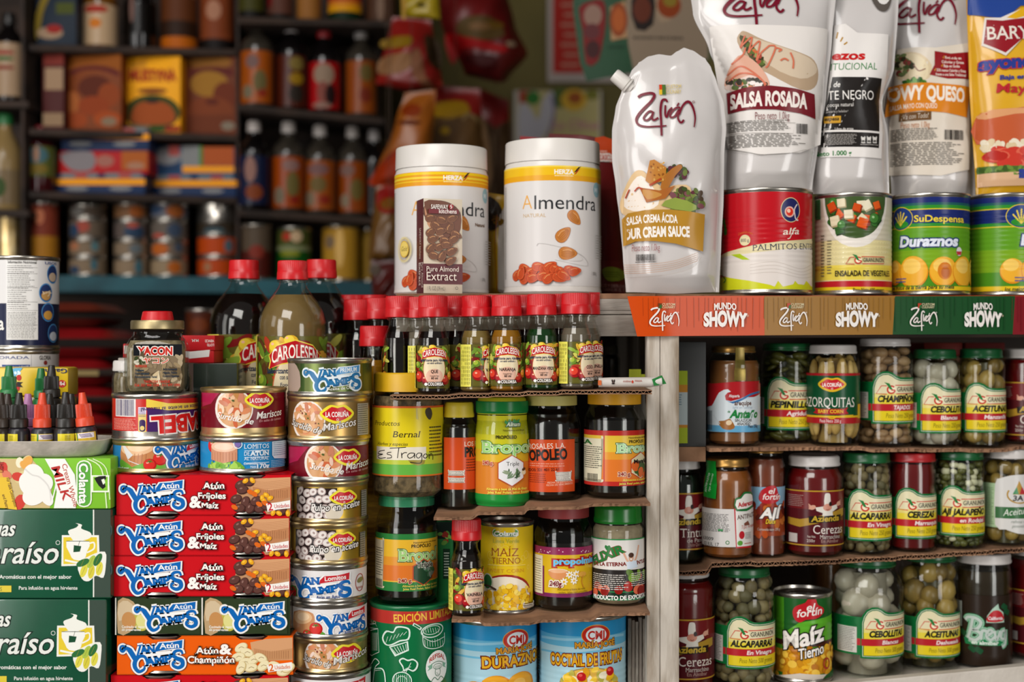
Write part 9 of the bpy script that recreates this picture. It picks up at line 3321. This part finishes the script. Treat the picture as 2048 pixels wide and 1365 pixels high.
bag('small yellow bag at the top edge between bottles and red bags', 2.36, [(0, 800), (1, 803)], [(0, 872), (1, 880)], [(0, -60), (1, -60)], [(0, 34), (1, 38)], .015, '9a8414', [('e', 842, 10, 9, 5, '6a6420'), ('p', [(803, -40), (812, -40), (812, 32), (804, 30)], 'b5a060')], 7)
bag('orange paper bag hanging low behind the left almond jar', 2.49, [(0, 810), (.3, 792), (1, 742)], [(0, 872), (1, 858)], [(0, 186), (1, 180)], [(0, 372), (1, 372)], .03, '9a5414', [('e', 822, 220, 20, 14, '8a3f10'), ('e', 818, 245, 24, 5, '6a3410'), ('p', [(746, 350), (790, 300), (850, 310), (850, 370), (746, 372)], '9a3c14'), ('s', [(760, 330), (800, 300), (850, 300)], 5, '7a3a34')], 9, '8a4a12')
bag('red topped pasta bag with yellow patch behind the almond jars', 2.615, [(0, 868), (1, 842)], [(0, 960), (1, 975)], [(0, 172), (1, 178)], [(0, 400), (1, 400)], .03, '85130f', [('p', [(868, 208), (930, 204), (934, 236), (866, 242)], '9a8414'), ('p', [(852, 246), (900, 238), (940, 230), (972, 250), (974, 396), (846, 396)], '6a5638'), ('e', 890, 262, 10, 8, 'a8941c'), ('s', [(925, 240), (938, 228), (960, 246)], 6, '8d8268')], 11, '6a100c')
bag('red and tan noodle bag between the pasta bag and the poster', 2.80, [(0, 952), (1, 968)], [(0, 1018), (1, 1026)], [(0, 176), (1, 200)], [(0, 420), (1, 420)], .025, '7a1210', [('p', [(964, 250), (990, 256), (1024, 252), (1024, 416), (968, 416)], '5c4a38'), ('s', [(985, 270), (988, 340), (986, 410)], 4, '8a7c6c'), ('s', [(1006, 270), (1008, 340), (1010, 410)], 4, '7d6c58')], 13, '5c0e0c')
bag('tan brown bag hanging lowest, left of the almond jars', 2.425, [(0, 752), (1, 736)], [(0, 800), (1, 810)], [(0, 372), (1, 376)], [(0, 520), (1, 520)], .025, '6d4a1c', [('p', [(756, 380), (800, 376), (806, 420), (760, 424)], '8a1c14'), ('e', 780, 408, 20, 12, '7a6a18')], 15, '5c3c14')
bag('maroon bag under the tan brown bag, left of the almond jars', 2.36, [(0, 742), (1, 746)], [(0, 815), (1, 822)], [(0, 521), (1, 521)], [(0, 640), (1, 640)], .02, '4a1410', [('e', 750, 540, 12, 12, '6a6464')], 17)

o = mk('wall_poster', box_bm(at(1096, 0, 3.10).x, at(1300, 0, 3.10).x, 3.150, 3.1595, zat(156, 3.10), zat(-60, 3.10)), ink('q9a8f88'), None)
tag(o, 'red notice poster with pale border on the olive wall, beside the green banner', 'poster')
A = art(Flat(Matrix.Identity(4), (0, 3.1497, 0)))
A.rect(1106, -50, 1290, 146, 'q9a2018')
for i in range(7):
 A.rect(1122 + (i % 2) * 6, 6 + i * 20, 1158, 13 + i * 20, 'qa8705f')
A.done(o, 'print')
o = mk('wall_poster', box_bm(at(1028, 0, 3.09).x, at(1206, 0, 3.09).x, 3.145, 3.1590, zat(300, 3.09), zat(172, 3.09)), ink('qa39c90'), None)
tag(o, 'picture poster with pale goose shapes and pink lettering on the wall above the jars', 'poster')
A = art(Flat(Matrix.Identity(4), (0, 3.1447, 0)))
A.rect(1038, 182, 1198, 296, 'qa59a68')
A.rect(1038, 182, 1070, 206, 'q8d3a24')
A.ell(1066, 196, 14, 14, 'q2f6a2c')
A.ell(1120, 196, 22, 20, 'q4a5a28')
A.ell(1148, 200, 26, 22, 'qb8922c')
A.ell(1150, 196, 14, 12, 'q8d4a20')
A.ell(1184, 190, 14, 10, 'q6a6a28')
A.poly([(1040, 210), (1060, 216), (1076, 240), (1086, 200), (1100, 184), (1108, 190), (1104, 230), (1090, 270), (1064, 290), (1040, 290)], 'qa3a0a6', 3)
A.stroke([(1104, 190), (1108, 230), (1094, 280)], 5, 'q6a5f84')
A.text('La Clítua', 1106, 258, 1196, 18, 'qa0607a', .01, .2)
A.done(o, 'print')
# green and grey banner of dishes
root = thing('dish_banner', 'green and grey hanging banner with oval dish pictures behind the white pouches', 'banner', at(1260, 150, 2.25))
lo_ = root.location
bm = bmesh.new()
kk = 2.25 / F
rows_ = []
OUT = [(1146, 0), (1240, 0), (1262, 0), (1390, 0)]
for i in range(21):
 px = 1146 + (1420 - 1146) * i / 20
 yb_ = 166 - (px - 1160) * .17 if px < 1262 else 150 - (px - 1262) * .19
 if px < 1165:
  yb_ = 20 + (px - 1146) * 7.7
 bul = .012 * math.sin((px - 1146) / 274 * math.pi)
 rows_.append([bm.verts.new(((px - 1260) * kk, -bul, (150 - y) * kk)) for y in (-120, -60, 0, yb_ * .5, yb_)])
for a, b in zip(rows_, rows_[1:]):
 for j in range(4):
  bm.faces.new((a[j + 1], b[j + 1], b[j], a[j]))
bmesh.ops.solidify(bm, geom=bm.faces[:], thickness=.0015)
mk('cloth', bm, plain('banner_cloth', '135a30', .5, h2='114f2a', nscale=5), root, 60)

class Ban(Flat):
 ustep, vstep = .012, None

 def pt(s, u, v, off):
  px = u / kk + 1260
  return Vector((u, -.0012 - off - .012 * math.sin(max(0, min(1, (px - 1146) / 274)) * math.pi), v))

A = Art(Ban(mat_of(root), (0, -.010, 0)))
A.poly([(1262, -110), (1418, -110), (1418, 116), (1340, 132), (1268, 148), (1256, 90), (1250, 30)], '9a9694', 0)
A.poly([(1158, 14), (1180, 2), (1206, 0), (1212, 30), (1208, 70), (1196, 122), (1172, 126), (1166, 60)], '7a2426', 2)
A.ell(1186, 30, 18, 22, '9a8a8c')
A.ell(1184, 62, 16, 16, '6a3a44')
A.ell(1186, 98, 14, 18, '4a2428')
A.poly([(1220, 14), (1250, 2), (1254, 76), (1222, 82)], 'b09c88', 0)
A.ell(1237, 40, 18, 34, '8f5230')
A.ell(1237, 40, 12, 24, 'a8683c')
A.poly([(1262, 0), (1306, -20), (1306, 50), (1272, 60)], '2a1f1c', 2)
A.ell(1284, 20, 18, 26, '6a3a28')
A.poly([(1312, -10), (1366, -40), (1356, 24), (1320, 46)], 'a8a29c', 2)
A.ell(1338, 10, 24, 26, '8a4a24')
A.ell(1340, 2, 14, 12, '8d8440')
A.fine(1216, 92, 1250, 97, '0d3a20', 1, .6, 3)
A.fine(1266, 72, 1370, 80, '5f5c5a', 1, .6, 3)
A.done(root, 'print')
bm_ = tube_bm([(-.05, 0, .2), (-.05, 0, 2.6 - lo_.z)], .0006, None, 6)
mk('string', bm_, STR, root)

# - dim red packages and goods under the teal board
o = mk('low_table', box_bm(-1.5, -.42, 2.12, 2.62, 1.035, 1.06, bev=.002), DARKW, None, 30)
tag(o, 'dark low table in the back under the teal board', 'table')
o2 = mk('cabinet', box_bm(-1.48, -.44, 2.14, 2.60, .0, 1.0348), DARKW)
tag(o2, 'dark cabinet under the low table at the back', 'cabinet')
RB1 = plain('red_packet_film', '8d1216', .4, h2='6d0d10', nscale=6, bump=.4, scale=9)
z = 1.0602
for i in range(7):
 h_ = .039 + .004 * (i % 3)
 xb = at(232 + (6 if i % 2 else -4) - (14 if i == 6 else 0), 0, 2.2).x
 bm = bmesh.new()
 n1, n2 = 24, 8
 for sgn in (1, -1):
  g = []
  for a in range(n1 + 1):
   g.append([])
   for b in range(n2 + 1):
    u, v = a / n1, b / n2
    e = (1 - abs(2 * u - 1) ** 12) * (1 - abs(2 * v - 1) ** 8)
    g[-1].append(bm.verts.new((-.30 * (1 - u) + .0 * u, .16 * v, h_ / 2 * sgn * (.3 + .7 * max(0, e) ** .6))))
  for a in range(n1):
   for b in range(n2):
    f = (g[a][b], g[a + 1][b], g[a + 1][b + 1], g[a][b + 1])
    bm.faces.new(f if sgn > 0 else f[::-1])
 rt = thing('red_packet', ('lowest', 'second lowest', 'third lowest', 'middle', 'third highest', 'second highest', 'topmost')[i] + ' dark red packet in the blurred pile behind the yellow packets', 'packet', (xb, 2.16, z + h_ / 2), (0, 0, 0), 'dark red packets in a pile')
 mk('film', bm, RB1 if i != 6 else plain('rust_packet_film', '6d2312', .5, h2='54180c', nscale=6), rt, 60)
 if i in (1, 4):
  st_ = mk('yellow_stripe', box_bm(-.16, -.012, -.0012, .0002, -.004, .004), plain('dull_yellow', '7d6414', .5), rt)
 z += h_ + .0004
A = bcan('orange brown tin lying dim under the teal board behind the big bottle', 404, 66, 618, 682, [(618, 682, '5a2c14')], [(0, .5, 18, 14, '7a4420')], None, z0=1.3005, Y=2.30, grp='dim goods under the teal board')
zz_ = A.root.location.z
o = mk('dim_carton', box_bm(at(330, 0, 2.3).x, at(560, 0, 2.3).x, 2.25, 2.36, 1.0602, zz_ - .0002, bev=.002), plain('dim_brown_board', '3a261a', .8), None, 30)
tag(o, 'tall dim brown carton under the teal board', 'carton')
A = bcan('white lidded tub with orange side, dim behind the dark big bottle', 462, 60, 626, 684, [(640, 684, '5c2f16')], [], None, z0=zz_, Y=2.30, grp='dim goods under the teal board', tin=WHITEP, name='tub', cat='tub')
print('objects', len(bpy.data.objects), 'materials', len(bpy.data.materials), 'verts', sum(len(m.vertices) for m in bpy.data.meshes))
